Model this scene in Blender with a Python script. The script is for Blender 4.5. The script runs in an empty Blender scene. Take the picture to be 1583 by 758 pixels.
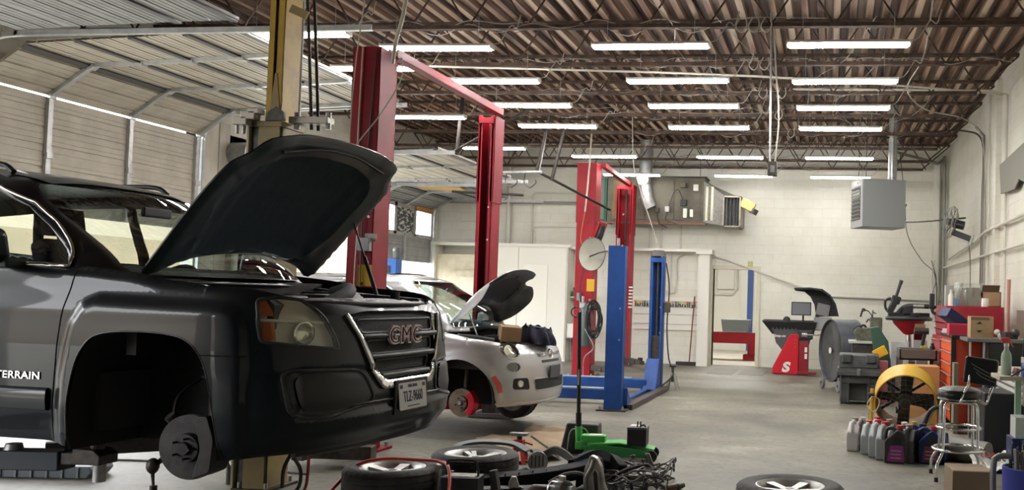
import bpy, bmesh, math, random
import numpy as np
from mathutils.kdtree import KDTree
from mathutils import Vector, Matrix, Euler
from mathutils.geometry import delaunay_2d_cdt

PI = math.pi
R = math.radians
scene = bpy.context.scene
COL = scene.collection

# ------------------------------------------------------------ camera
cam_data = bpy.data.cameras.new('camera')
cam_data.sensor_width = 36.0
cam_data.lens = 1450.0 / 1583.0 * 36.0
cam_data.shift_x = -0.19896
cam_data.shift_y = 0.0179
cam_data.clip_end = 300
cam = bpy.data.objects.new('camera', cam_data)
COL.objects.link(cam)
_yaw, _pitch, _roll = R(7.0), R(2.2), R(1.6)
_f = Vector((-math.sin(_yaw) * math.cos(_pitch), math.cos(_yaw) * math.cos(_pitch), math.sin(_pitch)))
_r = _f.cross(Vector((0, 0, 1))).normalized()
_u = _r.cross(_f)
_r2 = math.cos(_roll) * _r + math.sin(_roll) * _u
_u2 = -math.sin(_roll) * _r + math.cos(_roll) * _u
_m = Matrix((( _r2.x, _u2.x, -_f.x), (_r2.y, _u2.y, -_f.y), (_r2.z, _u2.z, -_f.z)))
cam.matrix_world = Matrix.Translation((0, 0, 1.45)) @ _m.to_4x4()
scene.camera = cam

# ------------------------------------------------------------ view, world
scene.view_settings.view_transform = 'Standard'
scene.view_settings.look = 'None'
scene.view_settings.gamma = 1.0
scene.view_settings.use_curve_mapping = False
scene.view_settings.exposure = 0.62
scene.cycles.use_denoising = True
scene.cycles.max_bounces = 8
scene.cycles.diffuse_bounces = 4
scene.cycles.glossy_bounces = 4
scene.cycles.transmission_bounces = 6
scene.cycles.transparent_max_bounces = 8
scene.cycles.sample_clamp_indirect = 6.0
scene.cycles.caustics_reflective = False
scene.cycles.caustics_refractive = False

SKY = 7.0
world = bpy.data.worlds.new('sky')
scene.world = world
world.use_nodes = True
wn = world.node_tree
bg = wn.nodes['Background']
tc = wn.nodes.new('ShaderNodeTexCoord')
sep = wn.nodes.new('ShaderNodeSeparateXYZ')
cr = wn.nodes.new('ShaderNodeValToRGB')
cr.color_ramp.elements[0].position = 0.45
cr.color_ramp.elements[0].color = (0.95, 0.97, 1.0, 1)
cr.color_ramp.elements[1].position = 1.0
cr.color_ramp.elements[1].color = (0.62, 0.78, 1.0, 1)
wn.links.new(tc.outputs['Generated'], sep.inputs[0])
wn.links.new(sep.outputs['Z'], cr.inputs[0])
wn.links.new(cr.outputs[0], bg.inputs['Color'])
bg.inputs['Strength'].default_value = SKY

TUBE = 66.0        # radiance of the fluorescent tubes

# daylight portals in the open garage doors guide the sky light indoors
def portal(y0, y1, z0, z1, x=-9.0):
    l = bpy.data.lights.new('door_daylight', 'AREA')
    l.shape = 'RECTANGLE'
    l.size = y1 - y0
    l.size_y = z1 - z0
    l.cycles.is_portal = True
    o = bpy.data.objects.new('door_daylight', l)
    COL.objects.link(o)
    o.matrix_world = Matrix.Translation((x, (y0 + y1) / 2, (z0 + z1) / 2)) @ Matrix(((0, 0, -1, 0), (1, 0, 0, 0), (0, -1, 0, 0), (0, 0, 0, 1)))
portal(-4.5, 0.5, 0, 3.7); portal(1.2, 4.4, 0, 3.7); portal(5.2, 8.7, 0, 3.7); portal(9.0, 12.2, 0, 2.3)
portal(13.5, 16.9, 0, 3.3); portal(17.4, 20.1, 0, 2.0)
def front_light():
    l = bpy.data.lights.new('sun', 'SUN')
    l.energy = 4.0
    l.angle = R(2.0)
    l.color = (1.0, 0.95, 0.86)
    o = bpy.data.objects.new('sun', l)
    COL.objects.link(o)
    o.rotation_euler = (R(-35), R(-30), 0)
front_light()

# ------------------------------------------------------------ materials
_mats = {}
def mat(name, col, rough=0.5, metal=0.0, col2=None, scale=8.0, mix=(0.4, 0.65), bump=0.0, bscale=40.0, coat=0.0,
        emit=None, estr=0.0, alpha=None, trans=0.0, ior=1.45, stretch=None, rough2=None, detail=5.0, spec=None):
    if name in _mats:
        return _mats[name]
    m = bpy.data.materials.new(name)
    m.use_nodes = True
    nt = m.node_tree
    b = nt.nodes['Principled BSDF']
    def c4(c):
        return (c[0], c[1], c[2], 1)
    b.inputs['Base Color'].default_value = c4(col)
    b.inputs['Roughness'].default_value = rough
    b.inputs['Metallic'].default_value = metal
    b.inputs['IOR'].default_value = ior
    b.inputs['Coat Weight'].default_value = coat
    b.inputs['Coat Roughness'].default_value = 0.04
    if spec is not None:
        b.inputs['Specular IOR Level'].default_value = spec
    if trans:
        b.inputs['Transmission Weight'].default_value = trans
    if emit:
        b.inputs['Emission Color'].default_value = c4(emit)
        b.inputs['Emission Strength'].default_value = estr
    vec = None
    if col2 or bump or rough2 is not None:
        t = nt.nodes.new('ShaderNodeTexCoord')
        mp = nt.nodes.new('ShaderNodeMapping')
        if stretch:
            mp.inputs['Scale'].default_value = stretch
        nt.links.new(t.outputs['Object'], mp.inputs[0])
        vec = mp.outputs[0]
    if col2 or rough2 is not None:
        n = nt.nodes.new('ShaderNodeTexNoise')
        n.inputs['Scale'].default_value = scale
        n.inputs['Detail'].default_value = detail
        n.inputs['Roughness'].default_value = 0.6
        nt.links.new(vec, n.inputs['Vector'])
        r_ = nt.nodes.new('ShaderNodeValToRGB')
        r_.color_ramp.elements[0].position = mix[0]
        r_.color_ramp.elements[1].position = mix[1]
        r_.color_ramp.elements[0].color = c4(col)
        r_.color_ramp.elements[1].color = c4(col2 or col)
        nt.links.new(n.outputs[0], r_.inputs[0])
        nt.links.new(r_.outputs[0], b.inputs['Base Color'])
        if rough2 is not None:
            mr = nt.nodes.new('ShaderNodeMapRange')
            mr.inputs['From Min'].default_value = mix[0]
            mr.inputs['From Max'].default_value = mix[1]
            mr.inputs['To Min'].default_value = rough
            mr.inputs['To Max'].default_value = rough2
            nt.links.new(n.outputs[0], mr.inputs[0])
            nt.links.new(mr.outputs[0], b.inputs['Roughness'])
    if bump:
        n2 = nt.nodes.new('ShaderNodeTexNoise')
        n2.inputs['Scale'].default_value = bscale
        n2.inputs['Detail'].default_value = 3
        nt.links.new(vec, n2.inputs['Vector'])
        bp = nt.nodes.new('ShaderNodeBump')
        bp.inputs['Strength'].default_value = bump
        bp.inputs['Distance'].default_value = 0.02
        nt.links.new(n2.outputs[0], bp.inputs['Height'])
        nt.links.new(bp.outputs[0], b.inputs['Normal'])
    _mats[name] = m
    return m

def block_wall_mat(name, col, axis):
    m = bpy.data.materials.new(name)
    m.use_nodes = True
    nt = m.node_tree
    b = nt.nodes['Principled BSDF']
    b.inputs['Roughness'].default_value = 0.55
    t = nt.nodes.new('ShaderNodeTexCoord')
    s = nt.nodes.new('ShaderNodeSeparateXYZ')
    c = nt.nodes.new('ShaderNodeCombineXYZ')
    nt.links.new(t.outputs['Object'], s.inputs[0])
    nt.links.new(s.outputs['X' if axis == 'x' else 'Y'], c.inputs[0])
    nt.links.new(s.outputs['Z'], c.inputs[1])
    br = nt.nodes.new('ShaderNodeTexBrick')
    br.inputs['Scale'].default_value = 1.0
    br.inputs['Brick Width'].default_value = 0.42
    br.inputs['Row Height'].default_value = 0.205
    br.inputs['Mortar Size'].default_value = 0.007
    br.inputs['Mortar Smooth'].default_value = 0.6
    br.inputs['Color1'].default_value = (*col, 1)
    br.inputs['Color2'].default_value = (col[0] * 0.97, col[1] * 0.97, col[2] * 0.95, 1)
    br.inputs['Mortar'].default_value = (col[0] * 0.90, col[1] * 0.90, col[2] * 0.88, 1)
    nt.links.new(c.outputs[0], br.inputs['Vector'])
    n = nt.nodes.new('ShaderNodeTexNoise')
    n.inputs['Scale'].default_value = 0.8
    n.inputs['Detail'].default_value = 8
    n.inputs['Roughness'].default_value = 0.7
    nt.links.new(t.outputs['Object'], n.inputs['Vector'])
    rp = nt.nodes.new('ShaderNodeValToRGB')
    rp.color_ramp.elements[0].position = 0.3
    rp.color_ramp.elements[0].color = (0.86, 0.84, 0.78, 1)
    rp.color_ramp.elements[1].position = 0.6
    rp.color_ramp.elements[1].color = (1, 1, 1, 1)
    nt.links.new(n.outputs[0], rp.inputs[0])
    mx = nt.nodes.new('ShaderNodeMix')
    mx.data_type = 'RGBA'
    mx.blend_type = 'MULTIPLY'
    mx.inputs[0].default_value = 1.0
    nt.links.new(br.outputs['Color'], mx.inputs[6])
    nt.links.new(rp.outputs[0], mx.inputs[7])
    nt.links.new(mx.outputs[2], b.inputs['Base Color'])
    bp = nt.nodes.new('ShaderNodeBump')
    bp.invert = True
    bp.inputs['Strength'].default_value = 0.35
    bp.inputs['Distance'].default_value = 0.006
    nt.links.new(br.outputs['Fac'], bp.inputs['Height'])
    nt.links.new(bp.outputs[0], b.inputs['Normal'])
    return m

def floor_mat():
    m = bpy.data.materials.new('worn_concrete')
    m.use_nodes = True
    nt = m.node_tree
    b = nt.nodes['Principled BSDF']
    t = nt.nodes.new('ShaderNodeTexCoord')
    mp = nt.nodes.new('ShaderNodeMapping')
    mp.inputs['Scale'].default_value = (0.7, 1.0, 1.0)
    nt.links.new(t.outputs['Object'], mp.inputs[0])
    n = nt.nodes.new('ShaderNodeTexNoise')
    n.inputs['Scale'].default_value = 0.75
    n.inputs['Detail'].default_value = 11
    n.inputs['Roughness'].default_value = 0.68
    n.inputs['Distortion'].default_value = 0.6
    nt.links.new(mp.outputs[0], n.inputs['Vector'])
    rp = nt.nodes.new('ShaderNodeValToRGB')
    e = rp.color_ramp.elements
    e[0].position = 0.36; e[0].color = (0.060, 0.054, 0.041, 1)
    e[1].position = 0.66; e[1].color = (0.30, 0.285, 0.235, 1)
    k = e.new(0.46); k.color = (0.125, 0.115, 0.090, 1)
    k = e.new(0.56); k.color = (0.185, 0.173, 0.138, 1)
    nt.links.new(n.outputs[0], rp.inputs[0])
    n2 = nt.nodes.new('ShaderNodeTexNoise')
    n2.inputs['Scale'].default_value = 14
    n2.inputs['Detail'].default_value = 6
    nt.links.new(t.outputs['Object'], n2.inputs['Vector'])
    rp2 = nt.nodes.new('ShaderNodeValToRGB')
    rp2.color_ramp.elements[0].position = 0.33
    rp2.color_ramp.elements[0].color = (0.62, 0.6, 0.56, 1)
    rp2.color_ramp.elements[1].position = 0.5
    rp2.color_ramp.elements[1].color = (1, 1, 1, 1)
    nt.links.new(n2.outputs[0], rp2.inputs[0])
    mx = nt.nodes.new('ShaderNodeMix')
    mx.data_type = 'RGBA'
    mx.blend_type = 'MULTIPLY'
    mx.inputs[0].default_value = 0.75
    nt.links.new(rp.outputs[0], mx.inputs[6])
    nt.links.new(rp2.outputs[0], mx.inputs[7])
    nt.links.new(mx.outputs[2], b.inputs['Base Color'])
    mr = nt.nodes.new('ShaderNodeMapRange')
    mr.inputs['From Min'].default_value = 0.3
    mr.inputs['From Max'].default_value = 0.7
    mr.inputs['To Min'].default_value = 0.42
    mr.inputs['To Max'].default_value = 0.68
    nt.links.new(n.outputs[0], mr.inputs[0])
    nt.links.new(mr.outputs[0], b.inputs['Roughness'])
    bp = nt.nodes.new('ShaderNodeBump')
    bp.inputs['Strength'].default_value = 0.25
    bp.inputs['Distance'].default_value = 0.01
    nt.links.new(n2.outputs[0], bp.inputs['Height'])
    nt.links.new(bp.outputs[0], b.inputs['Normal'])
    return m

# ------------------------------------------------------------ geometry helpers
class MB:
    """collects shapes for ONE mesh object"""
    def __init__(s):
        s.v = []; s.f = []; s.mi = []
        s.cur = 0
    def add(s, vs, fs):
        o = len(s.v)
        s.v += [tuple(p) for p in vs]
        s.f += [tuple(i + o for i in f) for f in fs]
        s.mi += [s.cur] * len(fs)
        return s
    def box(s, c, d, rot=None, taper=1.0):
        hx, hy, hz = d[0] / 2, d[1] / 2, d[2] / 2
        vs = []
        for z in (-1, 1):
            k = taper if z > 0 else 1.0
            for x, y in ((-1, -1), (1, -1), (1, 1), (-1, 1)):
                vs.append(Vector((x * hx * k, y * hy * k, z * hz)))
        if rot is not None:
            e = Euler(rot).to_matrix() if not isinstance(rot, Matrix) else rot
            vs = [e @ p for p in vs]
        c = Vector(c)
        vs = [p + c for p in vs]
        return s.add(vs, [(3, 2, 1, 0), (4, 5, 6, 7), (0, 1, 5, 4), (1, 2, 6, 5), (2, 3, 7, 6), (3, 0, 4, 7)])
    def lohi(s, lo, hi):
        return s.box([(a + b) / 2 for a, b in zip(lo, hi)], [abs(b - a) for a, b in zip(lo, hi)])
    def cyl(s, p0, p1, r0, r1=None, n=16, cap=True):
        r1 = r0 if r1 is None else r1
        p0, p1 = Vector(p0), Vector(p1)
        d = (p1 - p0).normalized()
        a = d.orthogonal().normalized()
        b = d.cross(a)
        vs = []
        for p, r in ((p0, r0), (p1, r1)):
            for i in range(n):
                t = 2 * PI * i / n
                vs.append(p + a * (r * math.cos(t)) + b * (r * math.sin(t)))
        fs = [(i, (i + 1) % n, n + (i + 1) % n, n + i) for i in range(n)]
        if cap:
            fs += [tuple(range(n - 1, -1, -1)), tuple(range(n, 2 * n))]
        return s.add(vs, fs)
    def tube(s, pts, r, n=8, closed=False, smooth=0, cap=True):
        pts = [Vector(p) for p in pts]
        if smooth:
            pts = catmull(pts, smooth, closed)
        N = len(pts)
        rs = r if isinstance(r, (list, tuple)) else None
        vs = []
        pa = None
        for i, p in enumerate(pts):
            if closed:
                d = (pts[(i + 1) % N] - pts[i - 1])
            else:
                d = pts[min(i + 1, N - 1)] - pts[max(i - 1, 0)]
            if d.length < 1e-9:
                d = Vector((0, 0, 1))
            d.normalize()
            if pa is None:
                a = d.orthogonal().normalized()
            else:
                a = pa - d * pa.dot(d)
                if a.length < 1e-6:
                    a = d.orthogonal()
                a.normalize()
            pa = a
            b = d.cross(a)
            rr = (rs[int(i * (len(rs) - 1) / max(N - 1, 1))] if rs else r)
            for k in range(n):
                t = 2 * PI * k / n
                vs.append(p + a * (rr * math.cos(t)) + b * (rr * math.sin(t)))
        fs = []
        M = N if closed else N - 1
        for i in range(M):
            j = (i + 1) % N
            for k in range(n):
                l = (k + 1) % n
                fs.append((i * n + k, i * n + l, j * n + l, j * n + k))
        if cap and not closed:
            fs.append(tuple(range(n - 1, -1, -1)))
            fs.append(tuple((N - 1) * n + k for k in range(n)))
        return s.add(vs, fs)
    def lathe(s, prof, c=(0, 0, 0), axis=(0, 0, 1), n=24, closed=False, arc=None):
        """prof: (r, h) pairs; h along axis"""
        ax = Vector(axis).normalized()
        a = ax.orthogonal().normalized() if abs(ax.z) < 0.99 else Vector((1, 0, 0))
        b = ax.cross(a)
        c = Vector(c)
        vs = []
        m = len(prof)
        for i in range(n):
            t = 2 * PI * i / n
            for r, h in prof:
                vs.append(c + ax * h + a * (r * math.cos(t)) + b * (r * math.sin(t)))
        fs = []
        for i in range(n):
            j = (i + 1) % n
            for k in range(m if closed else m - 1):
                l = (k + 1) % m
                fs.append((i * m + k, j * m + k, j * m + l, i * m + l))
        if not closed:
            if prof[0][0] > 1e-5:
                fs.append(tuple(i * m for i in range(n)))
            if prof[-1][0] > 1e-5:
                fs.append(tuple(i * m + m - 1 for i in range(n - 1, -1, -1)))
        return s.add(vs, fs)
    def prism(s, poly, a0, a1, axis='y'):
        """extrude a 2-D outline; poly in (x,z) for axis y, (y,z) for x, (x,y) for z"""
        def P(p, a):
            return {'y': (p[0], a, p[1]), 'x': (a, p[0], p[1]), 'z': (p[0], p[1], a)}[axis]
        n = len(poly)
        vs = [P(p, a0) for p in poly] + [P(p, a1) for p in poly]
        fs = [(i, (i + 1) % n, n + (i + 1) % n, n + i) for i in range(n)]
        fs += [tuple(range(n - 1, -1, -1)), tuple(range(n, 2 * n))]
        return s.add(vs, fs)
    def grid(s, fn, nu, nv):
        vs = [fn(i / nu, j / nv) for i in range(nu + 1) for j in range(nv + 1)]
        fs = [(i * (nv + 1) + j, (i + 1) * (nv + 1) + j, (i + 1) * (nv + 1) + j + 1, i * (nv + 1) + j + 1) for i in range(nu) for j in range(nv)]
        return s.add(vs, fs)
    def ball(s, c, r, n=12, sc=(1, 1, 1)):
        prof = [(r * math.sin(PI * i / (n // 2 + 2)), -r * math.cos(PI * i / (n // 2 + 2))) for i in range(n // 2 + 3)]
        prof[0] = (0, -r); prof[-1] = (0, r)
        o = len(s.v)
        s.lathe(prof, (0, 0, 0), (0, 0, 1), n)
        for i in range(o, len(s.v)):
            p = s.v[i]
            s.v[i] = (p[0] * sc[0] + c[0], p[1] * sc[1] + c[1], p[2] * sc[2] + c[2])
        return s
    def xform(s, M, start=0):
        for i in range(start, len(s.v)):
            s.v[i] = tuple(M @ Vector(s.v[i]))
        return s
    def build(s, name, m, parent=None, loc=None, rot=None, smooth=None, bevel=0, bseg=2, solid=0, subsurf=0):
        me = bpy.data.meshes.new(name)
        me.from_pydata(s.v, [], s.f)
        me.update()
        bm = bmesh.new()
        bm.from_mesh(me)
        bmesh.ops.recalc_face_normals(bm, faces=bm.faces)
        bm.to_mesh(me)
        bm.free()
        ms = m if isinstance(m, (list, tuple)) else [m]
        for q in ms:
            me.materials.append(q)
        if len(ms) > 1:
            for p, i in zip(me.polygons, s.mi):
                p.material_index = i
        if smooth:
            me.polygons.foreach_set('use_smooth', [True] * len(me.polygons))
            me.set_sharp_from_angle(angle=R(smooth))
        o = bpy.data.objects.new(name, me)
        COL.objects.link(o)
        if parent:
            o.parent = parent
        if loc is not None:
            o.location = loc
        if rot is not None:
            o.rotation_euler = rot
        if solid:
            md = o.modifiers.new('solid', 'SOLIDIFY'); md.thickness = solid; md.offset = 0
        if bevel:
            md = o.modifiers.new('bevel', 'BEVEL'); md.width = bevel; md.segments = bseg; md.limit_method = 'ANGLE'; md.angle_limit = R(35)
            if not smooth:
                me.polygons.foreach_set('use_smooth', [True] * len(me.polygons))
                md.harden_normals = True
        if subsurf:
            md = o.modifiers.new('sub', 'SUBSURF'); md.levels = subsurf; md.render_levels = subsurf
            me.polygons.foreach_set('use_smooth', [True] * len(me.polygons))
        return o

def catmull(pts, k, closed=False):
    pts = [Vector(p) for p in pts]
    n = len(pts)
    out = []
    rng = range(n) if closed else range(n - 1)
    for i in rng:
        p1, p2 = pts[i], pts[(i + 1) % n]
        p0 = pts[i - 1] if (closed or i > 0) else p1 * 2 - p2
        p3 = pts[(i + 2) % n] if (closed or i + 2 < n) else p2 * 2 - p1
        for j in range(k):
            t = j / k
            out.append(0.5 * ((2 * p1) + (p2 - p0) * t + (2 * p0 - 5 * p1 + 4 * p2 - p3) * t * t + (3 * p1 - p0 - 3 * p2 + p3) * t ** 3))
    if not closed:
        out.append(pts[-1])
    return out

def thing(name, label, cat, loc=(0, 0, 0), rot=(0, 0, 0), group=None):
    o = bpy.data.objects.new(name, None)
    o.empty_display_size = 0.1
    COL.objects.link(o)
    o.location = loc
    o.rotation_euler = rot if isinstance(rot, (tuple, list)) else (0, 0, rot)
    o['label'] = label
    o['category'] = cat
    if group:
        o['group'] = group
    return o

def tag(o, label, cat, group=None):
    o['label'] = label
    o['category'] = cat
    if group:
        o['group'] = group
    return o

def struct(o):
    o['kind'] = 'structure'
    return o

def lab(o, text):
    o['label'] = text
    return o

def dup(root, loc=None, rot=None, label=None, group=None):
    r = root.copy()
    COL.objects.link(r)
    if loc is not None:
        r.location = loc
    if rot is not None:
        r.rotation_euler = rot if isinstance(rot, (tuple, list)) else (0, 0, rot)
    if label:
        r['label'] = label
    if group:
        r['group'] = group
    for ch in list(root.children):
        c = ch.copy(); COL.objects.link(c); c.parent = r
        for g in list(ch.children):
            d = g.copy(); COL.objects.link(d); d.parent = c
    return r

def cable(name, pts, r, m, label, cat='cable', group=None, smooth=6, n=5, parent=None):
    o = MB().tube(pts, r, n=n, smooth=smooth).build(name, m, parent=parent, smooth=60)
    if parent is None:
        tag(o, label, cat, group)
    elif label:
        o['label'] = label
    return o

def text_part(name, body, size, m, parent, loc, rot, extrude=0.002, align='CENTER', sx=1.0, shear=0.0, bold=0.0, spacing=1.0, label=None):
    """lettering turned into a mesh part"""
    cu = bpy.data.curves.new(name, 'FONT')
    cu.body = body
    cu.size = size
    cu.align_x = align
    cu.align_y = 'CENTER'
    cu.extrude = extrude
    cu.shear = shear
    cu.offset = bold
    cu.space_character = spacing
    tmp = bpy.data.objects.new('tmp', cu)
    COL.objects.link(tmp)
    dg = bpy.context.evaluated_depsgraph_get()
    me = bpy.data.meshes.new_from_object(tmp.evaluated_get(dg))
    bpy.data.objects.remove(tmp)
    me.materials.clear()
    me.materials.append(m)
    for v in me.vertices:
        v.co.x *= sx
    o = bpy.data.objects.new(name, me)
    COL.objects.link(o)
    if parent:
        o.parent = parent
    o.location = loc
    o.rotation_euler = rot
    if label:
        o['label'] = label
    return o

random.seed(7)
# common materials
M_STEEL = mat('galvanised_steel', (0.42, 0.43, 0.43), 0.45, 0.7, (0.30, 0.31, 0.31), 14)
M_CHROME = mat('chrome', (0.80, 0.80, 0.80), 0.12, 1.0)
M_BLACK = mat('black_plastic', (0.018, 0.019, 0.021), 0.45)
M_RUBBER = mat('black_rubber', (0.022, 0.022, 0.023), 0.75, bump=0.15, bscale=60)
M_WHITE = mat('white_paint', (0.74, 0.73, 0.67), 0.5)
M_IRON = mat('rusty_iron', (0.045, 0.030, 0.024), 0.7, 0.2, (0.12, 0.07, 0.045), 6)
M_CABLEW = mat('white_cable', (0.40, 0.38, 0.33), 0.5)
M_CABLEB = mat('black_cable', (0.03, 0.028, 0.026), 0.5)
M_CARD = mat('cardboard', (0.42, 0.29, 0.17), 0.8, 0, (0.36, 0.24, 0.13), 5)
M_RED = mat('lift_red', (0.24, 0.004, 0.014), 0.5, 0, (0.17, 0.004, 0.010), 3, spec=0.3)
M_BLUE = mat('lift_blue', (0.015, 0.060, 0.24), 0.45, 0, (0.010, 0.045, 0.18), 4, spec=0.35)
M_GREYM = mat('grey_metal', (0.22, 0.22, 0.22), 0.45, 0.5)
M_DARKM = mat('dark_metal', (0.05, 0.05, 0.052), 0.45, 0.5, (0.09, 0.075, 0.06), 20)

# ------------------------------------------------------------ the room
XL, XR, YB, ZC = -8.95, 2.45, 20.5, 4.90
m_wallx = block_wall_mat('painted_block_x', (0.76, 0.755, 0.69), 'x')
m_wally = block_wall_mat('painted_block_y', (0.76, 0.755, 0.69), 'y')
struct(MB().grid(lambda u, v: (XL + (XR - XL) * u, -4.5 + (YB + 0.25 + 4.5) * v, 0), 4, 4).build('floor', floor_mat()))
struct(MB().lohi((-2.35, 18.2, 0.0), (-1.85, 19.6, 0.004)).lohi((-1.75, 18.2, 0.0), (-1.25, 19.6, 0.004)).build('trim_20', mat('patched_concrete', (0.13, 0.12, 0.095), 0.6)))
# ground outside the open doors
struct(MB().lohi((-90, -60, -0.5), (XL, 90, -0.02)).build('ground', mat('pale_asphalt', (0.46, 0.41, 0.33), 0.9, 0, (0.36, 0.33, 0.28), 0.3)))
# back wall with the doorway to the next room (x -2.56..-1.58, z 0..2.12) and the thick pier left of it
DX0, DX1, DZ = -2.56, -1.60, 2.12
w = MB()
w.lohi((XL - 0.2, YB, 0), (DX0, YB + 0.25, 5.1))
w.lohi((DX1, YB, 0), (XR + 0.2, YB + 0.25, 5.1))
w.lohi((DX0, YB, DZ), (DX1, YB + 0.25, 5.1))
struct(w.build('wall_back', m_wallx))
struct(MB().lohi((XR, -4.5, 0), (XR + 0.2, YB + 0.25, 5.1)).build('wall_right', m_wally))
w = MB()
for y0, y1 in ((0.6, 1.1), (4.5, 5.1), (8.75, 8.95), (12.25, 13.45), (16.95, 17.35), (20.2, YB)):
    w.lohi((XL - 0.2, y0, 0), (XL, y1, 3.7))
w.lohi((XL - 0.2, 12.25, 3.4), (XL, YB, 3.7))
w.lohi((XL - 0.2, -4.5, 3.7), (XL, YB, 5.1))
struct(w.build('wall_left', m_wally))
# unseen front wall behind the camera, made dark to cut car reflections
struct(MB().lohi((XL - 0.2, -4.7, 0), (XR + 0.2, -4.5, 5.1)).build('wall_front', mat('dark_unseen_wall', (0.07, 0.065, 0.06), 0.8)))

# corrugated roof deck
def deck():
    per, dep = 0.19, 0.06
    xs = []
    x = XL - 0.2
    while x < XR + 0.2:
        xs += [(x, 0), (x + 0.075, 0), (x + 0.095, dep), (x + 0.170, dep)]
        x += per
    m = MB()
    y0, y1 = -4.6, YB + 0.2
    vs = [(a, y0, ZC + h) for a, h in xs] + [(a, y1, ZC + h) for a, h in xs]
    n = len(xs)
    for i in range(n - 1):
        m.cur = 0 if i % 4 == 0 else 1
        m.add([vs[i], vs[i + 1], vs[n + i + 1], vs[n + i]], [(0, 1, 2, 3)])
    mt = bpy.data.materials.new('rusty_deck')
    mt.use_nodes = True
    nt = mt.node_tree
    b = nt.nodes['Principled BSDF']
    b.inputs['Roughness'].default_value = 0.6
    t = nt.nodes.new('ShaderNodeTexCoord')
    mp = nt.nodes.new('ShaderNodeMapping')
    mp.inputs['Scale'].default_value = (3.0, 0.14, 4)
    nt.links.new(t.outputs['Object'], mp.inputs[0])
    nz = nt.nodes.new('ShaderNodeTexNoise')
    nz.inputs['Scale'].default_value = 2.2
    nz.inputs['Detail'].default_value = 7
    nt.links.new(mp.outputs[0], nz.inputs['Vector'])
    rp = nt.nodes.new('ShaderNodeValToRGB')
    e = rp.color_ramp.elements
    e[0].position = 0.38; e[0].color = (0.09, 0.045, 0.03, 1)
    e[1].position = 0.62; e[1].color = (0.62, 0.50, 0.38, 1)
    k = e.new(0.5); k.color = (0.33, 0.20, 0.135, 1)
    nt.links.new(nz.outputs[0], rp.inputs[0])
    nt.links.new(rp.outputs[0], b.inputs['Base Color'])
    mt2 = mt.copy()  # rusty copy darkened so the flutes carry shade in their colour
    mt2.name = 'shaded_rusty_flutes'
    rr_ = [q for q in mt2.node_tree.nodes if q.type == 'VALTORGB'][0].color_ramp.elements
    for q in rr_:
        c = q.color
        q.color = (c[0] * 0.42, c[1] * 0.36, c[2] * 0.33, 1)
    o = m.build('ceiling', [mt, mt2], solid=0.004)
    return struct(o)
deck()
struct(MB().lohi((XL - 0.3, -4.8, ZC + 0.06), (XR + 0.3, YB + 0.3, ZC + 0.2)).build('ceiling_slab', M_GREYM))

# open-web joists
def joist(y):
    m = MB()
    zt, zb = ZC - 0.02, 4.33
    for s in (-1, 1):
        m.lohi((XL, y + s * 0.012, zt - 0.045), (XR, y + s * 0.045, zt - 0.01))
        m.lohi((XL + 0.35, y + s * 0.010, zb - 0.022), (XR - 0.55, y + s * 0.038, zb + 0.022))
    x = XL + 0.35
    k = 0
    while x < XR - 0.6:
        m.cyl((x, y, zb if k % 2 == 0 else zt - 0.03), (x + 0.33, y, zt - 0.03 if k % 2 == 0 else zb), 0.011, n=6)
        x += 0.33
        k += 1
    m.cyl((XR - 0.58, y, zb), (XR, y, zt - 0.04), 0.014, n=6)
    m.cyl((XL + 0.38, y, zb), (XL, y, zt - 0.04), 0.014, n=6)
    o = m.build('ceiling_joist', M_IRON)
    return struct(o)
for y in (1.9, 3.45, 5.0, 6.6, 8.15, 9.7, 11.3, 12.9, 14.45, 16.0, 17.55, 19.1, 20.25):
    joist(y)

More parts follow.
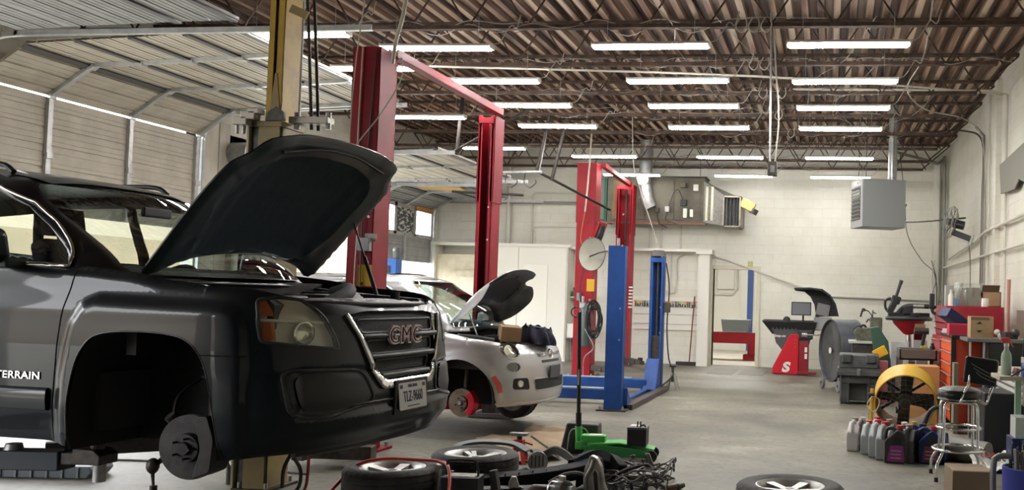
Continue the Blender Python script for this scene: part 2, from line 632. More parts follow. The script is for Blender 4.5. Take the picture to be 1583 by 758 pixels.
# ------------------------------------------------------------ garage doors
m_panel = mat('ribbed_door_panel', (0.60, 0.56, 0.48), 0.5, 0, (0.46, 0.43, 0.36), 3, (0.35, 0.7))
m_panel2 = mat('grey_door_panel', (0.34, 0.35, 0.35), 0.5, 0, (0.26, 0.27, 0.28), 3)
m_track = mat('track_steel', (0.55, 0.56, 0.56), 0.4, 0.6, (0.42, 0.43, 0.44), 9)
m_raild = mat('rail_shade', (0.10, 0.10, 0.10), 0.5, 0.3)  # dark tone stands for the shade on the section rails
def sectional(n, pts, y0, y1, stiles, tracks, pm, gap=0.0, skip=(), slit=(), rails=True):
    """pts: joints in (x,z) from the bottom up; each piece between two joints is one hinged section"""
    root = bpy.data.objects.new('door_%d' % n, None)
    COL.objects.link(root)
    struct(root)
    for i in range(len(pts) - 1):
        if i in skip:
            continue
        a, b = Vector((pts[i][0], 0, pts[i][1])), Vector((pts[i + 1][0], 0, pts[i + 1][1]))
        d = b - a
        L = d.length
        d.normalize()
        nn = Vector((d.z, 0, -d.x))          # towards the room
        L2 = L - (gap if i in slit else 0.0)
        prof = [(0.0, 0.0)]
        k = 0
        t = 0.03
        while t < L2 - 0.05:
            big = (k % 3 == 1)
            w_ = 0.026 if big else 0.010
            dp = 0.016 if big else 0.005
            prof += [(t, 0), (t + 0.004, -dp), (t + w_, -dp), (t + w_ + 0.004, 0)]
            t += 0.068
            k += 1
        prof += [(L2, 0.0), (L2, -0.03), (0, -0.03)]
        m = MB()
        P = [a + d * p + nn * q for p, q in prof]
        nP = len(P)
        vs = [(p.x, y0, p.z) for p in P] + [(p.x, y1, p.z) for p in P]
        m.add(vs, [(j, (j + 1) % nP, nP + (j + 1) % nP, nP + j) for j in range(nP)])
        sec = m.build('door_section', pm, parent=root)
        if rails and i >= 2:
            c = b - d * 0.045 + nn * 0.012
            MB().box((c.x, (y0 + y1) / 2, c.z), (0.018, y1 - y0, 0.07), rot=(0, math.atan2(d.x, d.z), 0)).build('rail_shade_strip', m_raild, parent=sec)
        s = MB()
        for ys in stiles:
            c = a + d * (L2 / 2) + nn * 0.02
            ang = math.atan2(d.x, d.z)
            s.box((c.x, ys, c.z), (0.04, 0.065, L2 * 0.97), rot=(0, ang, 0))
            q = b + nn * 0.045
            s.box((q.x, ys, q.z), (0.03, 0.09, 0.07), rot=(0, ang, 0))
        s.build('stile', m_track, parent=sec)
    for tr in tracks:
        t = MB()
        for yy in (tr['y'],):
            pp = [Vector((x, yy, z)) for x, z in tr['pts']]
            pp = [pp[0]] + (catmull(pp[1:-1], 5) if len(pp) > 4 else pp[1:-1]) + [pp[-1]]
            for i in range(len(pp) - 1):
                c = (pp[i] + pp[i + 1]) / 2
                dd = pp[i + 1] - pp[i]
                t.box(c, (0.012, 0.05, dd.length * 1.02), rot=(0, math.atan2(dd.x, dd.z), 0))
                off = Vector((dd.z, 0, -dd.x)).normalized() * -0.03
                t.box(c + off, (0.05, 0.01, dd.length * 1.02), rot=(0, math.atan2(dd.x, dd.z), 0))
        t.build('track', m_track, parent=root)
    return root
def track(y, z, x1, zf=0.0):
    return dict(y=y, pts=[(XL + 0.07, 0.0), (XL + 0.07, z - 0.35), (XL + 0.12, z - 0.16), (XL + 0.28, z - 0.03), (XL + 0.5, z), (x1, z + zf)])
h1 = [(XL + 0.02, 2.22), (XL + 0.02, 2.88), (XL + 0.02, 3.57), (-8.41, 3.93), (-7.79, 3.96), (-7.18, 3.99), (-6.57, 4.02), (-5.96, 4.05)]
sectional(1, h1, 8.78, 12.22, (9.65, 10.90, 12.17), (track(8.70, 3.99, -4.6, 0.03), track(12.28, 3.90, -5.9, 0.1)), m_panel, gap=0.02, slit=(1,))
h0 = [(-8.35, 4.02), (-7.74, 4.05), (-7.13, 4.07), (-6.52, 4.09), (-5.91, 4.10)]
sectional(2, h0, 5.1, 8.6, (), (track(5.0, 3.99, -5.0, 0.08),), m_panel2)
h2 = [(-8.4, 3.56), (-7.79, 3.57), (-7.18, 3.58), (-6.57, 3.6), (-5.96, 3.62)]
sectional(3, h2, 13.55, 16.85, (13.6, 15.2, 16.8), (track(13.5, 3.53, -5.7), track(16.95, 3.53, -5.7)), m_panel)
h3 = [(XL + 0.02, 2.08), (XL + 0.02, 2.62), (XL + 0.02, 3.28), (-8.45, 3.55), (-7.85, 3.57), (-7.25, 3.59)]
d3 = sectional(4, h3, 17.4, 20.12, (17.45, 18.75, 20.08), (track(17.35, 3.5, -6.4), track(20.18, 3.5, -6.4)), m_panel2, skip=(1,))
# glazed section of the last door: frame and three panes
fr = MB()
for yy in (17.45, 18.3, 19.22, 20.08):
    fr.lohi((XL, yy - 0.05, 2.62), (XL + 0.05, yy + 0.05, 3.28))
fr.lohi((XL, 17.4, 2.60), (XL + 0.05, 20.12, 2.68))
fr.lohi((XL, 17.4, 3.2), (XL + 0.05, 20.12, 3.28))
wf = fr.build('window_frame', m_track, parent=d3)
m_glass = mat('door_glass', (0.9, 0.93, 0.93), 0.02, 0, trans=1.0, ior=1.05)
m_foil = mat('crumpled_foil', (0.06, 0.065, 0.065), 0.3, 0.2, (0.75, 0.78, 0.78), 9, (0.5, 0.56), bump=0.8, bscale=18, stretch=(1, 1, 3))
for i, (a, b) in enumerate(((17.5, 18.25), (18.35, 19.17), (19.27, 20.03))):
    g = MB().lohi((XL + 0.02, a, 2.68), (XL + 0.026, b, 3.2)).build('pane', m_foil if i == 1 else m_glass, parent=wf)
MB().lohi((XL + 0.04, 19.2, 3.18), (XL + 0.07, 20.1, 3.28)).build('wood_strip', mat('orange_wood', (0.55, 0.27, 0.08), 0.6), parent=d3)
m_insul = mat('insulation_board', (0.62, 0.40, 0.16), 0.8)
tag(MB().box((-7.85, 18.05, 3.545), (0.9, 0.75, 0.03), rot=(0, 0.03, 0.2)).build('insulation_board', m_insul),
    'loose tan board lying over the far garage door track beside the first red post', 'board')
# vertical boards and pipes on the pier between the first two doors
m_board = mat('painted_board', (0.60, 0.57, 0.49), 0.6, 0, (0.45, 0.42, 0.35), 5, stretch=(1, 1, 0.3))
for i, (y0, y1, x) in enumerate(((12.34, 12.62, 0.05), (12.66, 12.9, 0.035), (12.96, 13.05, 0.09), (13.1, 13.38, 0.06))):
    o = MB().lohi((XL, y0, 0), (XL + x, y1, 3.85 if i < 2 else 3.4)).build('trim_%d' % (i + 1), m_board)
    struct(o)
p = MB().cyl((XL + 0.2, 12.98, 0.0), (XL + 0.2, 12.98, 3.35), 0.10, n=18).build('vent_pipe', mat('cream_pipe', (0.55, 0.53, 0.47), 0.5), smooth=40)
tag(p, 'cream vertical vent pipe on the pier between the garage doors, round cap on top', 'pipe')
MB().cyl((XL + 0.05, 12.98, 3.42), (XL + 0.42, 12.9, 3.42), 0.17, n=20).build('pipe_cap', M_STEEL, parent=p, smooth=40)

# ------------------------------------------------------------ ceiling lights
m_tube = mat('lit_tube', (1, 1, 1), 0.5, emit=(1.0, 0.97, 0.93), estr=TUBE)
m_tubed = mat('lit_tube_dimmed', (1, 1, 1), 0.5, emit=(1.0, 0.97, 0.93), estr=TUBE * 0.6)  # weaker tubes for the back rows, dimmed to calm the back wall
m_housing = mat('light_housing', (0.80, 0.79, 0.77), 0.4)
def make_light():
    t = thing('ceiling_light', '', 'ceiling light', (0, 0, 4.02), 0, 'ceiling tube lights under the joists')
    h = MB()
    h.prism([(-0.068, 0.0), (0.068, 0.0), (0.06, 0.022), (0.03, 0.035), (-0.03, 0.035), (-0.06, 0.022)], -0.61, 0.61, 'x')
    h.build('light_housing', m_housing, parent=t)
    d = MB()
    for s in (-1, 1):
        MB().cyl((-0.585, s * 0.034, -0.013), (0.585, s * 0.034, -0.013), 0.018, n=10).build('light_tube', m_tube, parent=t, smooth=40)
        MB().box((s * 0.603, 0, 0.005), (0.012, 0.13, 0.05)).build('end_cap', m_housing, parent=t)
        MB().tube([(s * 0.45, 0, 0.06), (s * 0.45, 0, 0.33)], 0.003, n=5).build('hanger', M_STEEL, parent=t)
    MB().tube([(0.61, 0, 0.03), (0.68, 0.02, 0.06), (0.75, 0.0, 0.16), (0.80, 0.03, 0.24), (0.86, 0, 0.20), (0.90, 0, 0.34)], 0.006, n=5, smooth=4).build('power_cord', M_CABLEW, parent=t, smooth=60)
    return t
_rows = (9.3, 10.82, 12.3, 13.8, 16.72, 19.15)
_rn = ('nearest row', 'second row', 'third row', 'fourth row', 'fifth row', 'back row')
_cols = ((0.12, 'right-hand column'), (-1.85, 'column left of the hanging box'), (-4.15, 'column above the red posts'), (-6.25, 'column beside the garage doors'))
lp = None
for cx, cn in _cols:
    for ry, rn in zip(_rows, _rn):
        if cx < -6 and (ry > 17 or rn == 'third row'):
            continue
        cx_ = cx if cx > -6 else {9.3: -5.72, 10.82: -5.56}.get(ry, cx)
        dz_ = 0.0 if cx > -6 else 0.14
        nm = 'white tube light under the joists, %s, %s' % (rn, cn)
        if lp is None:
            lp = make_light()
            lp.location = (cx, ry, 4.02)
            lp['label'] = nm
        else:
            q_ = dup(lp, (cx_ + random.uniform(-0.03, 0.03), ry, 4.02 + dz_ + random.uniform(-0.015, 0.015)), (random.uniform(-0.02, 0.02), random.uniform(-0.006, 0.006), random.uniform(-0.012, 0.012)), nm)

            if ry > 16:
                for ch in q_.children:
                    if ch.name.startswith('light_tube'):
                        ch.data = ch.data.copy()
                        ch.data.materials.clear(); ch.data.materials.append(m_tubed)

# ================================================================ cars
def lerp_tab(tab, z):
    if z <= tab[0][0]:
        return tab[0][1]
    for (a, va), (b, vb) in zip(tab, tab[1:]):
        if z <= b:
            t = (z - a) / (b - a)
            t = t * t * (3 - 2 * t) * 0.5 + t * 0.5
            return va + (vb - va) * t
    return tab[-1][1]

def inside(p, poly):
    x, y = p
    r = False
    n = len(poly)
    j = n - 1
    for i in range(n):
        xi, yi = poly[i]; xj, yj = poly[j]
        if (yi > y) != (yj > y) and x < (xj - xi) * (y - yi) / (yj - yi) + xi:
            r = not r
        j = i
    return r

def inside_many(xs, ys, poly):
    x, y = np.array(xs), np.array(ys)
    r = np.zeros(len(x), bool)
    n = len(poly)
    for i in range(n):
        xi, yi = poly[i]; xj, yj = poly[i - 1]
        if yi == yj:
            continue
        r ^= ((yi > y) != (yj > y)) & (x < (xj - xi) * (y - yi) / (yj - yi) + xi)
    return r

def edge_dist(p, poly, closed=True):
    x, y = p
    best = 1e9
    n = len(poly)
    for i in range(n if closed else n - 1):
        ax, ay = poly[i]; bx, by = poly[(i + 1) % n]
        dx, dy = bx - ax, by - ay
        l = dx * dx + dy * dy
        t = 0 if l == 0 else max(0, min(1, ((x - ax) * dx + (y - ay) * dy) / l))
        d = (ax + dx * t - x) ** 2 + (ay + dy * t - y) ** 2
        best = min(best, d)
    return math.sqrt(best)

def sstep(a, b, x):
    t = max(0, min(1, (x - a) / (b - a)))
    return t * t * (3 - 2 * t)

def rounded(poly, r, k=4):
    """round the corners of a 2-D outline"""
    out = []
    n = len(poly)
    for i in range(n):
        p0, p1, p2 = Vector(poly[i - 1]), Vector(poly[i]), Vector(poly[(i + 1) % n])
        a, b = p0 - p1, p2 - p1
        rr = min(r, a.length * 0.45, b.length * 0.45)
        A, B = p1 + a.normalized() * rr, p1 + b.normalized() * rr
        for j in range(k + 1):
            t = j / k
            out.append(tuple((1 - t) ** 2 * A + 2 * t * (1 - t) * p1 + t * t * B))
    return out

def smooth2(poly, k=5, closed=True):
    return [(p.x, p.y) for p in catmull([Vector((a, b, 0)) for a, b in poly], k, closed)]

def offset_poly(poly, d):
    """inward offset (d > 0) of a closed outline"""
    n = len(poly)
    area = sum(poly[i][0] * poly[(i + 1) % n][1] - poly[(i + 1) % n][0] * poly[i][1] for i in range(n))
    sg = 1 if area > 0 else -1
    out = []
    for i in range(n):
        a, b, c = Vector(poly[i - 1]), Vector(poly[i]), Vector(poly[(i + 1) % n])
        n1 = Vector((-(b - a).y, (b - a).x)).normalized()
        n2 = Vector((-(c - b).y, (c - b).x)).normalized()
        m = (n1 + n2).normalized()
        out.append(tuple(b + m * (sg * d / max(0.4, m.dot(n1)))))
    return out

def resample(loop, step, closed=True):
    out = []
    n = len(loop)
    for i in range(n if closed else n - 1):
        a, b = Vector(loop[i]), Vector(loop[(i + 1) % n])
        m = max(1, int(math.ceil((b - a).length / step)))
        for j in range(m):
            out.append(tuple(a + (b - a) * (j / m)))
    if not closed:
        out.append(tuple(loop[-1]))
    return out

def chart(fn, outer, loops, step):
    """triangulate a 2-D domain along all given outlines.  loops: [(key, outline), ...] first match wins.
    returns {key: (points2d, triangles)}"""
    pts, edges = [], []
    def add_loop(l):
        o = len(pts)
        pts.extend(Vector(p) for p in l)
        n = len(l)
        edges.extend((o + i, o + (i + 1) % n) for i in range(n))
    outer = resample(outer, step * 1.2)
    add_loop(outer)
    lp_ = [(k, resample(l, step * 0.8)) for k, l in loops]
    for k, l in lp_:
        add_loop(l)
    kd = KDTree(len(pts))
    for i, p in enumerate(pts):
        kd.insert((p[0], p[1], 0.0), i)
    kd.balance()
    xs = [p[0] for p in outer]; ys = [p[1] for p in outer]
    gx, gy = [], []
    x = min(xs) + step * 0.5
    row = 0
    while x < max(xs):
        y = min(ys) + step * (0.5 if row % 2 else 0.0)
        while y < max(ys):
            gx.append(x); gy.append(y)
            y += step
        x += step * 0.87
        row += 1
    ok = inside_many(gx, gy, outer)
    for x, y, q in zip(gx, gy, ok):
        if q and kd.find((x, y, 0.0))[2] > step * 0.5:
            pts.append(Vector((x, y)))
    V, E_, F_, _, _, _ = delaunay_2d_cdt(pts, edges, [], 0, 1e-5)
    cx = [sum(V[i].x for i in f) / 3 for f in F_]
    cy = [sum(V[i].y for i in f) / 3 for f in F_]
    ok = inside_many(cx, cy, outer)
    key = ['body'] * len(F_)
    for k, l in reversed(lp_):
        if k == 'flare':
            continue
        for i, q in enumerate(inside_many(cx, cy, l)):
            if q:
                key[i] = k
    res = {}
    for i, f in enumerate(F_):
        if ok[i]:
            res.setdefault(key[i], []).append(tuple(f))
    out = {}
    for k, fs in res.items():
        used = sorted({i for f in fs for i in f})
        mp = {i: j for j, i in enumerate(used)}
        out[k] = ([(V[i].x, V[i].y) for i in used], [tuple(mp[i] for i in f) for f in fs])
    return out

def surf_mesh(name, fn, data, m, parent, off=0.0, solid=0.0, flip=False, exact=False):
    """lift a chart region with exact normals"""
    P2, fs = data
    co = [Vector(fn(a, b)) for a, b in P2]
    # orientation: compare each triangle with the sign of the chart
    e = 0.01
    a0, b0 = P2[fs[len(fs) // 2][0]]
    n0 = (Vector(fn(a0 + e, b0)) - Vector(fn(a0 - e, b0))).cross(Vector(fn(a0, b0 + e)) - Vector(fn(a0, b0 - e)))
    me = bpy.data.meshes.new(name)
    fs2 = []
    for f in fs:
        (x0, y0), (x1, y1), (x2, y2) = (P2[i] for i in f)
        ccw = (x1 - x0) * (y2 - y0) - (x2 - x0) * (y1 - y0) > 0
        if ccw == flip:
            f = (f[0], f[2], f[1])
        fs2.append(f)
    if off:
        acc = [Vector((0, 0, 0)) for _ in co]
        for f in fs2:
            nn = (co[f[1]] - co[f[0]]).cross(co[f[2]] - co[f[0]])
            for i in f:
                acc[i] += nn
        co = [p + n.normalized() * off for p, n in zip(co, acc)]
    co = [tuple(p) for p in co]
    me.from_pydata(co, [], fs2)
    me.materials.append(m)
    me.update()
    me.polygons.foreach_set('use_smooth', [True] * len(me.polygons))
    if exact:
        e = 0.014
        nn_ = []
        for a, b in P2:
            n_ = (Vector(fn(a + e, b)) - Vector(fn(a - e, b))).cross(Vector(fn(a, b + e)) - Vector(fn(a, b - e)))
            nn_.append(n_.normalized() * (-1 if flip else 1))
        me.normals_split_custom_set_from_vertices([tuple(q) for q in nn_])
    o = bpy.data.objects.new(name, me)
    COL.objects.link(o)
    o.parent = parent
    if solid:
        md = o.modifiers.new('solid', 'SOLIDIFY'); md.thickness = solid; md.offset = -1
    return o

def merge_regions(data, *keys):
    for k in keys:
        if k in data:
            P, F = data['body']
            o = len(P)
            P2, F2 = data.pop(k)
            data['body'] = (P + P2, F + [tuple(i + o for i in f) for f in F2])

class Shell:
    """stack of horizontal outlines, s = distance round the plan from the front centre (s>0 left side, s<0 right side)"""
    def __init__(s, W, L, D, n, Dr, nr, x0, fx, rx, wz, ztop=None, roll=0.0, disp=None, mode='shift'):
        s.mode = mode
        s.W, s.x0, s.fx, s.rx, s.wz, s.ztop, s.roll, s.disp, s.D, s.Dr, s.L = W, x0, fx, rx, wz, ztop, roll, disp, D, Dr, L
        pts = []
        for i in range(81):
            t = PI / 2 * i / 80
            y = math.sin(t) ** (2 / n) if t > 0 else 0
            x = math.cos(t) ** (2 / n) if t < PI / 2 - 1e-9 else 0
            pts.append((-D * (1 - x), y))
        pts.append((-L + Dr, 1.0))
        for i in range(1, 61):
            t = PI / 2 * i / 60
            y = math.cos(t) ** (2 / nr) if t < PI / 2 - 1e-9 else 0
            x = math.sin(t) ** (2 / nr)
            pts.append((-L + Dr - Dr * x, y))
        s.t = [0.0]
        for a, b in zip(pts, pts[1:]):
            s.t.append(s.t[-1] + math.hypot(b[0] - a[0], (b[1] - a[1]) * W))
        s.p = pts
        s.S = s.t[-1]
    def nom(s, q):
        q = min(abs(q), s.S)
        lo, hi = 0, len(s.t) - 1
        while hi - lo > 1:
            m = (lo + hi) // 2
            if s.t[m] <= q:
                lo = m
            else:
                hi = m
        k = (q - s.t[lo]) / max(1e-9, s.t[hi] - s.t[lo])
        a, b = s.p[lo], s.p[hi]
        return a[0] + (b[0] - a[0]) * k, a[1] + (b[1] - a[1]) * k
    def raw(s, q, z):
        x, y = s.nom(q)
        wf = max(0.0, min(1.0, (x + s.D) / s.D)) if s.D > 0 else 0
        wf = math.sqrt(wf) if wf < 1 else 1
        wr = max(0.0, min(1.0, (-s.L + s.Dr - x) / s.Dr))
        wr = math.sqrt(wr)
        if s.mode == 'scale':
            f = s.x0 + lerp_tab(s.fx, z)
            r = s.x0 - s.L + lerp_tab(s.rx, z)
            X = f + (x / -s.L) * (r - f)
        else:
            X = s.x0 + x + lerp_tab(s.fx, z) * wf + lerp_tab(s.rx, z) * wr
        Y = y * lerp_tab(s.wz, z)
        return X, (Y if q >= 0 else -Y)
    def __call__(s, q, z):
        X, Y = s.raw(q, z)
        off = 0.0
        if s.disp:
            off += s.disp(abs(q), z, X, abs(Y))
        if s.roll and s.ztop:
            d = s.ztop(X) - z
            if d < s.roll:
                off -= s.roll - math.sqrt(max(0, s.roll ** 2 - (s.roll - max(d, 0)) ** 2))
        if off:
            x1, y1 = s.raw(q + 0.01, z)
            x0, y0 = s.raw(q - 0.01, z)
            tx, ty = x1 - x0, y1 - y0
            l = math.hypot(tx, ty) or 1
            X += -ty / l * off * -1
            Y += tx / l * off * -1
        return (X, Y, z)
    def Sx(s, x, z):
        lo, hi = 0.0, s.S
        for _ in range(30):
            m = (lo + hi) / 2
            if s.raw(m, z)[0] > x:
                lo = m
            else:
                hi = m
        return (lo + hi) / 2
    def Sy(s, y, z, rear=False):
        sg = 1 if y >= 0 else -1
        y = abs(y)
        mid = s.S / 2
        lo, hi = (0.0, mid) if not rear else (mid, s.S)
        for _ in range(30):
            m = (lo + hi) / 2
            if (s.raw(m, z)[1] < y) != rear:
                lo = m
            else:
                hi = m
        return sg * (lo + hi) / 2
    def side(s, poly, sg):
        return [(sg * s.Sx(x, z), z) for x, z in poly]
    def front(s, poly):
        return [(s.Sy(y, z), z) for y, z in poly]
    def tube(s, mb, pts, r, off=0.0, n=6, closed=False, step=0.03):
        pts = resample(pts, step, closed)
        P = []
        for a, b in pts:
            p = Vector(s(a, b))
            e = 0.004
            nn = (Vector(s(a + e, b)) - Vector(s(a - e, b))).cross(Vector(s(a, b + e)) - Vector(s(a, b - e))).normalized()
            c = Vector((-1.5, 0, 0.8))
            if nn.dot(p - c) < 0:
                nn = -nn
            P.append(p + nn * off)
        mb.tube(P, r, n=n, closed=closed)

m_gpaint = mat('black_green_paint', (0.006, 0.011, 0.016), 0.35, 0.0, coat=0.38, spec=0.25)
m_gtrim = mat('grey_black_trim', (0.032, 0.036, 0.040), 0.5)
m_glasscar = mat('car_glass', (0.72, 0.80, 0.78), 0.0, 0, trans=1.0, ior=1.02, spec=0.9)
m_liner = mat('dark_liner', (0.012, 0.013, 0.014), 0.8, bump=0.2, bscale=30)
m_gap = mat('panel_gap', (0.003, 0.003, 0.003), 0.9)
m_cchrome = mat('worn_chrome', (0.72, 0.72, 0.70), 0.16, 1.0, (0.55, 0.54, 0.52), 25)
m_lens = mat('clear_lens', (0.93, 0.93, 0.88), 0.03, 0, trans=1.0, ior=1.06, spec=0.9)
m_refl = mat('lamp_reflector', (0.80, 0.78, 0.72), 0.3, 0.1)
m_amber = mat('amber_reflector', (0.60, 0.16, 0.07), 0.3)
m_seat = mat('seat_cloth', (0.035, 0.036, 0.04), 0.9)
m_mesh = mat('honeycomb_mesh', (0.010, 0.011, 0.012), 0.55, bump=0.5, bscale=170)
m_iron2 = mat('brake_iron', (0.22, 0.18, 0.145), 0.45, 0.55, (0.12, 0.10, 0.085), 10)
m_dark = mat('dark_chassis', (0.02, 0.021, 0.022), 0.6, 0.1, (0.035, 0.033, 0.03), 12)
m_dusty = mat('dusty_plastic', (0.02, 0.021, 0.022), 0.5, 0, (0.40, 0.39, 0.36), 7.5, (0.50, 0.56), stretch=(1, 1, 1))

def glass_mat(name, tint, rough=0.0, fac=0.25):
    """thin glass: mostly see-through with a fresnel reflection"""
    m = bpy.data.materials.new(name)
    m.use_nodes = True
    nt = m.node_tree
    for nd in list(nt.nodes):
        if nd.type != 'OUTPUT_MATERIAL':
            nt.nodes.remove(nd)
    out = [n for n in nt.nodes if n.type == 'OUTPUT_MATERIAL'][0]
    tr = nt.nodes.new('ShaderNodeBsdfTransparent'); tr.inputs[0].default_value = (*tint, 1)
    gl = nt.nodes.new('ShaderNodeBsdfGlossy'); gl.inputs['Roughness'].default_value = rough
    gl.inputs['Color'].default_value = (0.9, 1, 0.97, 1)
    fr_ = nt.nodes.new('ShaderNodeFresnel'); 
    ge = nt.nodes.new('ShaderNodeNewGeometry')
    ma = nt.nodes.new('ShaderNodeMath'); ma.operation = 'MULTIPLY_ADD'
    ma.inputs[1].default_value = 1 / 1.5 - 1.5; ma.inputs[2].default_value = 1.5
    nt.links.new(ge.outputs['Backfacing'], ma.inputs[0])
    nt.links.new(ma.outputs[0], fr_.inputs[0])
    ad = nt.nodes.new('ShaderNodeMath'); ad.operation = 'MULTIPLY_ADD'
    ad.inputs[1].default_value = 1.0; ad.inputs[2].default_value = fac
    nt.links.new(fr_.outputs[0], ad.inputs[0])
    mx = nt.nodes.new('ShaderNodeMixShader')
    nt.links.new(ad.outputs[0], mx.inputs[0])
    nt.links.new(tr.outputs[0], mx.inputs[1]); nt.links.new(gl.outputs[0], mx.inputs[2])
    nt.links.new(mx.outputs[0], out.inputs['Surface'])
    return m
m_glasscar = glass_mat('tinted_car_glass', (0.66, 0.72, 0.70), 0.0, 0.03)
m_lens = glass_mat('clear_lamp_lens', (0.92, 0.92, 0.86), 0.02, 0.03)
m_glass_d = glass_mat('dark_car_glass', (0.30, 0.34, 0.34), 0.0, 0.05)

def arch_liner(mb, poly, y0, y1):
    """wheel housing: outline swept inboard plus its back wall"""
    n = len(poly)
    vs = [(x, y0, z) for x, z in poly] + [(x, y1, z) for x, z in poly]
    mb.add(vs, [(i, i + 1, n + i + 1, n + i) for i in range(n - 1)] + [tuple(range(n, 2 * n))])

def seat_mesh(x, y, z):
    m = MB()
    m.box((x + 0.02, y, z + 0.08), (0.5, 0.48, 0.16), rot=(0, -0.1, 0))
    m.box((x - 0.30, y, z + 0.42), (0.14, 0.48, 0.62), rot=(0, -0.28, 0))
    return m

def headrest(x, y, z):
    return MB().box((x - 0.42, y, z + 0.84), (0.10, 0.25, 0.17), rot=(0, -0.2, 0)).cyl((x - 0.38, y - 0.06, z + 0.7), (x - 0.41, y - 0.06, z + 0.8), 0.008, n=6).cyl((x - 0.38, y + 0.06, z + 0.7), (x - 0.41, y + 0.06, z + 0.8), 0.008, n=6)

def steering(x, y, z, r=0.19):
    m = MB()
    M_ = Matrix.Translation((x, y, z)) @ Matrix.Rotation(R(-62), 4, 'Y')
    m.tube([(r * math.cos(t), r * math.sin(t), 0) for t in [2 * PI * i / 24 for i in range(24)]], 0.016, n=8, closed=True)
    m.box((0, 0, -0.01), (0.12, 2 * r, 0.03)); m.box((-r / 2, 0, -0.01), (r, 0.05, 0.025))
    return m.xform(M_)

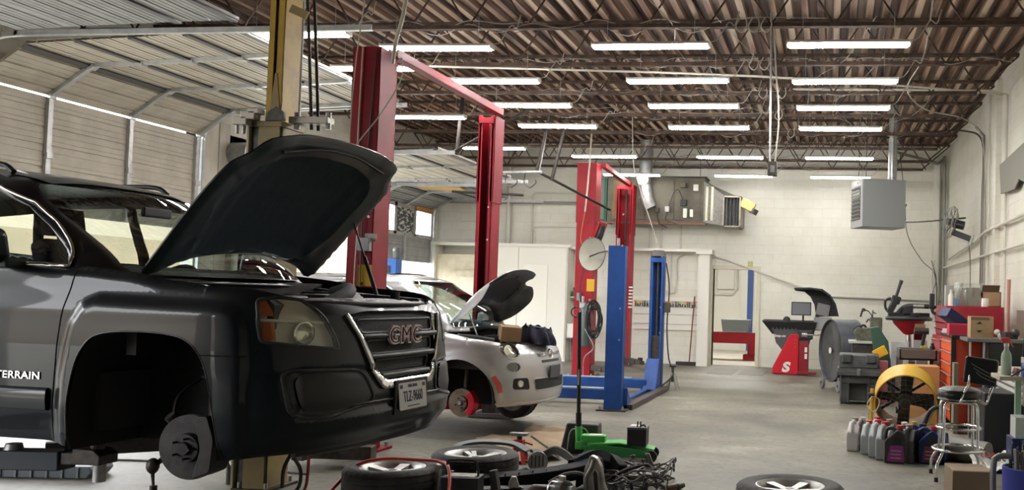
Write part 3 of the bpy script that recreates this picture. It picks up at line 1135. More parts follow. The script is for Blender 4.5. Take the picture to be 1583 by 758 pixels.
# ---------------------------------------------------------------- the black SUV
def suv():
    root = thing('suv', 'black SUV raised on the yellow lift, hood open and front wheel removed', 'car', (-2.38, 5.14, 0.38), (0, 0, R(-4)))
    arch = [(-1.352, 0.22), (-1.348, 0.328), (-1.339, 0.494), (-1.31, 0.639), (-1.27, 0.729), (-1.206, 0.797), (-1.10, 0.824), (-0.98, 0.830), (-0.874, 0.830), (-0.748, 0.819), (-0.673, 0.797), (-0.615, 0.755), (-0.568, 0.68), (-0.537, 0.575), (-0.513, 0.458), (-0.491, 0.289), (-0.487, 0.22)]
    arch = smooth2(arch, 4, False)
    rarch = [(x - 2.857 - 0.0, z) for x, z in arch]
    flare = [(-1.42, 0.1), (-1.405, 0.6), (-1.36, 0.86), (-1.30, 0.955), (-1.22, 0.99), (-0.50, 0.975), (-0.43, 0.945), (-0.395, 0.86), (-0.375, 0.70), (-0.365, 0.10)]
    def ztop(x):
        return lerp_tab([(-4.7, 1.24), (-3.0, 1.205), (-1.8, 1.175), (-1.35, 1.15), (-1.1, 1.13), (-0.84, 1.085), (-0.45, 1.068), (-0.3, 1.058), (-0.2, 1.04), (-0.1, 1.0), (0.0, 0.985), (0.2, 0.985)], x)
    def disp(s, z, x, y):
        d = 0.0
        if x > -1.6 and x < -0.2 and y > 0.6:
            p = (x, z)
            k = edge_dist(p, flare) * (1 if inside(p, flare) else -1)
            d += 0.028 * sstep(-0.03, 0.04, k)
        fl2 = [(a - 2.857, b) for a, b in flare]
        if x < -3.0 and y > 0.6:
            p = (x, z)
            k = edge_dist(p, fl2) * (1 if inside(p, fl2) else -1)
            d += 0.028 * sstep(-0.03, 0.04, k)
        if x < -1.44 and x > -3.3 and y > 0.5:
            dd_ = d; d = 0.0                       # door moulding and rocker tuck
            d -= 0.014 * sstep(0.44, 0.26, z)
            d = dd_ + d * sstep(-1.44, -1.47, x) * sstep(-3.3, -3.2, x)
        if x > -0.35 or y < 0.6:
            # lower bumper recess that holds the fog lamps
            d -= 0.022 * sstep(0.665, 0.640, z) * sstep(0.415, 0.440, z) * sstep(0.80, 0.76, y)
        return d
    W = 0.92
    sh = Shell(W, 4.7, 0.62, 3.0, 0.5, 2.6, 0.0,
               [(0.18, -0.16), (0.26, -0.06), (0.34, 0.0), (0.50, 0.015), (0.60, 0.0), (0.66, -0.03), (0.80, -0.045), (0.92, -0.075), (1.0, -0.12), (1.2, -0.2)],
               [(0.2, 0.08), (0.5, 0.0), (0.9, 0.02), (1.25, 0.10)],
               [(0.18, 0.86), (0.30, 0.90), (0.45, 0.915), (0.75, 0.92), (0.92, 0.91), (1.05, 0.885), (1.2, 0.865)],
               ztop=ztop, roll=0.055, disp=disp)
    # outline of the lower body in (s, z)
    bottom = []
    top = []
    S = sh.S
    xs_b = [(0.02, 0.235), (-0.25, 0.225), (-0.487, 0.215)]
    N = 60
    for i in range(-N, N + 1):
        s = i / N * (S - 0.001)
        x, y = sh.raw(s, 0.6)
        bz = lerp_tab([(-4.7, 0.33), (-4.2, 0.30), (-3.3, 0.262), (-1.5, 0.258), (-1.35, 0.235), (-0.487, 0.212), (-0.2, 0.235), (0.05, 0.255)], x)
        bottom.append((s, bz))
        top.append((s, ztop(x) - 0.0005))
    outer = bottom + top[::-1]
    loops = []
    for sg in (1, -1):
        loops.append(('hole', sh.side([(x, z) for x, z in [(-1.355, 0.05)] + arch + [(-0.485, 0.05)]], sg)))
        loops.append(('hole', sh.side([(-1.355 - 2.857, 0.05)] + rarch + [(-0.485 - 2.857, 0.05)], sg)))
        # headlight: from the fender to the grille
        poly = [(sg * a, z) for a, z in [(0.955, 1.005), (0.972, 0.89), (0.965, 0.80), (0.795, 0.78), (0.565, 0.757), (0.59, 0.83), (0.62, 0.90), (0.67, 0.965), (0.73, 1.008), (0.85, 1.02)]]
        loops.append(('lens_%d' % sg, rounded(poly, 0.02, 3)))
        tl = [(-4.45, 1.15), (-4.5, 0.85), (-4.66, 0.86), (-4.66, 1.15)]
        loops.append(('tail_%d' % sg, sh.side(tl, sg)))
    for sg in (1, -1):
        rc_ = rounded([(0.36, 0.49), (0.68, 0.445), (0.82, 0.47), (0.84, 0.61), (0.78, 0.635), (0.44, 0.625)], 0.05, 3)
        loops.append(('recess_%d' % sg, [(sg * a, z) for a, z in rc_]))
        for fl in (flare, [(a - 2.857, b) for a, b in flare]):
            for off in (-0.03, -0.01, 0.01, 0.04):
                fl_ = [(a, max(b, 0.24)) for a, b in offset_poly(fl, off)]
                loops.append(('flare', sh.side(fl_, sg)))
    for z0_, z1_ in ((0.640, 0.665), (0.415, 0.440)):
        loops.append(('flare', sh.front([(-0.80, z0_), (0.80, z0_), (0.80, z1_), (-0.80, z1_)])))
    G0 = [(-0.475, 0.935), (-0.40, 0.80), (-0.30, 0.62), (-0.235, 0.575), (0.235, 0.575), (0.30, 0.62), (0.40, 0.80), (0.475, 0.935), (0.30, 0.955), (-0.30, 0.955)]
    G1 = [(-0.50, 0.950), (-0.425, 0.80), (-0.325, 0.60), (-0.26, 0.525), (0.26, 0.525), (0.325, 0.60), (0.425, 0.80), (0.50, 0.950), (0.475, 0.952), (-0.475, 0.952)]
    G1 = [(-0.50, 0.935), (-0.425, 0.80), (-0.325, 0.60), (-0.26, 0.528), (0.26, 0.528), (0.325, 0.60), (0.425, 0.80), (0.50, 0.935)] + [(0.475, 0.935), (0.40, 0.80), (0.30, 0.62), (0.235, 0.575), (-0.235, 0.575), (-0.30, 0.62), (-0.40, 0.80), (-0.475, 0.935)]
    loops.append(('grille', sh.front(rounded(G0, 0.03, 2))))
    loops.append(('chrome', sh.front(rounded(G1, 0.02, 2))))
    low = [(-0.74, 0.63), (-0.70, 0.46), (-0.60, 0.43), (0.60, 0.43), (0.70, 0.46), (0.74, 0.63), (0.30, 0.50), (-0.30, 0.50)]
    data = chart(sh, outer, loops, 0.021)
    
    for sg in (1, -1):
        surf_mesh('bumper_recess', sh, data['recess_%d' % sg], M_BLACK, root, off=-0.012 * -sg * sg)
    body = surf_mesh('body', sh, data['body'], m_gpaint, root, exact=True)
    if 'grille' in data:
        g = surf_mesh('grille', sh, data['grille'], m_mesh, root, off=0.0)
        for v in g.data.vertices:
            v.co.x -= 0.035
    surf_mesh('grille_surround', sh, data['chrome'], m_cchrome, root, off=0, solid=-0.02)
    # grille bars: three framed slots
    grl = g
    for k, (zc, hw) in enumerate(((0.875, 0.385), (0.760, 0.335), (0.655, 0.275))):
        o = MB()
        out = rounded([(-hw, zc - 0.035), (hw, zc - 0.035), (hw * 1.05, zc + 0.035), (-hw * 1.05, zc + 0.035)], 0.03, 3)
        sh.tube(o, sh.front(out), 0.008, off=-0.012, closed=True)
        o.build('grille_slot', m_gtrim, parent=grl, smooth=50)
        o = MB()
        pts = [(-hw * 0.95, zc), (hw * 0.95, zc)]
        q = [sh(*p) for p in resample(sh.front(pts), 0.05, False)]
        n = len(q)
        vs = [(a[0] - 0.016, a[1], a[2] - 0.03) for a in q] + [(a[0] - 0.02, a[1], a[2] + 0.03) for a in q]
        o.add(vs, [(i, i + 1, n + i + 1, n + i) for i in range(n - 1)])
        o.build('grille_mesh', m_mesh, parent=grl)
    for zc, hw in ((0.818, 0.40), (0.708, 0.345), (0.602, 0.26)):
        q = [sh(*p) for p in resample(sh.front([(-hw, zc), (hw, zc)]), 0.04, False)]
        MB().tube([(a[0] + 0.004, a[1], a[2]) for a in q], 0.016, n=8).build('grille_bar', m_gtrim, parent=grl, smooth=60)
    # headlights
    for sg in (-1, 1):
        d = data.get('lens_%d' % sg)
        lens = surf_mesh('headlight', sh, d, m_lens, root, off=0.001)
        bowl = surf_mesh('reflector_bowl', sh, d, m_refl, lens, off=0.0)
        for v in bowl.data.vertices:
            v.co.x -= 0.045; v.co.y -= sg * 0.03
        hp = [Vector(sh(*p)) for p in resample([l for k, l in loops if k == 'lens_%d' % sg][0], 0.03)]
        MB().tube([p + Vector((-0.004, -sg * 0.003, 0)) for p in hp], 0.010, n=6, closed=True).build('lamp_rim', m_gtrim, parent=lens, smooth=60)
        # divider, round projector and amber side
        ce = Vector((-0.215, sg * 0.70, 0.84))
        MB().lathe([(0.012, -0.02), (0.045, -0.015), (0.055, 0.02), (0.060, 0.025), (0.052, 0.028), (0.045, 0.01), (0.03, 0.0)], ce, (1, sg * 0.35, 0), 24).build('projector', M_CHROME, parent=lens, smooth=40)
        MB().ball(ce + Vector((0.0, 0, 0)), 0.045, 14, (0.6, 1, 1)).build('projector_bulb', m_lens, parent=lens, smooth=60)
        dv = []
        for a in range(9):
            t = a / 8
            p = Vector(sh(sg * (0.955 * (1 - t) + 0.63 * t), 0.905 - 0.012 * t))
            dv.append(p + Vector((-0.02, -sg * 0.012, 0)))
        MB().tube(dv, 0.008, n=6).build('lamp_divider', m_refl, parent=lens, smooth=60)
        am = MB()
        for zc0, zc1 in ((0.805, 0.895), (0.925, 1.005)):
            vs = []
            for t in (0, 1):
                for x_ in (0.955, 0.925, 0.895):
                    z_ = zc0 + (zc1 - zc0) * t
                    p = Vector(sh(sg * x_, z_)) + Vector((-0.012, -sg * 0.02, 0))
                    vs.append(p)
            am.add(vs, [(0, 1, 4, 3), (1, 2, 5, 4)])
        am.build('amber_reflector', m_amber, parent=lens)
    for sg in (-1, 1):
        surf_mesh('tail_lamp', sh, data['tail_%d' % sg], mat('tail_red', (0.4, 0.01, 0.01), 0.2, coat=1.0), root)
    # seams
    lines = [[(-1.388, 1.13), (-1.43, 0.89), (-1.447, 0.55), (-1.458, 0.27)], [(-0.595, 0.728), (-0.37, 0.728)], [(-2.45, 1.18), (-2.5, 0.28)], [(-3.35, 1.2), (-3.30, 0.9), (-3.2, 0.6)]]
    for sg in (-1, 1):
        for l in lines:
            gm = MB()
            sh.tube(gm, [(sg * sh.Sx(x, z), z) for x, z in l], 0.0035, off=0.0)
            gm.build('panel_seam', m_gap, parent=root)
        gm = MB()
        sh.tube(gm, [(sg * 1.0, 0.73), (sg * 0.97, 0.775)], 0.003, off=0.0)
        gm.build('bumper_seam', m_gap, parent=root)
    # lower bumper: dark recess frame with fog lamps
    for sg in (-1, 1):
        fm = MB()
        sh.tube(fm, [(sg * a, z) for a, z in rounded([(0.33, 0.475), (0.69, 0.415), (0.865, 0.44), (0.885, 0.635), (0.82, 0.66), (0.40, 0.645)], 0.06, 3)], 0.012, off=-0.002, closed=True)
        f_ = fm.build('fog_recess_frame', m_gtrim, parent=root, smooth=60)
        c = Vector(sh(sh.Sy(sg * 0.60, 0.55), 0.55))
        MB().lathe([(0.0, -0.03), (0.03, -0.025), (0.045, 0.0), (0.05, 0.008), (0.05, -0.03)], c + Vector((-0.01, 0, 0)), (1, sg * 0.35, 0), 18).build('fog_lamp', M_CHROME, parent=f_, smooth=40)
    br = MB()
    q = [Vector(sh(*p)) for p in resample(sh.front([(-0.62, 0.470), (0.62, 0.470)]), 0.06, False)]
    br.tube([p + Vector((0.004, 0, 0)) for p in q], 0.008, n=8)
    br.build('bumper_strip', M_DARKM, parent=root, smooth=60)
    q = [Vector(sh(*p)) for p in resample(sh.front([(-0.70, 0.28), (0.70, 0.28)]), 0.06, False)]
    MB().tube([p + Vector((-0.07, 0, -0.03)) for p in q], 0.035, n=10).build('air_dam', M_BLACK, parent=root, smooth=60)
    # under-chin panel and floor pan
    MB().lohi((-3.9, -0.80, 0.24), (-1.40, 0.80, 0.30)).lohi((-1.45, -0.42, 0.22), (-0.42, 0.42, 0.28)).lohi((-0.47, -0.60, 0.24), (-0.20, 0.60, 0.27)).build('floor_pan', m_dark, parent=root, bevel=0.02)
    for sg in (-1, 1):
        for pl in (arch, rarch):
            ln = MB()
            arch_liner(ln, pl, sg * 0.925, sg * 0.45)
            ln.build('wheel_housing', m_liner, parent=root)
            ed = MB()
            sh.tube(ed, [(sg * sh.Sx(x, z), z) for x, z in pl], 0.005, off=-0.002)
            ed.build('arch_lip', m_gtrim, parent=root, smooth=60)
    # door mouldings
    for sg in (-1, 1):
        for x0_, x1_ in ((-1.475, -2.44), (-2.50, -3.26)):
            prof = ((0.412, -0.004), (0.418, 0.018), (0.470, 0.022), (0.512, 0.020), (0.522, 0.014), (0.530, -0.004))
            xs_ = [x0_ + (x1_ - x0_) * k / 12 for k in range(13)]
            vs_ = []
            for x_ in xs_:
                for z_, o_ in prof:
                    p = sh.raw(sg * sh.Sx(x_, z_), z_)
                    vs_.append((p[0], p[1] + sg * o_, z_))
            m_ = MB()
            n_ = len(prof)
            m_.add(vs_, [(i * n_ + j, (i + 1) * n_ + j, (i + 1) * n_ + j + 1, i * n_ + j + 1) for i in range(12) for j in range(n_ - 1)] + [tuple(range(n_)), tuple(12 * n_ + j for j in range(n_))])
            m_.build('door_moulding', m_gpaint, parent=root, smooth=40)
    # door handles, mirror, side badge
    for x in (-2.25, -3.1):
        for sg in (-1, 1):
            p = Vector(sh(sg * sh.Sx(x, 0.98), 0.98))
            MB().tube([p + Vector((0.09, sg * -0.005, 0)), p + Vector((0.05, sg * 0.035, 0)), p + Vector((-0.05, sg * 0.035, 0)), p + Vector((-0.09, sg * -0.005, 0))], 0.013, n=8, smooth=4).build('door_handle', m_cchrome, parent=root, smooth=60)
    for sg in (-1, 1):
        mm = MB()
        mm.box((0, 0, 0), (0.13, 0.27, 0.19), taper=0.8)
        o = mm.build('side_mirror', m_gpaint, parent=root, loc=(-1.80, sg * 1.03, 1.245), bevel=0.05, bseg=3)
        MB().box((0.03, -sg * 0.14, -0.09), (0.09, 0.14, 0.05)).build('mirror_arm', m_gtrim, parent=o, bevel=0.012)
        MB().box((-0.066, 0, 0.0), (0.004, 0.21, 0.14)).build('mirror_glass', M_CHROME, parent=o)
    p = Vector(sh(-sh.Sx(-1.66, 0.585), 0.585))
    text_part('model_lettering', 'TERRAIN', 0.052, M_CHROME, root, (-1.66, p.y - 0.003, 0.585), (R(90), 0, 0), 0.003, sx=1.25, bold=0.0006, spacing=1.05)
    # badge
    fx = sh(0.0, 0.82)[0]
    text_part('badge', 'GMC', 0.135, mat('badge_edge', (0.90, 0.78, 0.80), 0.3, 0.0), root, (fx + 0.012, 0.0, 0.815), (R(90), 0, R(90)), 0.008, sx=1.15, bold=0.0060, spacing=1.08, label='GMC badge, silver edged red letters')
    text_part('badge_face', 'GMC', 0.135, mat('badge_dark', (0.045, 0.008, 0.012), 0.3), root, (fx + 0.022, 0.0, 0.815), (R(90), 0, R(90)), 0.003, sx=1.15, bold=-0.0035, spacing=1.08)
    # number plate
    px_ = sh(0.0, 0.47)[0] + 0.028
    pl = MB().prism(rounded([(-0.152, -0.076), (0.152, -0.076), (0.152, 0.076), (-0.152, 0.076)], 0.012), -0.002, 0.002, 'x').build('license_plate', mat('plate_white', (0.62, 0.64, 0.62), 0.35), parent=root, loc=(px_, 0.015, 0.475), rot=(0, R(-6), 0))
    m_pl = mat('plate_blue', (0.03, 0.04, 0.12), 0.4)
    text_part('plate_number', 'TLZ-9660', 0.085, m_pl, pl, (0.003, 0, -0.006), (R(90), 0, R(90)), 0.001, sx=0.62, bold=0.001)
    text_part('plate_state', 'VIRGINIA', 0.026, m_pl, pl, (0.003, 0, 0.054), (R(90), 0, R(90)), 0.001)
    for y_, z_, w_, h_ in ((-0.125, 0.054, 0.028, 0.02), (0.125, 0.054, 0.028, 0.02), (0.0, -0.058, 0.13, 0.006)):
        MB().box((0.003, y_, z_), (0.002, w_, h_)).build('plate_sticker', m_pl, parent=pl)
    MB().box((px_ - 0.012, 0.015, 0.475), (0.012, 0.36, 0.19)).build('plate_bracket', M_BLACK, parent=root, bevel=0.006)

    # ------------ greenhouse
    gh = Shell(0.84, 3.5, 0.40, 2.8, 0.5, 2.5, -1.10,
               [(1.05, 0.06), (1.13, -0.03), (1.60, -0.75), (1.65, -0.88), (1.72, -1.15)],
               [(1.05, 0.0), (1.3, 0.06), (1.65, 0.30), (1.72, 0.40)],
               [(1.05, 0.875), (1.14, 0.855), (1.27, 0.805), (1.375, 0.768), (1.48, 0.735), (1.57, 0.70), (1.64, 0.64), (1.70, 0.55)], mode='scale')
    S2 = gh.S - 0.001
    outer = [(-S2 + 2 * S2 * i / 90, 1.08) for i in range(91)] + [(S2 - 2 * S2 * i / 90, 1.70) for i in range(91)]
    fw_ = [(-1.475, 1.165), (-1.50, 1.212), (-1.568, 1.272), (-1.71, 1.372), (-1.872, 1.472), (-2.08, 1.555), (-2.3, 1.585), (-2.5, 1.595), (-2.50, 1.19)]
    rw_ = [(-2.58, 1.205), (-2.57, 1.595), (-3.0, 1.59), (-3.28, 1.56), (-3.36, 1.23)]
    qw_ = [(-3.44, 1.25), (-3.36, 1.55), (-3.75, 1.52), (-4.05, 1.30)]
    loops = []
    for sg in (1, -1):
        loops.append(('side_%d' % sg, gh.side(fw_, sg)))
        loops.append(('rside_%d' % sg, gh.side(rw_, sg)))
        loops.append(('qside_%d' % sg, gh.side(qw_, sg)))
    ws = [(-0.69, 1.12), (-0.715, 1.16), (-0.695, 1.23), (-0.665, 1.34), (-0.635, 1.47), (-0.605, 1.585), (-0.56, 1.625), (0.56, 1.625), (0.605, 1.585), (0.635, 1.47), (0.665, 1.34), (0.695, 1.23), (0.715, 1.16), (0.69, 1.12)]
    loops.append(('ws', gh.front(ws)))
    rg = [(-0.60, 1.28), (-0.55, 1.58), (0.55, 1.58), (0.60, 1.28)]
    loops.append(('rear', [(gh.Sy(y, z, True) if y > 0 else -abs(gh.Sy(y, z, True)), z) for y, z in rg if y > 0]))
    # rear glass crosses the seam at the back centre: one pane per half
    rl = [(gh.Sy(0.60, 1.28, True), 1.28), (S2 - 0.01, 1.28), (S2 - 0.01, 1.58), (gh.Sy(0.55, 1.58, True), 1.58)]
    loops[-1] = ('rear_1', rl)
    loops.append(('rear_2', [(-a, b) for a, b in rl]))
    data = chart(gh, outer, loops, 0.05)
    cab = surf_mesh('cabin_frame', gh, data['body'], m_gpaint, root, solid=0.012)
    surf_mesh('windshield', gh, data['ws'], m_glasscar, root)
    for sg in (1, -1):
        for k in ('side_%d', 'rside_%d', 'qside_%d'):
            surf_mesh('side_window', gh, data[k % sg], m_glasscar, root, off=-0.004)
        c = MB()
        gh.tube(c, [(sg * gh.Sx(x, z), z) for x, z in [(-2.5, 1.175), (-1.455, 1.148), (-1.475, 1.212), (-1.545, 1.285), (-1.695, 1.39), (-1.862, 1.49), (-2.07, 1.572), (-2.3, 1.602), (-2.55, 1.612)]], 0.0095, off=0.006)
        c.build('window_chrome', m_cchrome, parent=root, smooth=60)
    surf_mesh('rear_window', gh, data['rear_1'], m_glasscar, root)
    surf_mesh('rear_window', gh, data['rear_2'], m_glasscar, root)
    # roof skin
    def roof(u, v):
        x = -1.93 - 2.07 * u
        w_ = 0.60 * (1 - 0.12 * (2 * u - 1) ** 4)
        y = (v * 2 - 1) * w_
        zc = 1.695 - 0.10 * max(0, (0.12 - u) / 0.12) ** 2 * 0.5 - 0.05 * u * u
        return (x, y, zc - 0.032 * (abs(2 * v - 1)) ** 3)
    MB().grid(roof, 24, 16).build('roof', m_gpaint, parent=root, smooth=60)
    for sg in (-1, 1):
        MB().tube([(-2.15, sg * 0.565, 1.675), (-2.25, sg * 0.565, 1.722), (-2.6, sg * 0.57, 1.728), (-3.4, sg * 0.57, 1.716), (-3.75, sg * 0.56, 1.70), (-3.85, sg * 0.55, 1.66)], 0.016, n=8, smooth=4).build('roof_rail', M_BLACK, parent=root, smooth=60)
    # cowl, dash, interior
    MB().grid(lambda u, v: (-1.06 - 0.30 * u - 0.25 * abs(2 * v - 1) ** 3 * 1.0, (2 * v - 1) * (0.80 - 0.02 * u), 1.115 + 0.03 * u), 4, 16).build('cowl', M_BLACK, parent=root, smooth=60)
    MB().prism([(-1.35, 0.75), (-1.30, 1.10), (-1.60, 1.17), (-1.80, 1.13), (-1.86, 0.95), (-1.80, 0.7)], -0.74, 0.74).build('dashboard', m_seat, parent=root, bevel=0.03)
    for sg in (-1, 1):
        s_ = seat_mesh(-2.35, sg * 0.37, 0.62).build('seat', m_seat, parent=root, bevel=0.05, bseg=3)
        headrest(-2.35, sg * 0.37, 0.62).build('headrest', m_seat, parent=s_, bevel=0.03)
        s_ = seat_mesh(-3.25, sg * 0.37, 0.64).build('seat', m_seat, parent=root, bevel=0.05, bseg=3)
        headrest(-3.25, sg * 0.37, 0.62).build('headrest', m_seat, parent=s_, bevel=0.03)
    steering(-1.90, 0.37, 1.02).build('steering_wheel', M_BLACK, parent=root, smooth=50)
    MB().box((-1.72, 0, 1.50), (0.03, 0.22, 0.06)).build('rear_view_mirror', M_BLACK, parent=root, bevel=0.01)
    MB().lohi((-4.2, -0.78, 0.30), (-1.3, 0.78, 0.60)).build('cabin_floor', m_seat, parent=root)
    for sg in (-1, 1):
        MB().lohi((-3.4, sg * 0.83, 0.35), (-1.40, sg * 0.80, 1.12)).build('door_card', m_seat, parent=root)

    # ------------ open hood
    hood = bpy.data.objects.new('hood', None)
    hood_out = [(0.0, -0.735), (0.20, -0.775), (0.60, -0.795), (0.77, -0.79), (0.82, -0.765), (0.88, -0.70), (0.985, -0.655), (1.04, -0.46), (1.06, -0.15), (1.06, 0.15), (1.04, 0.46), (0.985, 0.655), (0.88, 0.70), (0.82, 0.765), (0.77, 0.79), (0.60, 0.795), (0.20, 0.775), (0.0, 0.735), (0.07, 0.55), (0.12, 0.3), (0.135, 0.0), (0.12, -0.3), (0.07, -0.55)]
    hood_out = smooth2(hood_out, 3)
    def hz(x, y):
        c = 0.075 - 0.035 * (abs(y) / 0.78) ** 2.2 * 1.6
        c -= 0.065 * (max(0, x - 0.45) / 0.6) ** 2.4
        c += 0.012 * sstep(0.50, 0.42, abs(y)) * sstep(0.05, 0.5, x)
        return (x, y, c)
    pad = [(0.16, -0.50), (0.55, -0.62), (0.80, -0.56), (0.90, -0.30), (0.92, 0.0), (0.90, 0.30), (0.80, 0.56), (0.55, 0.62), (0.16, 0.50), (0.20, 0.0)]
    def hu(x, y):
        p = hz(x, y)
        e = edge_dist((x, y), hood_out)
        k = edge_dist((x, y), pad) * (1 if inside((x, y), pad) else -1)
        t = 0.008 + 0.028 * sstep(0.0, 0.035, e) - 0.016 * sstep(-0.03, 0.04, k)
        t += 0.01 * math.exp(-((x - 0.62) / 0.02) ** 2) * sstep(-0.01, 0.03, k)
        t -= 0.012 * math.exp(-(((x - 0.25) / 0.05) ** 2 + ((abs(y) - 0.60) / 0.05) ** 2))
        return (x, y, p[2] - t)
    th = R(-49.5)
    dat = chart(hz, hood_out, [], 0.05)
    o1 = surf_mesh('hood', hz, dat['body'], m_gpaint, root)
    dat = chart(hu, hood_out, [('pad', smooth2(pad, 3))], 0.035)
    o2 = surf_mesh('hood_underside', hu, dat['body'], mat('hood_inner', (0.022, 0.036, 0.044), 0.5, coat=0.3), o1, flip=True)
    o3 = surf_mesh('insulation_pad', hu, dat['pad'], mat('hood_pad', (0.018, 0.032, 0.042), 0.95, bump=0.3, bscale=14), o1, flip=True)
    n = len(hood_out)
    rim = MB()
    rp = [hz(*p) for p in hood_out]
    rq = [hu(*p) for p in hood_out]
    rim.add(rp + rq, [(i, (i + 1) % n, n + (i + 1) % n, n + i) for i in range(n)])
    rim.build('hood_edge', m_gpaint, parent=o1, smooth=60)
    q = [Vector(hu(x, y)) + Vector((0, 0, -0.008)) for x, y in [(0.93, -0.52), (0.985, -0.2), (0.995, 0), (0.985, 0.2), (0.93, 0.52)]]
    MB().tube(q, 0.010, n=6, smooth=4).build('hood_seal', M_RUBBER, parent=o1, smooth=60)
    bpy.data.objects.remove(hood)
    o1.location = (-1.14, 0, 1.115)
    o1.rotation_euler = (R(2.2), th, 0)
    # gas struts
    for sg in (1, -1):
        a = Vector((-0.66, sg * 0.74, 1.02))
        b = Vector((-1.14, 0, 1.115)) + Euler((0, th, 0)).to_matrix() @ Vector((0.50, sg * 0.70, 0.02))
        if sg < 0:
            continue
        mm = MB().cyl(a, a.lerp(b, 0.55), 0.013, n=10).cyl(a.lerp(b, 0.5), b, 0.006, n=8)
        mm.build('hood_strut', M_BLACK, parent=root, smooth=50)
    # engine bay: surround, radiator cover, engine and box shapes
    bay = MB()
    for sg in (-1, 1):
        bay.prism([(-1.10, 1.07), (-0.80, 1.045), (-0.35, 1.02), (-0.30, 0.98), (-0.30, 0.86), (-1.15, 0.86)], sg * 0.80, sg * 0.70)
    bay.lohi((-1.16, -0.78, 0.7), (-1.10, 0.78, 1.10))
    bay.build('engine_bay', m_dark, parent=root)
    def rc(u, v):
        y = (v * 2 - 1) * 0.74
        x = -0.115 - 0.20 * u - 0.30 * abs(2 * v - 1) ** 3.2
        return (x, y, 0.985 + 0.035 * u - 0.01 * abs(2 * v - 1) ** 2 + 0.008 * math.sin(v * 40) * (0.3 < u < 0.8))
    MB().grid(rc, 10, 40).build('radiator_cover', m_dusty, parent=root, smooth=50)
    MB().tube([(-0.12 - 0.30 * abs(t) ** 3.2, t * 0.74, 0.992) for t in [i / 10 - 1 for i in range(21)]], 0.014, n=8).build('bumper_top_seal', M_BLACK, parent=root, smooth=60)
    MB().box((-0.62, 0.0, 0.90), (0.42, 0.62, 0.22)).box((-0.60, 0.05, 1.01), (0.30, 0.40, 0.05)).build('engine', M_BLACK, parent=root, bevel=0.03)
    MB().box((-0.55, -0.50, 0.93), (0.3, 0.26, 0.2)).build('fuse_box', M_BLACK, parent=root, bevel=0.02)
    MB().box((-0.85, 0.50, 0.95), (0.3, 0.26, 0.2)).build('air_box', M_BLACK, parent=root, bevel=0.03)
    MB().tube([(-0.80, 0.45, 1.04), (-0.60, 0.30, 1.07), (-0.45, 0.05, 1.04), (-0.42, -0.2, 0.98)], 0.04, n=10, smooth=4).build('intake_hose', M_RUBBER, parent=root, smooth=60)
    MB().cyl((-1.02, -0.60, 1.02), (-1.02, -0.60, 1.09), 0.05, n=16).cyl((-0.35, 0.42, 0.98), (-0.35, 0.42, 1.06), 0.03, n=12).build('reservoir_cap', M_BLACK, parent=root, smooth=40)

    # ------------ suspension and brake at the near front corner
    sus = MB()
    sus.cyl((-0.80, -0.52, 0.35), (-0.84, -0.50, 0.80), 0.028, n=12)
    sus.cyl((-0.80, -0.54, 0.30), (-0.815, -0.52, 0.55), 0.045, n=14)
    st = sus.build('strut', M_DARKM, parent=root, smooth=40)
    pts = []
    for i in range(61):
        t = i / 60 * 2 * PI * 5
        pts.append((-0.825 + 0.075 * math.cos(t), -0.51 + 0.075 * math.sin(t), 0.55 + 0.25 * i / 60))
    MB().tube(pts, 0.010, n=6).build('coil_spring', M_DARKM, parent=st, smooth=60)
    hub = MB()
    hub.lathe([(0.0, -0.02), (0.03, -0.02), (0.034, 0.0), (0.07, 0.0), (0.075, 0.035), (0.165, 0.037), (0.165, 0.045), (0.14, 0.046), (0.165, 0.055), (0.165, 0.063), (0.06, 0.066)], (-0.77, -0.80, 0.245), (-0.10, 1, 0.02), 40)
    for i in range(5):
        t = 2 * PI * i / 5
        hub.cyl((-0.77 + 0.052 * math.cos(t), -0.84, 0.245 + 0.052 * math.sin(t)), (-0.77 + 0.052 * math.cos(t), -0.79, 0.245 + 0.052 * math.sin(t)), 0.006, n=8)
    hb = hub.build('brake_disc', mat('dark_disc', (0.06, 0.06, 0.062), 0.5, 0.5, (0.03, 0.03, 0.032), 9), parent=root, smooth=35)
    MB().prism(rounded([(-0.70, 0.10), (-0.60, 0.14), (-0.585, 0.30), (-0.63, 0.42), (-0.70, 0.40), (-0.66, 0.25)], 0.02), -0.83, -0.70).build('brake_caliper', m_dark, parent=root, bevel=0.01)
    MB().tube([(-0.90, -0.76, 0.40), (-0.86, -0.70, 0.32), (-0.80, -0.68, 0.22), (-0.86, -0.66, 0.12)], [0.03, 0.045, 0.05, 0.02], n=10, smooth=4).build('knuckle', M_DARKM, parent=root, smooth=50)
    MB().tube([(-0.62, -0.45, 0.22), (-0.72, -0.60, 0.17), (-0.80, -0.70, 0.13)], [0.03, 0.04, 0.02], n=8, smooth=4).tube([(-1.10, -0.42, 0.20), (-0.95, -0.6, 0.16), (-0.80, -0.70, 0.13)], 0.03, n=8, smooth=4).build('control_arm', m_dark, parent=root, smooth=50)
    MB().tube([(-0.95, -0.45, 0.20), (-0.99, -0.66, 0.17), (-1.02, -0.72, 0.12)], 0.014, n=8, smooth=4).ball((-1.02, -0.72, 0.13), 0.032, 10, (1, 1, 1.3)).cyl((-1.02, -0.72, 0.10), (-1.01, -0.72, 0.02), 0.010, 0.006, n=8).cyl((-1.01, -0.72, 0.03), (-1.01, -0.72, 0.005), 0.018, n=8).build('tie_rod_end', M_DARKM, parent=root, smooth=50)
    MB().tube([(-0.88, -0.5, 0.60), (-0.90, -0.7, 0.50), (-0.88, -0.76, 0.38)], 0.007, n=6, smooth=4).build('brake_hose', M_CABLEB, parent=root, smooth=50)
    return root
suv()

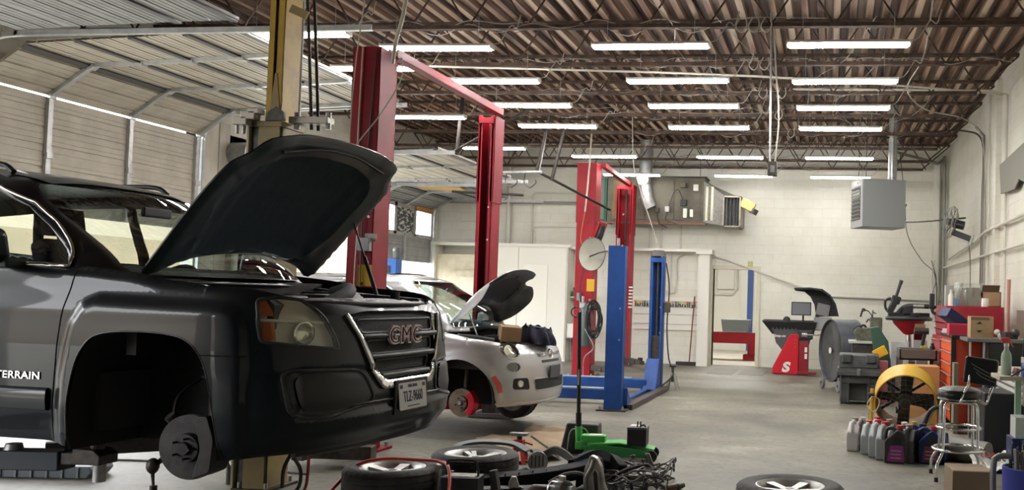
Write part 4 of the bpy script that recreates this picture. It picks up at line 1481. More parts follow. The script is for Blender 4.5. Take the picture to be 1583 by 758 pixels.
# ---------------------------------------------------------------- wheels (shared)
m_alloy = mat('alloy_silver', (0.60, 0.60, 0.58), 0.42, 0.55, (0.40, 0.40, 0.39), 12)
m_tread = mat('tyre_rubber', (0.030, 0.030, 0.030), 0.75, 0, (0.055, 0.052, 0.048), 5, bump=0.2, bscale=50)
def tyre_mesh(Ro, Ri, w, treads=64, grooves=4):
    """tyre lying with its axle along z, centre at the origin; tread blocks are real geometry"""
    m = MB()
    h = w / 2
    prof = [(Ri, -h * 0.80), (Ri + 0.012, -h * 0.86), (Ri + (Ro - Ri) * 0.5, -h), (Ro - 0.030, -h * 0.93), (Ro - 0.010, -h * 0.80)]
    gz = []
    for g in range(grooves):
        c = -h * 0.62 + (2 * h * 0.62) * g / (grooves - 1)
        gz += [(Ro, c - 0.008), (Ro - 0.008, c - 0.005), (Ro - 0.008, c + 0.005), (Ro, c + 0.008)]
    prof += gz + [(Ro - 0.010, h * 0.80), (Ro - 0.030, h * 0.93), (Ri + (Ro - Ri) * 0.5, h), (Ri + 0.012, h * 0.86), (Ri, h * 0.80)]
    n = treads * 2
    vs, fs = [], []
    k = len(prof)
    for i in range(n):
        t = 2 * PI * (i + (0.25 if i % 2 else -0.25) * 0.9) / n
        for r, z in prof:
            rr = r
            if r > Ro - 0.012 and (i // 1) % 4 == 0 and abs(z) > h * 0.3:
                rr = r - 0.006
            tt = t + (z * 0.35 if r > Ro - 0.012 else 0) * 0.25
            vs.append((rr * math.cos(tt), rr * math.sin(tt), z))
    for i in range(n):
        j = (i + 1) % n
        for q in range(k - 1):
            fs.append((i * k + q, j * k + q, j * k + q + 1, i * k + q + 1))
    m.add(vs, fs)
    return m
def rim_mesh(Ri, w, spokes=5, double=False):
    m = MB()
    h = w / 2
    m.lathe([(Ri - 0.002, -h * 0.8), (Ri + 0.010, -h * 0.86), (Ri + 0.008, -h * 0.78), (Ri - 0.02, -h * 0.6), (Ri - 0.03, 0.0), (Ri - 0.02, h * 0.55), (Ri + 0.004, h * 0.74), (Ri + 0.012, h * 0.84), (Ri, h * 0.86), (Ri - 0.012, h * 0.78), (Ri - 0.035, h * 0.5), (Ri - 0.045, 0.0), (Ri - 0.035, -h * 0.6)], n=48, closed=True)
    return m
def spokes_mesh(Ri, w, n=5, wd=0.05, double=False):
    m = MB()
    h = w / 2
    zf = h * 0.62
    m.lathe([(0.028, zf - 0.05), (0.066, zf - 0.045), (0.070, zf - 0.012), (0.055, zf), (0.030, zf + 0.002), (0.026, zf - 0.012)], n=30, closed=True)
    for i in range(n):
        for dd in ((-0.14, 0.14) if double else (0,)):
            t = 2 * PI * i / n + dd
            M_ = Matrix.Rotation(2 * PI * i / n + dd, 4, 'Z')
            o = len(m.v)
            k = 0.55 if double else 1.0
            m.add([(0.055, -wd * 0.55 * k, zf - 0.006), (0.055, wd * 0.55 * k, zf - 0.006), (Ri - 0.01, wd * 0.8 * k, zf + 0.012), (Ri - 0.01, -wd * 0.8 * k, zf + 0.012),
                   (0.055, -wd * 0.45 * k, zf - 0.04), (0.055, wd * 0.45 * k, zf - 0.04), (Ri - 0.015, wd * 0.5 * k, zf - 0.05), (Ri - 0.015, -wd * 0.5 * k, zf - 0.05)],
                  [(0, 1, 2, 3), (7, 6, 5, 4), (0, 4, 5, 1), (1, 5, 6, 2), (2, 6, 7, 3), (3, 7, 4, 0)])
            m.xform(M_, o)
    return m
def make_wheel(name, label, loc, rot, Ro=0.36, Ri=0.222, w=0.235, n=5, double=False, cap=True, cat='wheel', parent=None, group=None):
    if parent is None:
        t = thing(name, label, cat, loc, rot, group)
    else:
        t = bpy.data.objects.new(name, None); COL.objects.link(t); t.parent = parent; t.location = loc; t.rotation_euler = rot
    tyre_mesh(Ro, Ri, w).build('tyre', m_tread, parent=t, smooth=38)
    rm = rim_mesh(Ri, w).build('rim', m_alloy, parent=t, smooth=40)
    spokes_mesh(Ri, w, n, 0.05, double).build('spokes', m_alloy, parent=t, bevel=0.004)
    if cap:
        MB().lathe([(0.0, 0.0), (0.024, 0.0), (0.028, -0.006), (0.028, -0.02)], (0, 0, w / 2 * 0.62 + 0.004), n=20).build('centre_cap', M_GREYM, parent=t, smooth=40)
    return t

# ---------------------------------------------------------------- the silver hatchback
def hatch():
    root = thing('hatchback', 'small silver hatchback between the red posts, bonnet open, front wheel removed', 'car', (-2.89, 9.7, 0.13), (0, 0, R(-4)))
    silver = mat('silver_paint', (0.55, 0.56, 0.57), 0.34, 0.45, coat=0.8)
    arch = [(-0.700 - 0.375 * math.cos(t), 0.27 + 0.385 * math.sin(t)) for t in [PI * (i / 20) for i in range(21)]]
    arch = [(arch[0][0], 0.185)] + arch + [(arch[-1][0], 0.185)]
    rarch = [(x - 2.30, z) for x, z in arch]
    def ztop(x):
        return lerp_tab([(-3.55, 1.0), (-2.5, 1.02), (-1.4, 1.00), (-1.05, 0.965), (-0.85, 0.905), (-0.6, 0.865), (-0.35, 0.85), (-0.15, 0.82), (0.0, 0.79), (0.2, 0.79)], x)
    def disp(s, z, x, y):
        d = 0.0
        if y > 0.55:
            for a in (arch, rarch):
                if min(q[0] for q in a) - 0.1 < x < max(q[0] for q in a) + 0.1:
                    d += 0.022 * sstep(0.085, 0.02, edge_dist((x, z), a, False))
            d += 0.010 * sstep(0.77, 0.80, z) * sstep(0.9, 0.82, z) * sstep(-0.2, -0.6, x)
        d -= 0.015 * sstep(0.26, 0.22, z)
        return d
    sh = Shell(0.80, 3.55, 0.62, 2.5, 0.5, 2.4, 0.0,
               [(0.15, -0.06), (0.24, 0.0), (0.32, 0.005), (0.45, 0.0), (0.60, -0.02), (0.70, -0.05), (0.78, -0.11), (0.86, -0.18), (1.0, -0.25)],
               [(0.2, 0.03), (0.6, 0.0), (1.0, 0.15)],
               [(0.15, 0.76), (0.30, 0.79), (0.55, 0.805), (0.80, 0.79), (0.95, 0.76), (1.05, 0.73)],
               ztop=ztop, roll=0.06, disp=disp)
    S = sh.S
    bottom, top = [], []
    for i in range(-50, 51):
        s = i / 50 * (S - 0.001)
        x, y = sh.raw(s, 0.5)
        bottom.append((s, lerp_tab([(-3.5, 0.25), (-1.1, 0.19), (-0.3, 0.19), (0.0, 0.20)], x)))
        top.append((s, ztop(x) - 0.0005))
    loops = []
    def circ(cs, cz, rx, rz, n=24):
        return [(cs + rx * math.cos(2 * PI * i / n), cz + rz * math.sin(2 * PI * i / n)) for i in range(n)]
    for sg in (1, -1):
        loops.append(('hole', sh.side(arch, sg)))
        loops.append(('hole', sh.side(rarch, sg)))
        loops.append(('lamp_%d' % sg, circ(sg * 0.655, 0.755, 0.098, 0.085)))
        loops.append(('fog_%d' % sg, circ(sg * 0.665, 0.585, 0.078, 0.05)))
        loops.append(('low_%d' % sg, rounded([(sg * 0.48, 0.355), (sg * 0.69, 0.365), (sg * 0.68, 0.475), (sg * 0.50, 0.475)], 0.03, 3)))
        loops.append(('marker_%d' % sg, [(sg * (abs(sh.Sx(-0.30, 0.4))), 0.33), (sg * (abs(sh.Sx(-0.315, 0.4))), 0.40), (sg * abs(sh.Sx(-0.36, 0.5)), 0.49), (sg * abs(sh.Sx(-0.325, 0.5)), 0.51), (sg * abs(sh.Sx(-0.27, 0.4)), 0.42), (sg * abs(sh.Sx(-0.26, 0.4)), 0.34)]))
    loops.append(('grille', rounded([(-0.40, 0.34), (0.40, 0.34), (0.42, 0.46), (-0.42, 0.46)], 0.03, 3)))
    loops.append(('slot', rounded([(-0.25, 0.612), (0.25, 0.612), (0.25, 0.64), (-0.25, 0.64)], 0.01, 2)))
    data = chart(sh, bottom + top[::-1], loops, 0.035)
    surf_mesh('body', sh, data['body'], silver, root)
    surf_mesh('lower_grille', sh, data['grille'], m_mesh, root, off=-0.0)
    surf_mesh('grille_slot', sh, data['slot'], M_BLACK, root)
    rng = MB()
    sh.tube(rng, rounded([(-0.40, 0.34), (0.40, 0.34), (0.42, 0.46), (-0.42, 0.46)], 0.03, 3), 0.006, closed=True)
    rng.build('grille_rim', silver, parent=root, smooth=60)
    for sg in (1, -1):
        ln = surf_mesh('headlight', sh, data['lamp_%d' % sg], m_lens, root, off=0.004)
        b = surf_mesh('reflector_bowl', sh, data['lamp_%d' % sg], m_refl, ln)
        for v in b.data.vertices:
            v.co.x -= 0.03; v.co.y -= sg * 0.015
        c = MB(); sh.tube(c, circ(sg * 0.655, 0.755, 0.098, 0.085), 0.007, closed=True); c.build('lamp_ring', M_CHROME, parent=ln, smooth=60)
        p = Vector(sh(sg * 0.655, 0.755))
        MB().lathe([(0.0, -0.02), (0.02, -0.02), (0.045, 0.0), (0.05, 0.006), (0.04, 0.006)], p + Vector((-0.02, 0, 0)), (1, sg * 0.5, 0.1), 20).build('projector', M_CHROME, parent=ln, smooth=40)
        f = surf_mesh('fog_lamp', sh, data['fog_%d' % sg], m_lens, root, off=0.004)
        b = surf_mesh('fog_reflector', sh, data['fog_%d' % sg], M_GREYM, f)
        for v in b.data.vertices:
            v.co.x -= 0.02
        c = MB(); sh.tube(c, circ(sg * 0.665, 0.585, 0.078, 0.05), 0.006, closed=True); c.build('lamp_ring', silver, parent=f, smooth=60)
        lo = surf_mesh('fog_recess', sh, data['low_%d' % sg], M_BLACK, root)
        p = Vector(sh(sg * 0.60, 0.42))
        MB().lathe([(0.0, 0.0), (0.028, 0.004), (0.032, 0.012), (0.034, -0.01)], p, (1, sg * 0.5, 0), 16).build('fog_bulb', m_refl, parent=lo, smooth=40)
        surf_mesh('side_marker', sh, data['marker_%d' % sg], mat('marker_red', (0.5, 0.03, 0.02), 0.25, coat=1.0), root, off=0.003)
    # chrome whiskers and round badge
    for sg in (1, -1):
        c = MB(); sh.tube(c, [(sg * 0.07, 0.703), (sg * 0.29, 0.703)], 0.009, off=0.006); sh.tube(c, [(sg * 0.07, 0.688), (sg * 0.27, 0.688)], 0.006, off=0.006)
        c.build('chrome_whisker', M_CHROME, parent=root, smooth=60)
    p = Vector(sh(0.0, 0.697))
    MB().lathe([(0.0, 0.014), (0.035, 0.012), (0.042, 0.008), (0.046, 0.012), (0.052, 0.008), (0.052, 0.0)], p, (1, 0, 0.15), 28).build('badge', M_CHROME, parent=root, smooth=35)
    p = Vector(sh(0.0, 0.51))
    MB().box((p.x + 0.022, 0.0, 0.515), (0.014, 0.29, 0.135)).build('plate_bracket', M_GREYM if False else mat('bracket_grey', (0.07, 0.07, 0.075), 0.6), parent=root, bevel=0.006)
    q = [Vector(sh(*p)) for p in resample([(-0.86, 0.222), (0.86, 0.222)], 0.05, False)]
    MB().tube([p + Vector((0.0, 0, 0)) for p in q], 0.011, n=8).build('front_lip', silver, parent=root, smooth=60)
    arch_m = None
    for sg in (1, -1):
        for pl in (arch, rarch):
            m = MB(); arch_liner(m, pl, sg * 0.80, sg * 0.42); m.build('wheel_housing', m_liner, parent=root)
    MB().lohi((-3.2, -0.66, 0.17), (-1.12, 0.66, 0.24)).lohi((-1.2, -0.4, 0.17), (-0.12, 0.4, 0.24)).build('floor_pan', m_dark, parent=root, bevel=0.02)
    for l in ([(-1.10, 0.93), (-1.16, 0.6), (-1.20, 0.22)], [(-2.15, 0.98), (-2.2, 0.25)]):
        for sg in (1, -1):
            g = MB(); sh.tube(g, [(sg * sh.Sx(x, z), z) for x, z in l], 0.003); g.build('door_seam', m_gap, parent=root)
    for sg in (1, -1):
        p = Vector(sh(sg * sh.Sx(-0.91, 0.81), 0.81))
        MB().lathe([(0.0, 0.006), (0.016, 0.005), (0.02, 0.0)], p, (0, sg, 0), 14).build('side_repeater', m_refl, parent=root, smooth=50)
        MB().box((-1.22, sg * 0.86, 1.03), (0.09, 0.2, 0.14), taper=0.8).build('side_mirror', silver, parent=root, bevel=0.035, bseg=3)
    # greenhouse
    gh = Shell(0.76, 2.68, 0.26, 2.6, 0.45, 2.4, -0.78,
               [(0.90, 0.05), (1.0, 0.0), (1.09, -0.06), (1.43, -0.59), (1.49, -0.86), (1.52, -1.0)],
               [(0.9, 0.0), (1.1, 0.08), (1.47, 0.42)],
               [(0.90, 0.775), (1.0, 0.755), (1.09, 0.725), (1.14, 0.70), (1.32, 0.625), (1.43, 0.55), (1.49, 0.45)], mode='scale')
    S2 = gh.S - 0.001
    outer = [(-S2 + 2 * S2 * i / 70, 0.92) for i in range(71)] + [(S2 - 2 * S2 * i / 70, 1.487) for i in range(71)]
    loops = []
    for sg in (1, -1):
        loops.append(('side_%d' % sg, gh.side([(-1.00, 0.995), (-1.20, 1.125), (-1.46, 1.285), (-1.62, 1.36), (-1.78, 1.40), (-1.98, 1.41), (-2.05, 1.03)], sg)))
        loops.append(('q_%d' % sg, gh.side([(-2.13, 1.04), (-2.05, 1.41), (-2.5, 1.37), (-2.75, 1.10)], sg)))
    loops.append(('ws', gh.front([(-0.62, 0.97), (-0.66, 1.0), (-0.635, 1.09), (-0.55, 1.27), (-0.475, 1.39), (-0.43, 1.425), (0.43, 1.425), (0.475, 1.39), (0.55, 1.27), (0.635, 1.09), (0.66, 1.0), (0.62, 0.97)])))
    rl = [(gh.Sy(0.50, 1.10, True), 1.10), (S2 - 0.01, 1.10), (S2 - 0.01, 1.38), (gh.Sy(0.44, 1.38, True), 1.38)]
    loops += [('rear_1', rl), ('rear_2', [(-a, b) for a, b in rl])]
    data = chart(gh, outer, loops, 0.03)
    surf_mesh('cabin_frame', gh, data['body'], silver, root, solid=0.012)
    surf_mesh('windshield', gh, data['ws'], glass_mat('windshield_glass', (0.55, 0.60, 0.58), 0.0, 0.06), root)
    for k in ('side_1', 'side_-1', 'q_1', 'q_-1', 'rear_1', 'rear_2'):
        surf_mesh('side_window' if k[0] != 'r' else 'rear_window', gh, data[k], m_glasscar, root, off=-0.003)
    def roof(u, v):
        x = -1.44 - 1.71 * u
        w_ = 0.52 * (1 - 0.12 * (2 * u - 1) ** 4)
        return (x, (v * 2 - 1) * w_, 1.503 - 0.05 * max(0, (0.2 - u) / 0.2) ** 2 - 0.05 * u * u - 0.035 * abs(2 * v - 1) ** 3)
    MB().grid(roof, 20, 14).build('roof', silver, parent=root, smooth=60)
    MB().grid(lambda u, v: (-1.68 - 0.75 * u, (v * 2 - 1) * 0.40, 1.508 - 0.02 * u - 0.012 * abs(2 * v - 1) ** 3), 8, 8).build('sunroof', M_BLACK, parent=root, smooth=60)
    MB().grid(lambda u, v: (-0.82 - 0.16 * u - 0.22 * abs(2 * v - 1) ** 3, (2 * v - 1) * 0.72, 0.945 + 0.01 * u), 4, 14).build('cowl', M_BLACK, parent=root, smooth=60)
    MB().prism([(-0.98, 0.6), (-0.95, 0.93), (-1.2, 0.99), (-1.38, 0.94), (-1.42, 0.7)], -0.64, 0.64).build('dashboard', m_seat, parent=root, bevel=0.03)
    for sg in (-1, 1):
        s_ = seat_mesh(-1.85, sg * 0.34, 0.48).build('seat', m_seat, parent=root, bevel=0.05, bseg=3)
        headrest(-1.85, sg * 0.34, 0.48).build('headrest', m_seat, parent=s_, bevel=0.03)
    MB().box((-1.16, -0.18, 1.035), (0.26, 0.34, 0.012), rot=(0, 0.25, 0.1)).build('paper_on_dash', mat('shade_white', (0.75, 0.78, 0.74), 0.5), parent=root)
    MB().lohi((-3.3, -0.68, 0.24), (-1.0, 0.68, 0.42)).build('cabin_floor', m_seat, parent=root)
    # wipers
    for y0, y1 in ((-0.45, 0.05), (0.10, 0.5)):
        MB().tube([(-0.90, y0, 0.975), (-0.96, (y0 + y1) / 2, 1.01), (-0.955, y1, 1.005)], 0.007, n=6).build('wiper', M_BLACK, parent=root)
    # bonnet
    ho = [(0.0, -0.56), (0.14, -0.64), (0.36, -0.665), (0.50, -0.645), (0.585, -0.575), (0.575, -0.50), (0.60, -0.44), (0.66, -0.40), (0.745, -0.41), (0.79, -0.30), (0.815, -0.12), (0.82, 0.0), (0.815, 0.12), (0.79, 0.30), (0.745, 0.41), (0.66, 0.40), (0.60, 0.44), (0.575, 0.50), (0.585, 0.575), (0.50, 0.645), (0.36, 0.665), (0.14, 0.64), (0.0, 0.56), (0.10, 0.42), (0.17, 0.22), (0.185, 0.0), (0.17, -0.22), (0.10, -0.42)]
    ho = smooth2(ho, 3)
    def hz(x, y):
        c = 0.10 - 0.09 * (abs(y) / 0.66) ** 2.4 - 0.10 * (abs(y) / 0.66) ** 9 - 0.13 * (max(0, x - 0.25) / 0.57) ** 2.0
        return (x, y, c)
    padl = smooth2([(0.26, -0.38), (0.50, -0.42), (0.62, -0.26), (0.66, 0.0), (0.62, 0.26), (0.50, 0.42), (0.26, 0.38), (0.30, 0.0)], 3)
    def hu(x, y):
        p = hz(x, y)
        e = edge_dist((x, y), ho)
        k = edge_dist((x, y), padl) * (1 if inside((x, y), padl) else -1)
        return (x, y, p[2] - 0.008 - 0.03 * sstep(0.0, 0.04, e) + 0.022 * sstep(-0.02, 0.02, k))
    d1 = chart(hz, ho, [], 0.045)
    o1 = surf_mesh('bonnet', hz, d1['body'], silver, root)
    d2 = chart(hu, ho, [('pad', padl)], 0.032)
    surf_mesh('bonnet_underside', hu, d2['body'], mat('bonnet_inner', (0.13, 0.13, 0.125), 0.4, 0.4, (0.06, 0.06, 0.06), 6), o1, flip=True)
    surf_mesh('insulation_pad', hu, d2['pad'], M_BLACK, o1, flip=True)
    rp, rq = [hz(*p) for p in ho], [hu(*p) for p in ho]
    n = len(ho)
    MB().add(rp + rq, [(i, (i + 1) % n, n + (i + 1) % n, n + i) for i in range(n)]).build('bonnet_edge', silver, parent=o1, smooth=60)
    MB().lathe([(0.012, 0.0), (0.03, 0.0), (0.03, 0.008), (0.012, 0.008)], Vector(hu(0.70, 0.0)) + Vector((0, 0, -0.01)), (0, 0, 1), 16, closed=True).build('bonnet_catch', M_DARKM, parent=o1)
    o1.location = (-0.92, 0, 0.985)
    o1.rotation_euler = (0, R(-49), 0)
    a, b = Vector((-0.60, -0.56, 0.84)), Vector((-0.72, -0.54, 1.10))
    MB().cyl(a, b, 0.007, n=8).build('prop_rod', M_STEEL, parent=root)
    # engine bay
    for sg in (-1, 1):
        MB().prism([(-0.92, 0.90), (-0.55, 0.845), (-0.5, 0.55), (-0.95, 0.55)], sg * 0.66, sg * 0.58).build('inner_wing', m_dark, parent=root)
    MB().lohi((-0.98, -0.68, 0.5), (-0.92, 0.68, 0.95)).build('bulkhead', m_dark, parent=root)
    MB().box((-0.52, 0.1, 0.78), (0.36, 0.62, 0.16)).box((-0.50, 0.15, 0.875), (0.26, 0.4, 0.04)).build('engine_cover', M_BLACK, parent=root, bevel=0.03)
    MB().box((-0.45, -0.42, 0.82), (0.24, 0.22, 0.14)).build('fuse_box', M_BLACK, parent=root, bevel=0.015)
    MB().tube([(-0.85, -0.5, 0.93), (-0.8, -0.2, 0.97), (-0.82, 0.1, 0.96), (-0.85, 0.5, 0.93)], 0.022, n=8, smooth=4).tube([(-0.78, -0.40, 0.92), (-0.62, -0.30, 0.96), (-0.55, -0.05, 0.93)], 0.03, n=8, smooth=4).build('engine_hose', M_RUBBER, parent=root, smooth=60)
    MB().tube([(-0.80, -0.62, 0.885), (-0.62, -0.60, 0.875), (-0.42, -0.585, 0.85)], 0.018, n=6).build('wing_rail', M_STEEL, parent=root)
    MB().lathe([(0.0, 0.05), (0.05, 0.05), (0.055, 0.03), (0.055, -0.02)], (-0.42, 0.30, 0.87), (0, 0, 1), 16).build('filler_cap', mat('cream_plastic', (0.55, 0.47, 0.33), 0.5), parent=root, smooth=40)
    MB().grid(lambda u, v: (-0.10 - 0.14 * u - 0.22 * abs(2 * v - 1) ** 2.6, (2 * v - 1) * 0.56, 0.80 + 0.01 * u), 4, 14).build('radiator_cover', M_BLACK, parent=root, smooth=60)
    # brake corner
    ax = (-0.02, -1, 0)
    d = MB().lathe([(0.0, 0.035), (0.028, 0.035), (0.032, 0.03), (0.068, 0.03), (0.070, 0.0), (0.1405, -0.002), (0.1405, -0.024), (0.05, -0.026)], (-0.70, -0.69, 0.215), ax, 44).build('brake_disc', m_iron2, parent=root, smooth=30)
    for i in range(4):
        t = 2 * PI * i / 4 + 0.4
        MB().cyl((-0.70 + 0.05 * math.cos(t), -0.73, 0.215 + 0.05 * math.sin(t)), (-0.70 + 0.05 * math.cos(t), -0.715, 0.215 + 0.05 * math.sin(t)), 0.007, n=8).build('wheel_bolt', m_gap, parent=d)
    MB().cyl((-0.70, -0.735, 0.215), (-0.70, -0.72, 0.215), 0.018, n=16).build('hub_nut', M_STEEL, parent=d)
    cal = []
    for i in range(9):
        t = R(-55 + 110 * i / 8)
        cal.append((-0.70 + 0.10 * math.cos(t), 0.215 + 0.10 * math.sin(t)))
    for i in range(8, -1, -1):
        t = R(-50 + 100 * i / 8)
        cal.append((-0.70 + 0.165 * math.cos(t), 0.215 + 0.165 * math.sin(t)))
    MB().prism(cal, -0.745, -0.64).build('brake_caliper', mat('caliper_red', (0.55, 0.015, 0.035), 0.35), parent=root, bevel=0.008)
    s_ = MB().cyl((-0.70, -0.60, 0.30), (-0.72, -0.54, 0.62), 0.026, n=12).build('strut', M_DARKM, parent=root, smooth=40)
    MB().tube([(-0.70, -0.66, 0.36), (-0.70, -0.64, 0.26), (-0.70, -0.62, 0.14), (-0.72, -0.35, 0.16)], 0.03, n=8, smooth=3).build('knuckle', M_DARKM, parent=root, smooth=50)
    make_wheel('wheel', '', (-0.70, 0.68, 0.29 - 0.10), (R(-90), 0, R(-14)), 0.285, 0.19, 0.18, 7, parent=root)
    make_wheel('wheel', '', (-3.0, -0.70, 0.28), (R(90), 0, 0), 0.285, 0.19, 0.18, 7, parent=root)
    make_wheel('wheel', '', (-3.0, 0.70, 0.28), (R(-90), 0, 0), 0.285, 0.19, 0.18, 7, parent=root)
    return root
hb_ = hatch()
# things put in the open engine bay
t = MB().box((0, 0, 0.06), (0.20, 0.24, 0.145), rot=(0.08, 0.06, 0.5)).build('cardboard_box', M_CARD, loc=(-3.22, 9.22, 0.99), bevel=0.002)
tag(t, 'small cardboard box standing in the engine bay of the silver hatchback', 'box')
def bag():
    random.seed(3)
    m = MB()
    def f(u, v):
        a = 2 * PI * u
        h = v
        r = (0.16 + 0.02 * math.sin(3 * a) + 0.015 * math.sin(7 * a + 4 * v)) * (1 - 0.35 * h ** 2)
        return (1.25 * r * math.cos(a), 1.3 * r * math.sin(a), 0.17 * h + 0.02 * math.sin(5 * a) * h)
    m.grid(f, 40, 10)
    m.lathe([(0.0, 0.165), (0.05, 0.168), (0.10, 0.172), (0.13, 0.165)], n=20)
    o = m.build('cloth_bag', mat('navy_cloth', (0.012, 0.013, 0.03), 0.85), smooth=60, loc=(-3.08, 9.62, 0.94), rot=(0, 0.15, 0.3))
    tag(o, 'dark navy cloth bundle lying on the front of the hatchback engine', 'bag')
bag()

# ================================================================ lifts
def channel(m, x0, x1, y0, y1, z0, z1, open_to, t=0.012, lip=0.045):
    """C-section post; open_to is +1 (opens to +y) or -1"""
    yb, yo = (y0, y1) if open_to > 0 else (y1, y0)
    s = 1 if open_to > 0 else -1
    m.lohi((x0, min(yb, yb + s * t), z0), (x1, max(yb, yb + s * t), z1))
    for xa, sx in ((x0, 1), (x1, -1)):
        m.lohi((min(xa, xa + sx * t), y0, z0), (max(xa, xa + sx * t), y1, z1))
        m.lohi((min(xa, xa + sx * lip), min(yo, yo - s * t), z0), (max(xa, xa + sx * lip), max(yo, yo - s * t), z1))
m_dred = mat('lift_inner_shadowless', (0.10, 0.012, 0.02), 0.5)
def two_post(name, label, xn, yn, xf, yf, H, m_, m2, step=None, cross=None, w=0.23, d=0.28, wn=None, arms=True, carriage_z=None):
    t = thing(name, label, 'lift', (xn + w / 2, yn, 0))
    ox, oy = -(xn + w / 2), -yn
    def P(mb): return mb.xform(Matrix.Translation((ox, oy, 0)))
    wn = wn or w
    for (x, y, s, ww) in ((xn, yn, 1, wn), (xf, yf, -1, w)):
        m = MB()
        channel(m, x, x + ww, y, y + d, 0.02, H, s)
        if step:
            channel(m, x - 0.014, x + ww + 0.014, y - 0.014 * (1 if s > 0 else 0), y + d + 0.014, step, H + 0.01, s)
        po = P(m).build('post', m_, parent=t, bevel=0.004)
        P(MB().lohi((x - 0.08, y - 0.08, 0), (x + ww + 0.08, y + d + 0.08, 0.02))).build('base_plate', m2, parent=po)
        for bx in (x - 0.04, x + ww + 0.04):
            for by in (y - 0.04, y + d + 0.04):
                P(MB().cyl((bx, by, 0.02), (bx, by, 0.06), 0.014, n=6)).build('anchor_bolt', M_STEEL, parent=po)
        # top bracket
        yo = y + d if s > 0 else y
        P(MB().lohi((x, yo - 0.02, H - 0.09), (x + ww, yo + 0.005, H - 0.02))).build('top_bracket', m_, parent=po, bevel=0.004)
        # carriage with guide column
        cz = carriage_z if carriage_z is not None else 0.25
        P(MB().lohi((x + 0.03, y + 0.05, cz), (x + ww - 0.03, y + d - 0.03, cz + 0.75))).build('carriage', m2, parent=po, bevel=0.01)
        P(MB().cyl((x + ww / 2, y + d / 2, cz + 0.75), (x + ww / 2, y + d / 2, H - 0.1), 0.02, n=10)).build('hydraulic_cylinder', M_DARKM, parent=po, smooth=40)
        for hz_ in (0.9, 1.3, 2.1, 2.5):
            P(MB().cyl((x + ww * 0.8, y - 0.003 if s > 0 else y - 0.003, hz_), (x + ww * 0.8, y + 0.01, hz_), 0.012, n=10)).build('post_bolt', M_STEEL, parent=po)
    if cross:
        a, b = Vector(cross[0]), Vector(cross[1])
        dd = b - a
        L = dd.length
        c = (a + b) / 2
        M_ = Matrix.Translation(c + Vector((ox, oy, 0))) @ dd.to_track_quat('Y', 'Z').to_matrix().to_4x4()
        m = MB()
        m.lohi((-0.045, -L / 2, -0.035), (0.045, L / 2, -0.025)).lohi((-0.045, -L / 2, -0.035), (-0.035, L / 2, 0.045)).lohi((0.035, -L / 2, -0.035), (0.045, L / 2, 0.045))
        m.xform(M_).build('crossbeam', m_, parent=t)
        k = MB()
        for q in (0, 1):
            k.tube([(0.02 * (2 * q - 1), -L / 2, 0.05), (0.02 * (2 * q - 1), L / 2, 0.05)], 0.006, n=5)
        k.xform(M_).build('sync_cable', M_CABLEB, parent=t)
    return t, Vector((ox, oy, 0))
def arm_part(t, off, pts, w, h, m_, pad=True):
    a, b = Vector(pts[0]), Vector(pts[1])
    d = b - a
    ang = math.atan2(d.y, d.x)
    o = MB().box((a + b) / 2 + off, (d.length, w, h), rot=(0, 0, ang)).build('lift_arm', m_, parent=t, bevel=0.008)
    e = b + d.normalized() * 0.18
    MB().box((b + e) / 2 + off, (0.40, w * 0.72, h * 0.75), rot=(0, 0, ang)).build('arm_extension', M_DARKM, parent=o, bevel=0.005)
    if pad:
        MB().cyl(e + off + Vector((0, 0, h * 0.3)), e + off + Vector((0, 0, h * 0.3 + 0.07)), 0.05, n=14).build('lift_pad', M_RUBBER, parent=o, smooth=40)
    return o
# yellow lift under the SUV
m_yel = mat('worn_yellow_paint', (0.55, 0.36, 0.05), 0.5, 0, (0.40, 0.26, 0.06), 6, (0.45, 0.7))
m_olive = mat('cream_shaded_yellow', (0.33, 0.26, 0.115), 0.5, 0, (0.26, 0.20, 0.09), 4)  # cream yellow; on the post's side face it stands for shade
t, off = two_post('two_post_lift', 'worn yellow two-post lift holding up the black SUV', -4.09, 2.95, -4.09, 6.30, 3.64, m_yel, M_DARKM, w=0.12, d=0.22)
# coordinates below are relative to the near post (x -3.97, y 2.95)
m_cst = mat('cream_strip', (0.52, 0.47, 0.32), 0.5)
MB().lohi((0.0, 3.36, 2.64), (0.055, 3.57, 3.64)).build('shaded_side', m_olive, parent=t, bevel=0.004)  # darker side face, the post's shade put into its colour
MB().lohi((-0.14, 3.33, 0.0), (0.09, 3.56, 2.62)).build('sleeve_back', M_DARKM, parent=t)
MB().lohi((-0.075, 3.30, 0.0), (0.10, 3.325, 2.62)).lohi((0.085, 3.30, 0.0), (0.10, 3.58, 2.62)).build('sleeve_face', m_olive, parent=t, bevel=0.004)
MB().lohi((-0.165, 3.30, 0.0), (-0.145, 3.56, 2.62)).build('sleeve_strip', m_cst, parent=t, bevel=0.004)
MB().lohi((-0.16, 3.29, 2.60), (0.11, 3.59, 2.64)).build('sleeve_cap', m_olive, parent=t, bevel=0.004)
MB().prism([(-0.03, 2.64), (0.06, 2.64), (0.02, 3.0), (0.005, 3.0)], 3.345, 3.36).build('gusset', m_olive, parent=t)
m_gl = mat('galv_light', (0.45, 0.43, 0.38), 0.5, 0.4)
MB().lohi((-0.23, 3.22, 2.60), (-0.12, 3.30, 2.66)).lohi((-0.17, 3.22, 2.64), (-0.06, 3.30, 2.70)).lohi((-0.11, 3.22, 2.68), (-0.03, 3.30, 2.72)).build('pulley_bracket', m_gl, parent=t, bevel=0.006)
for x_ in (-0.21, -0.16):
    MB().cyl((x_, 3.26, 2.54), (x_, 3.26, 2.62), 0.012, n=8).build('bracket_bolt', M_STEEL, parent=t)
MB().box((0.27, 3.40, 2.66), (0.30, 0.10, 0.05)).build('pulley_block', m_gl, parent=t, bevel=0.006)
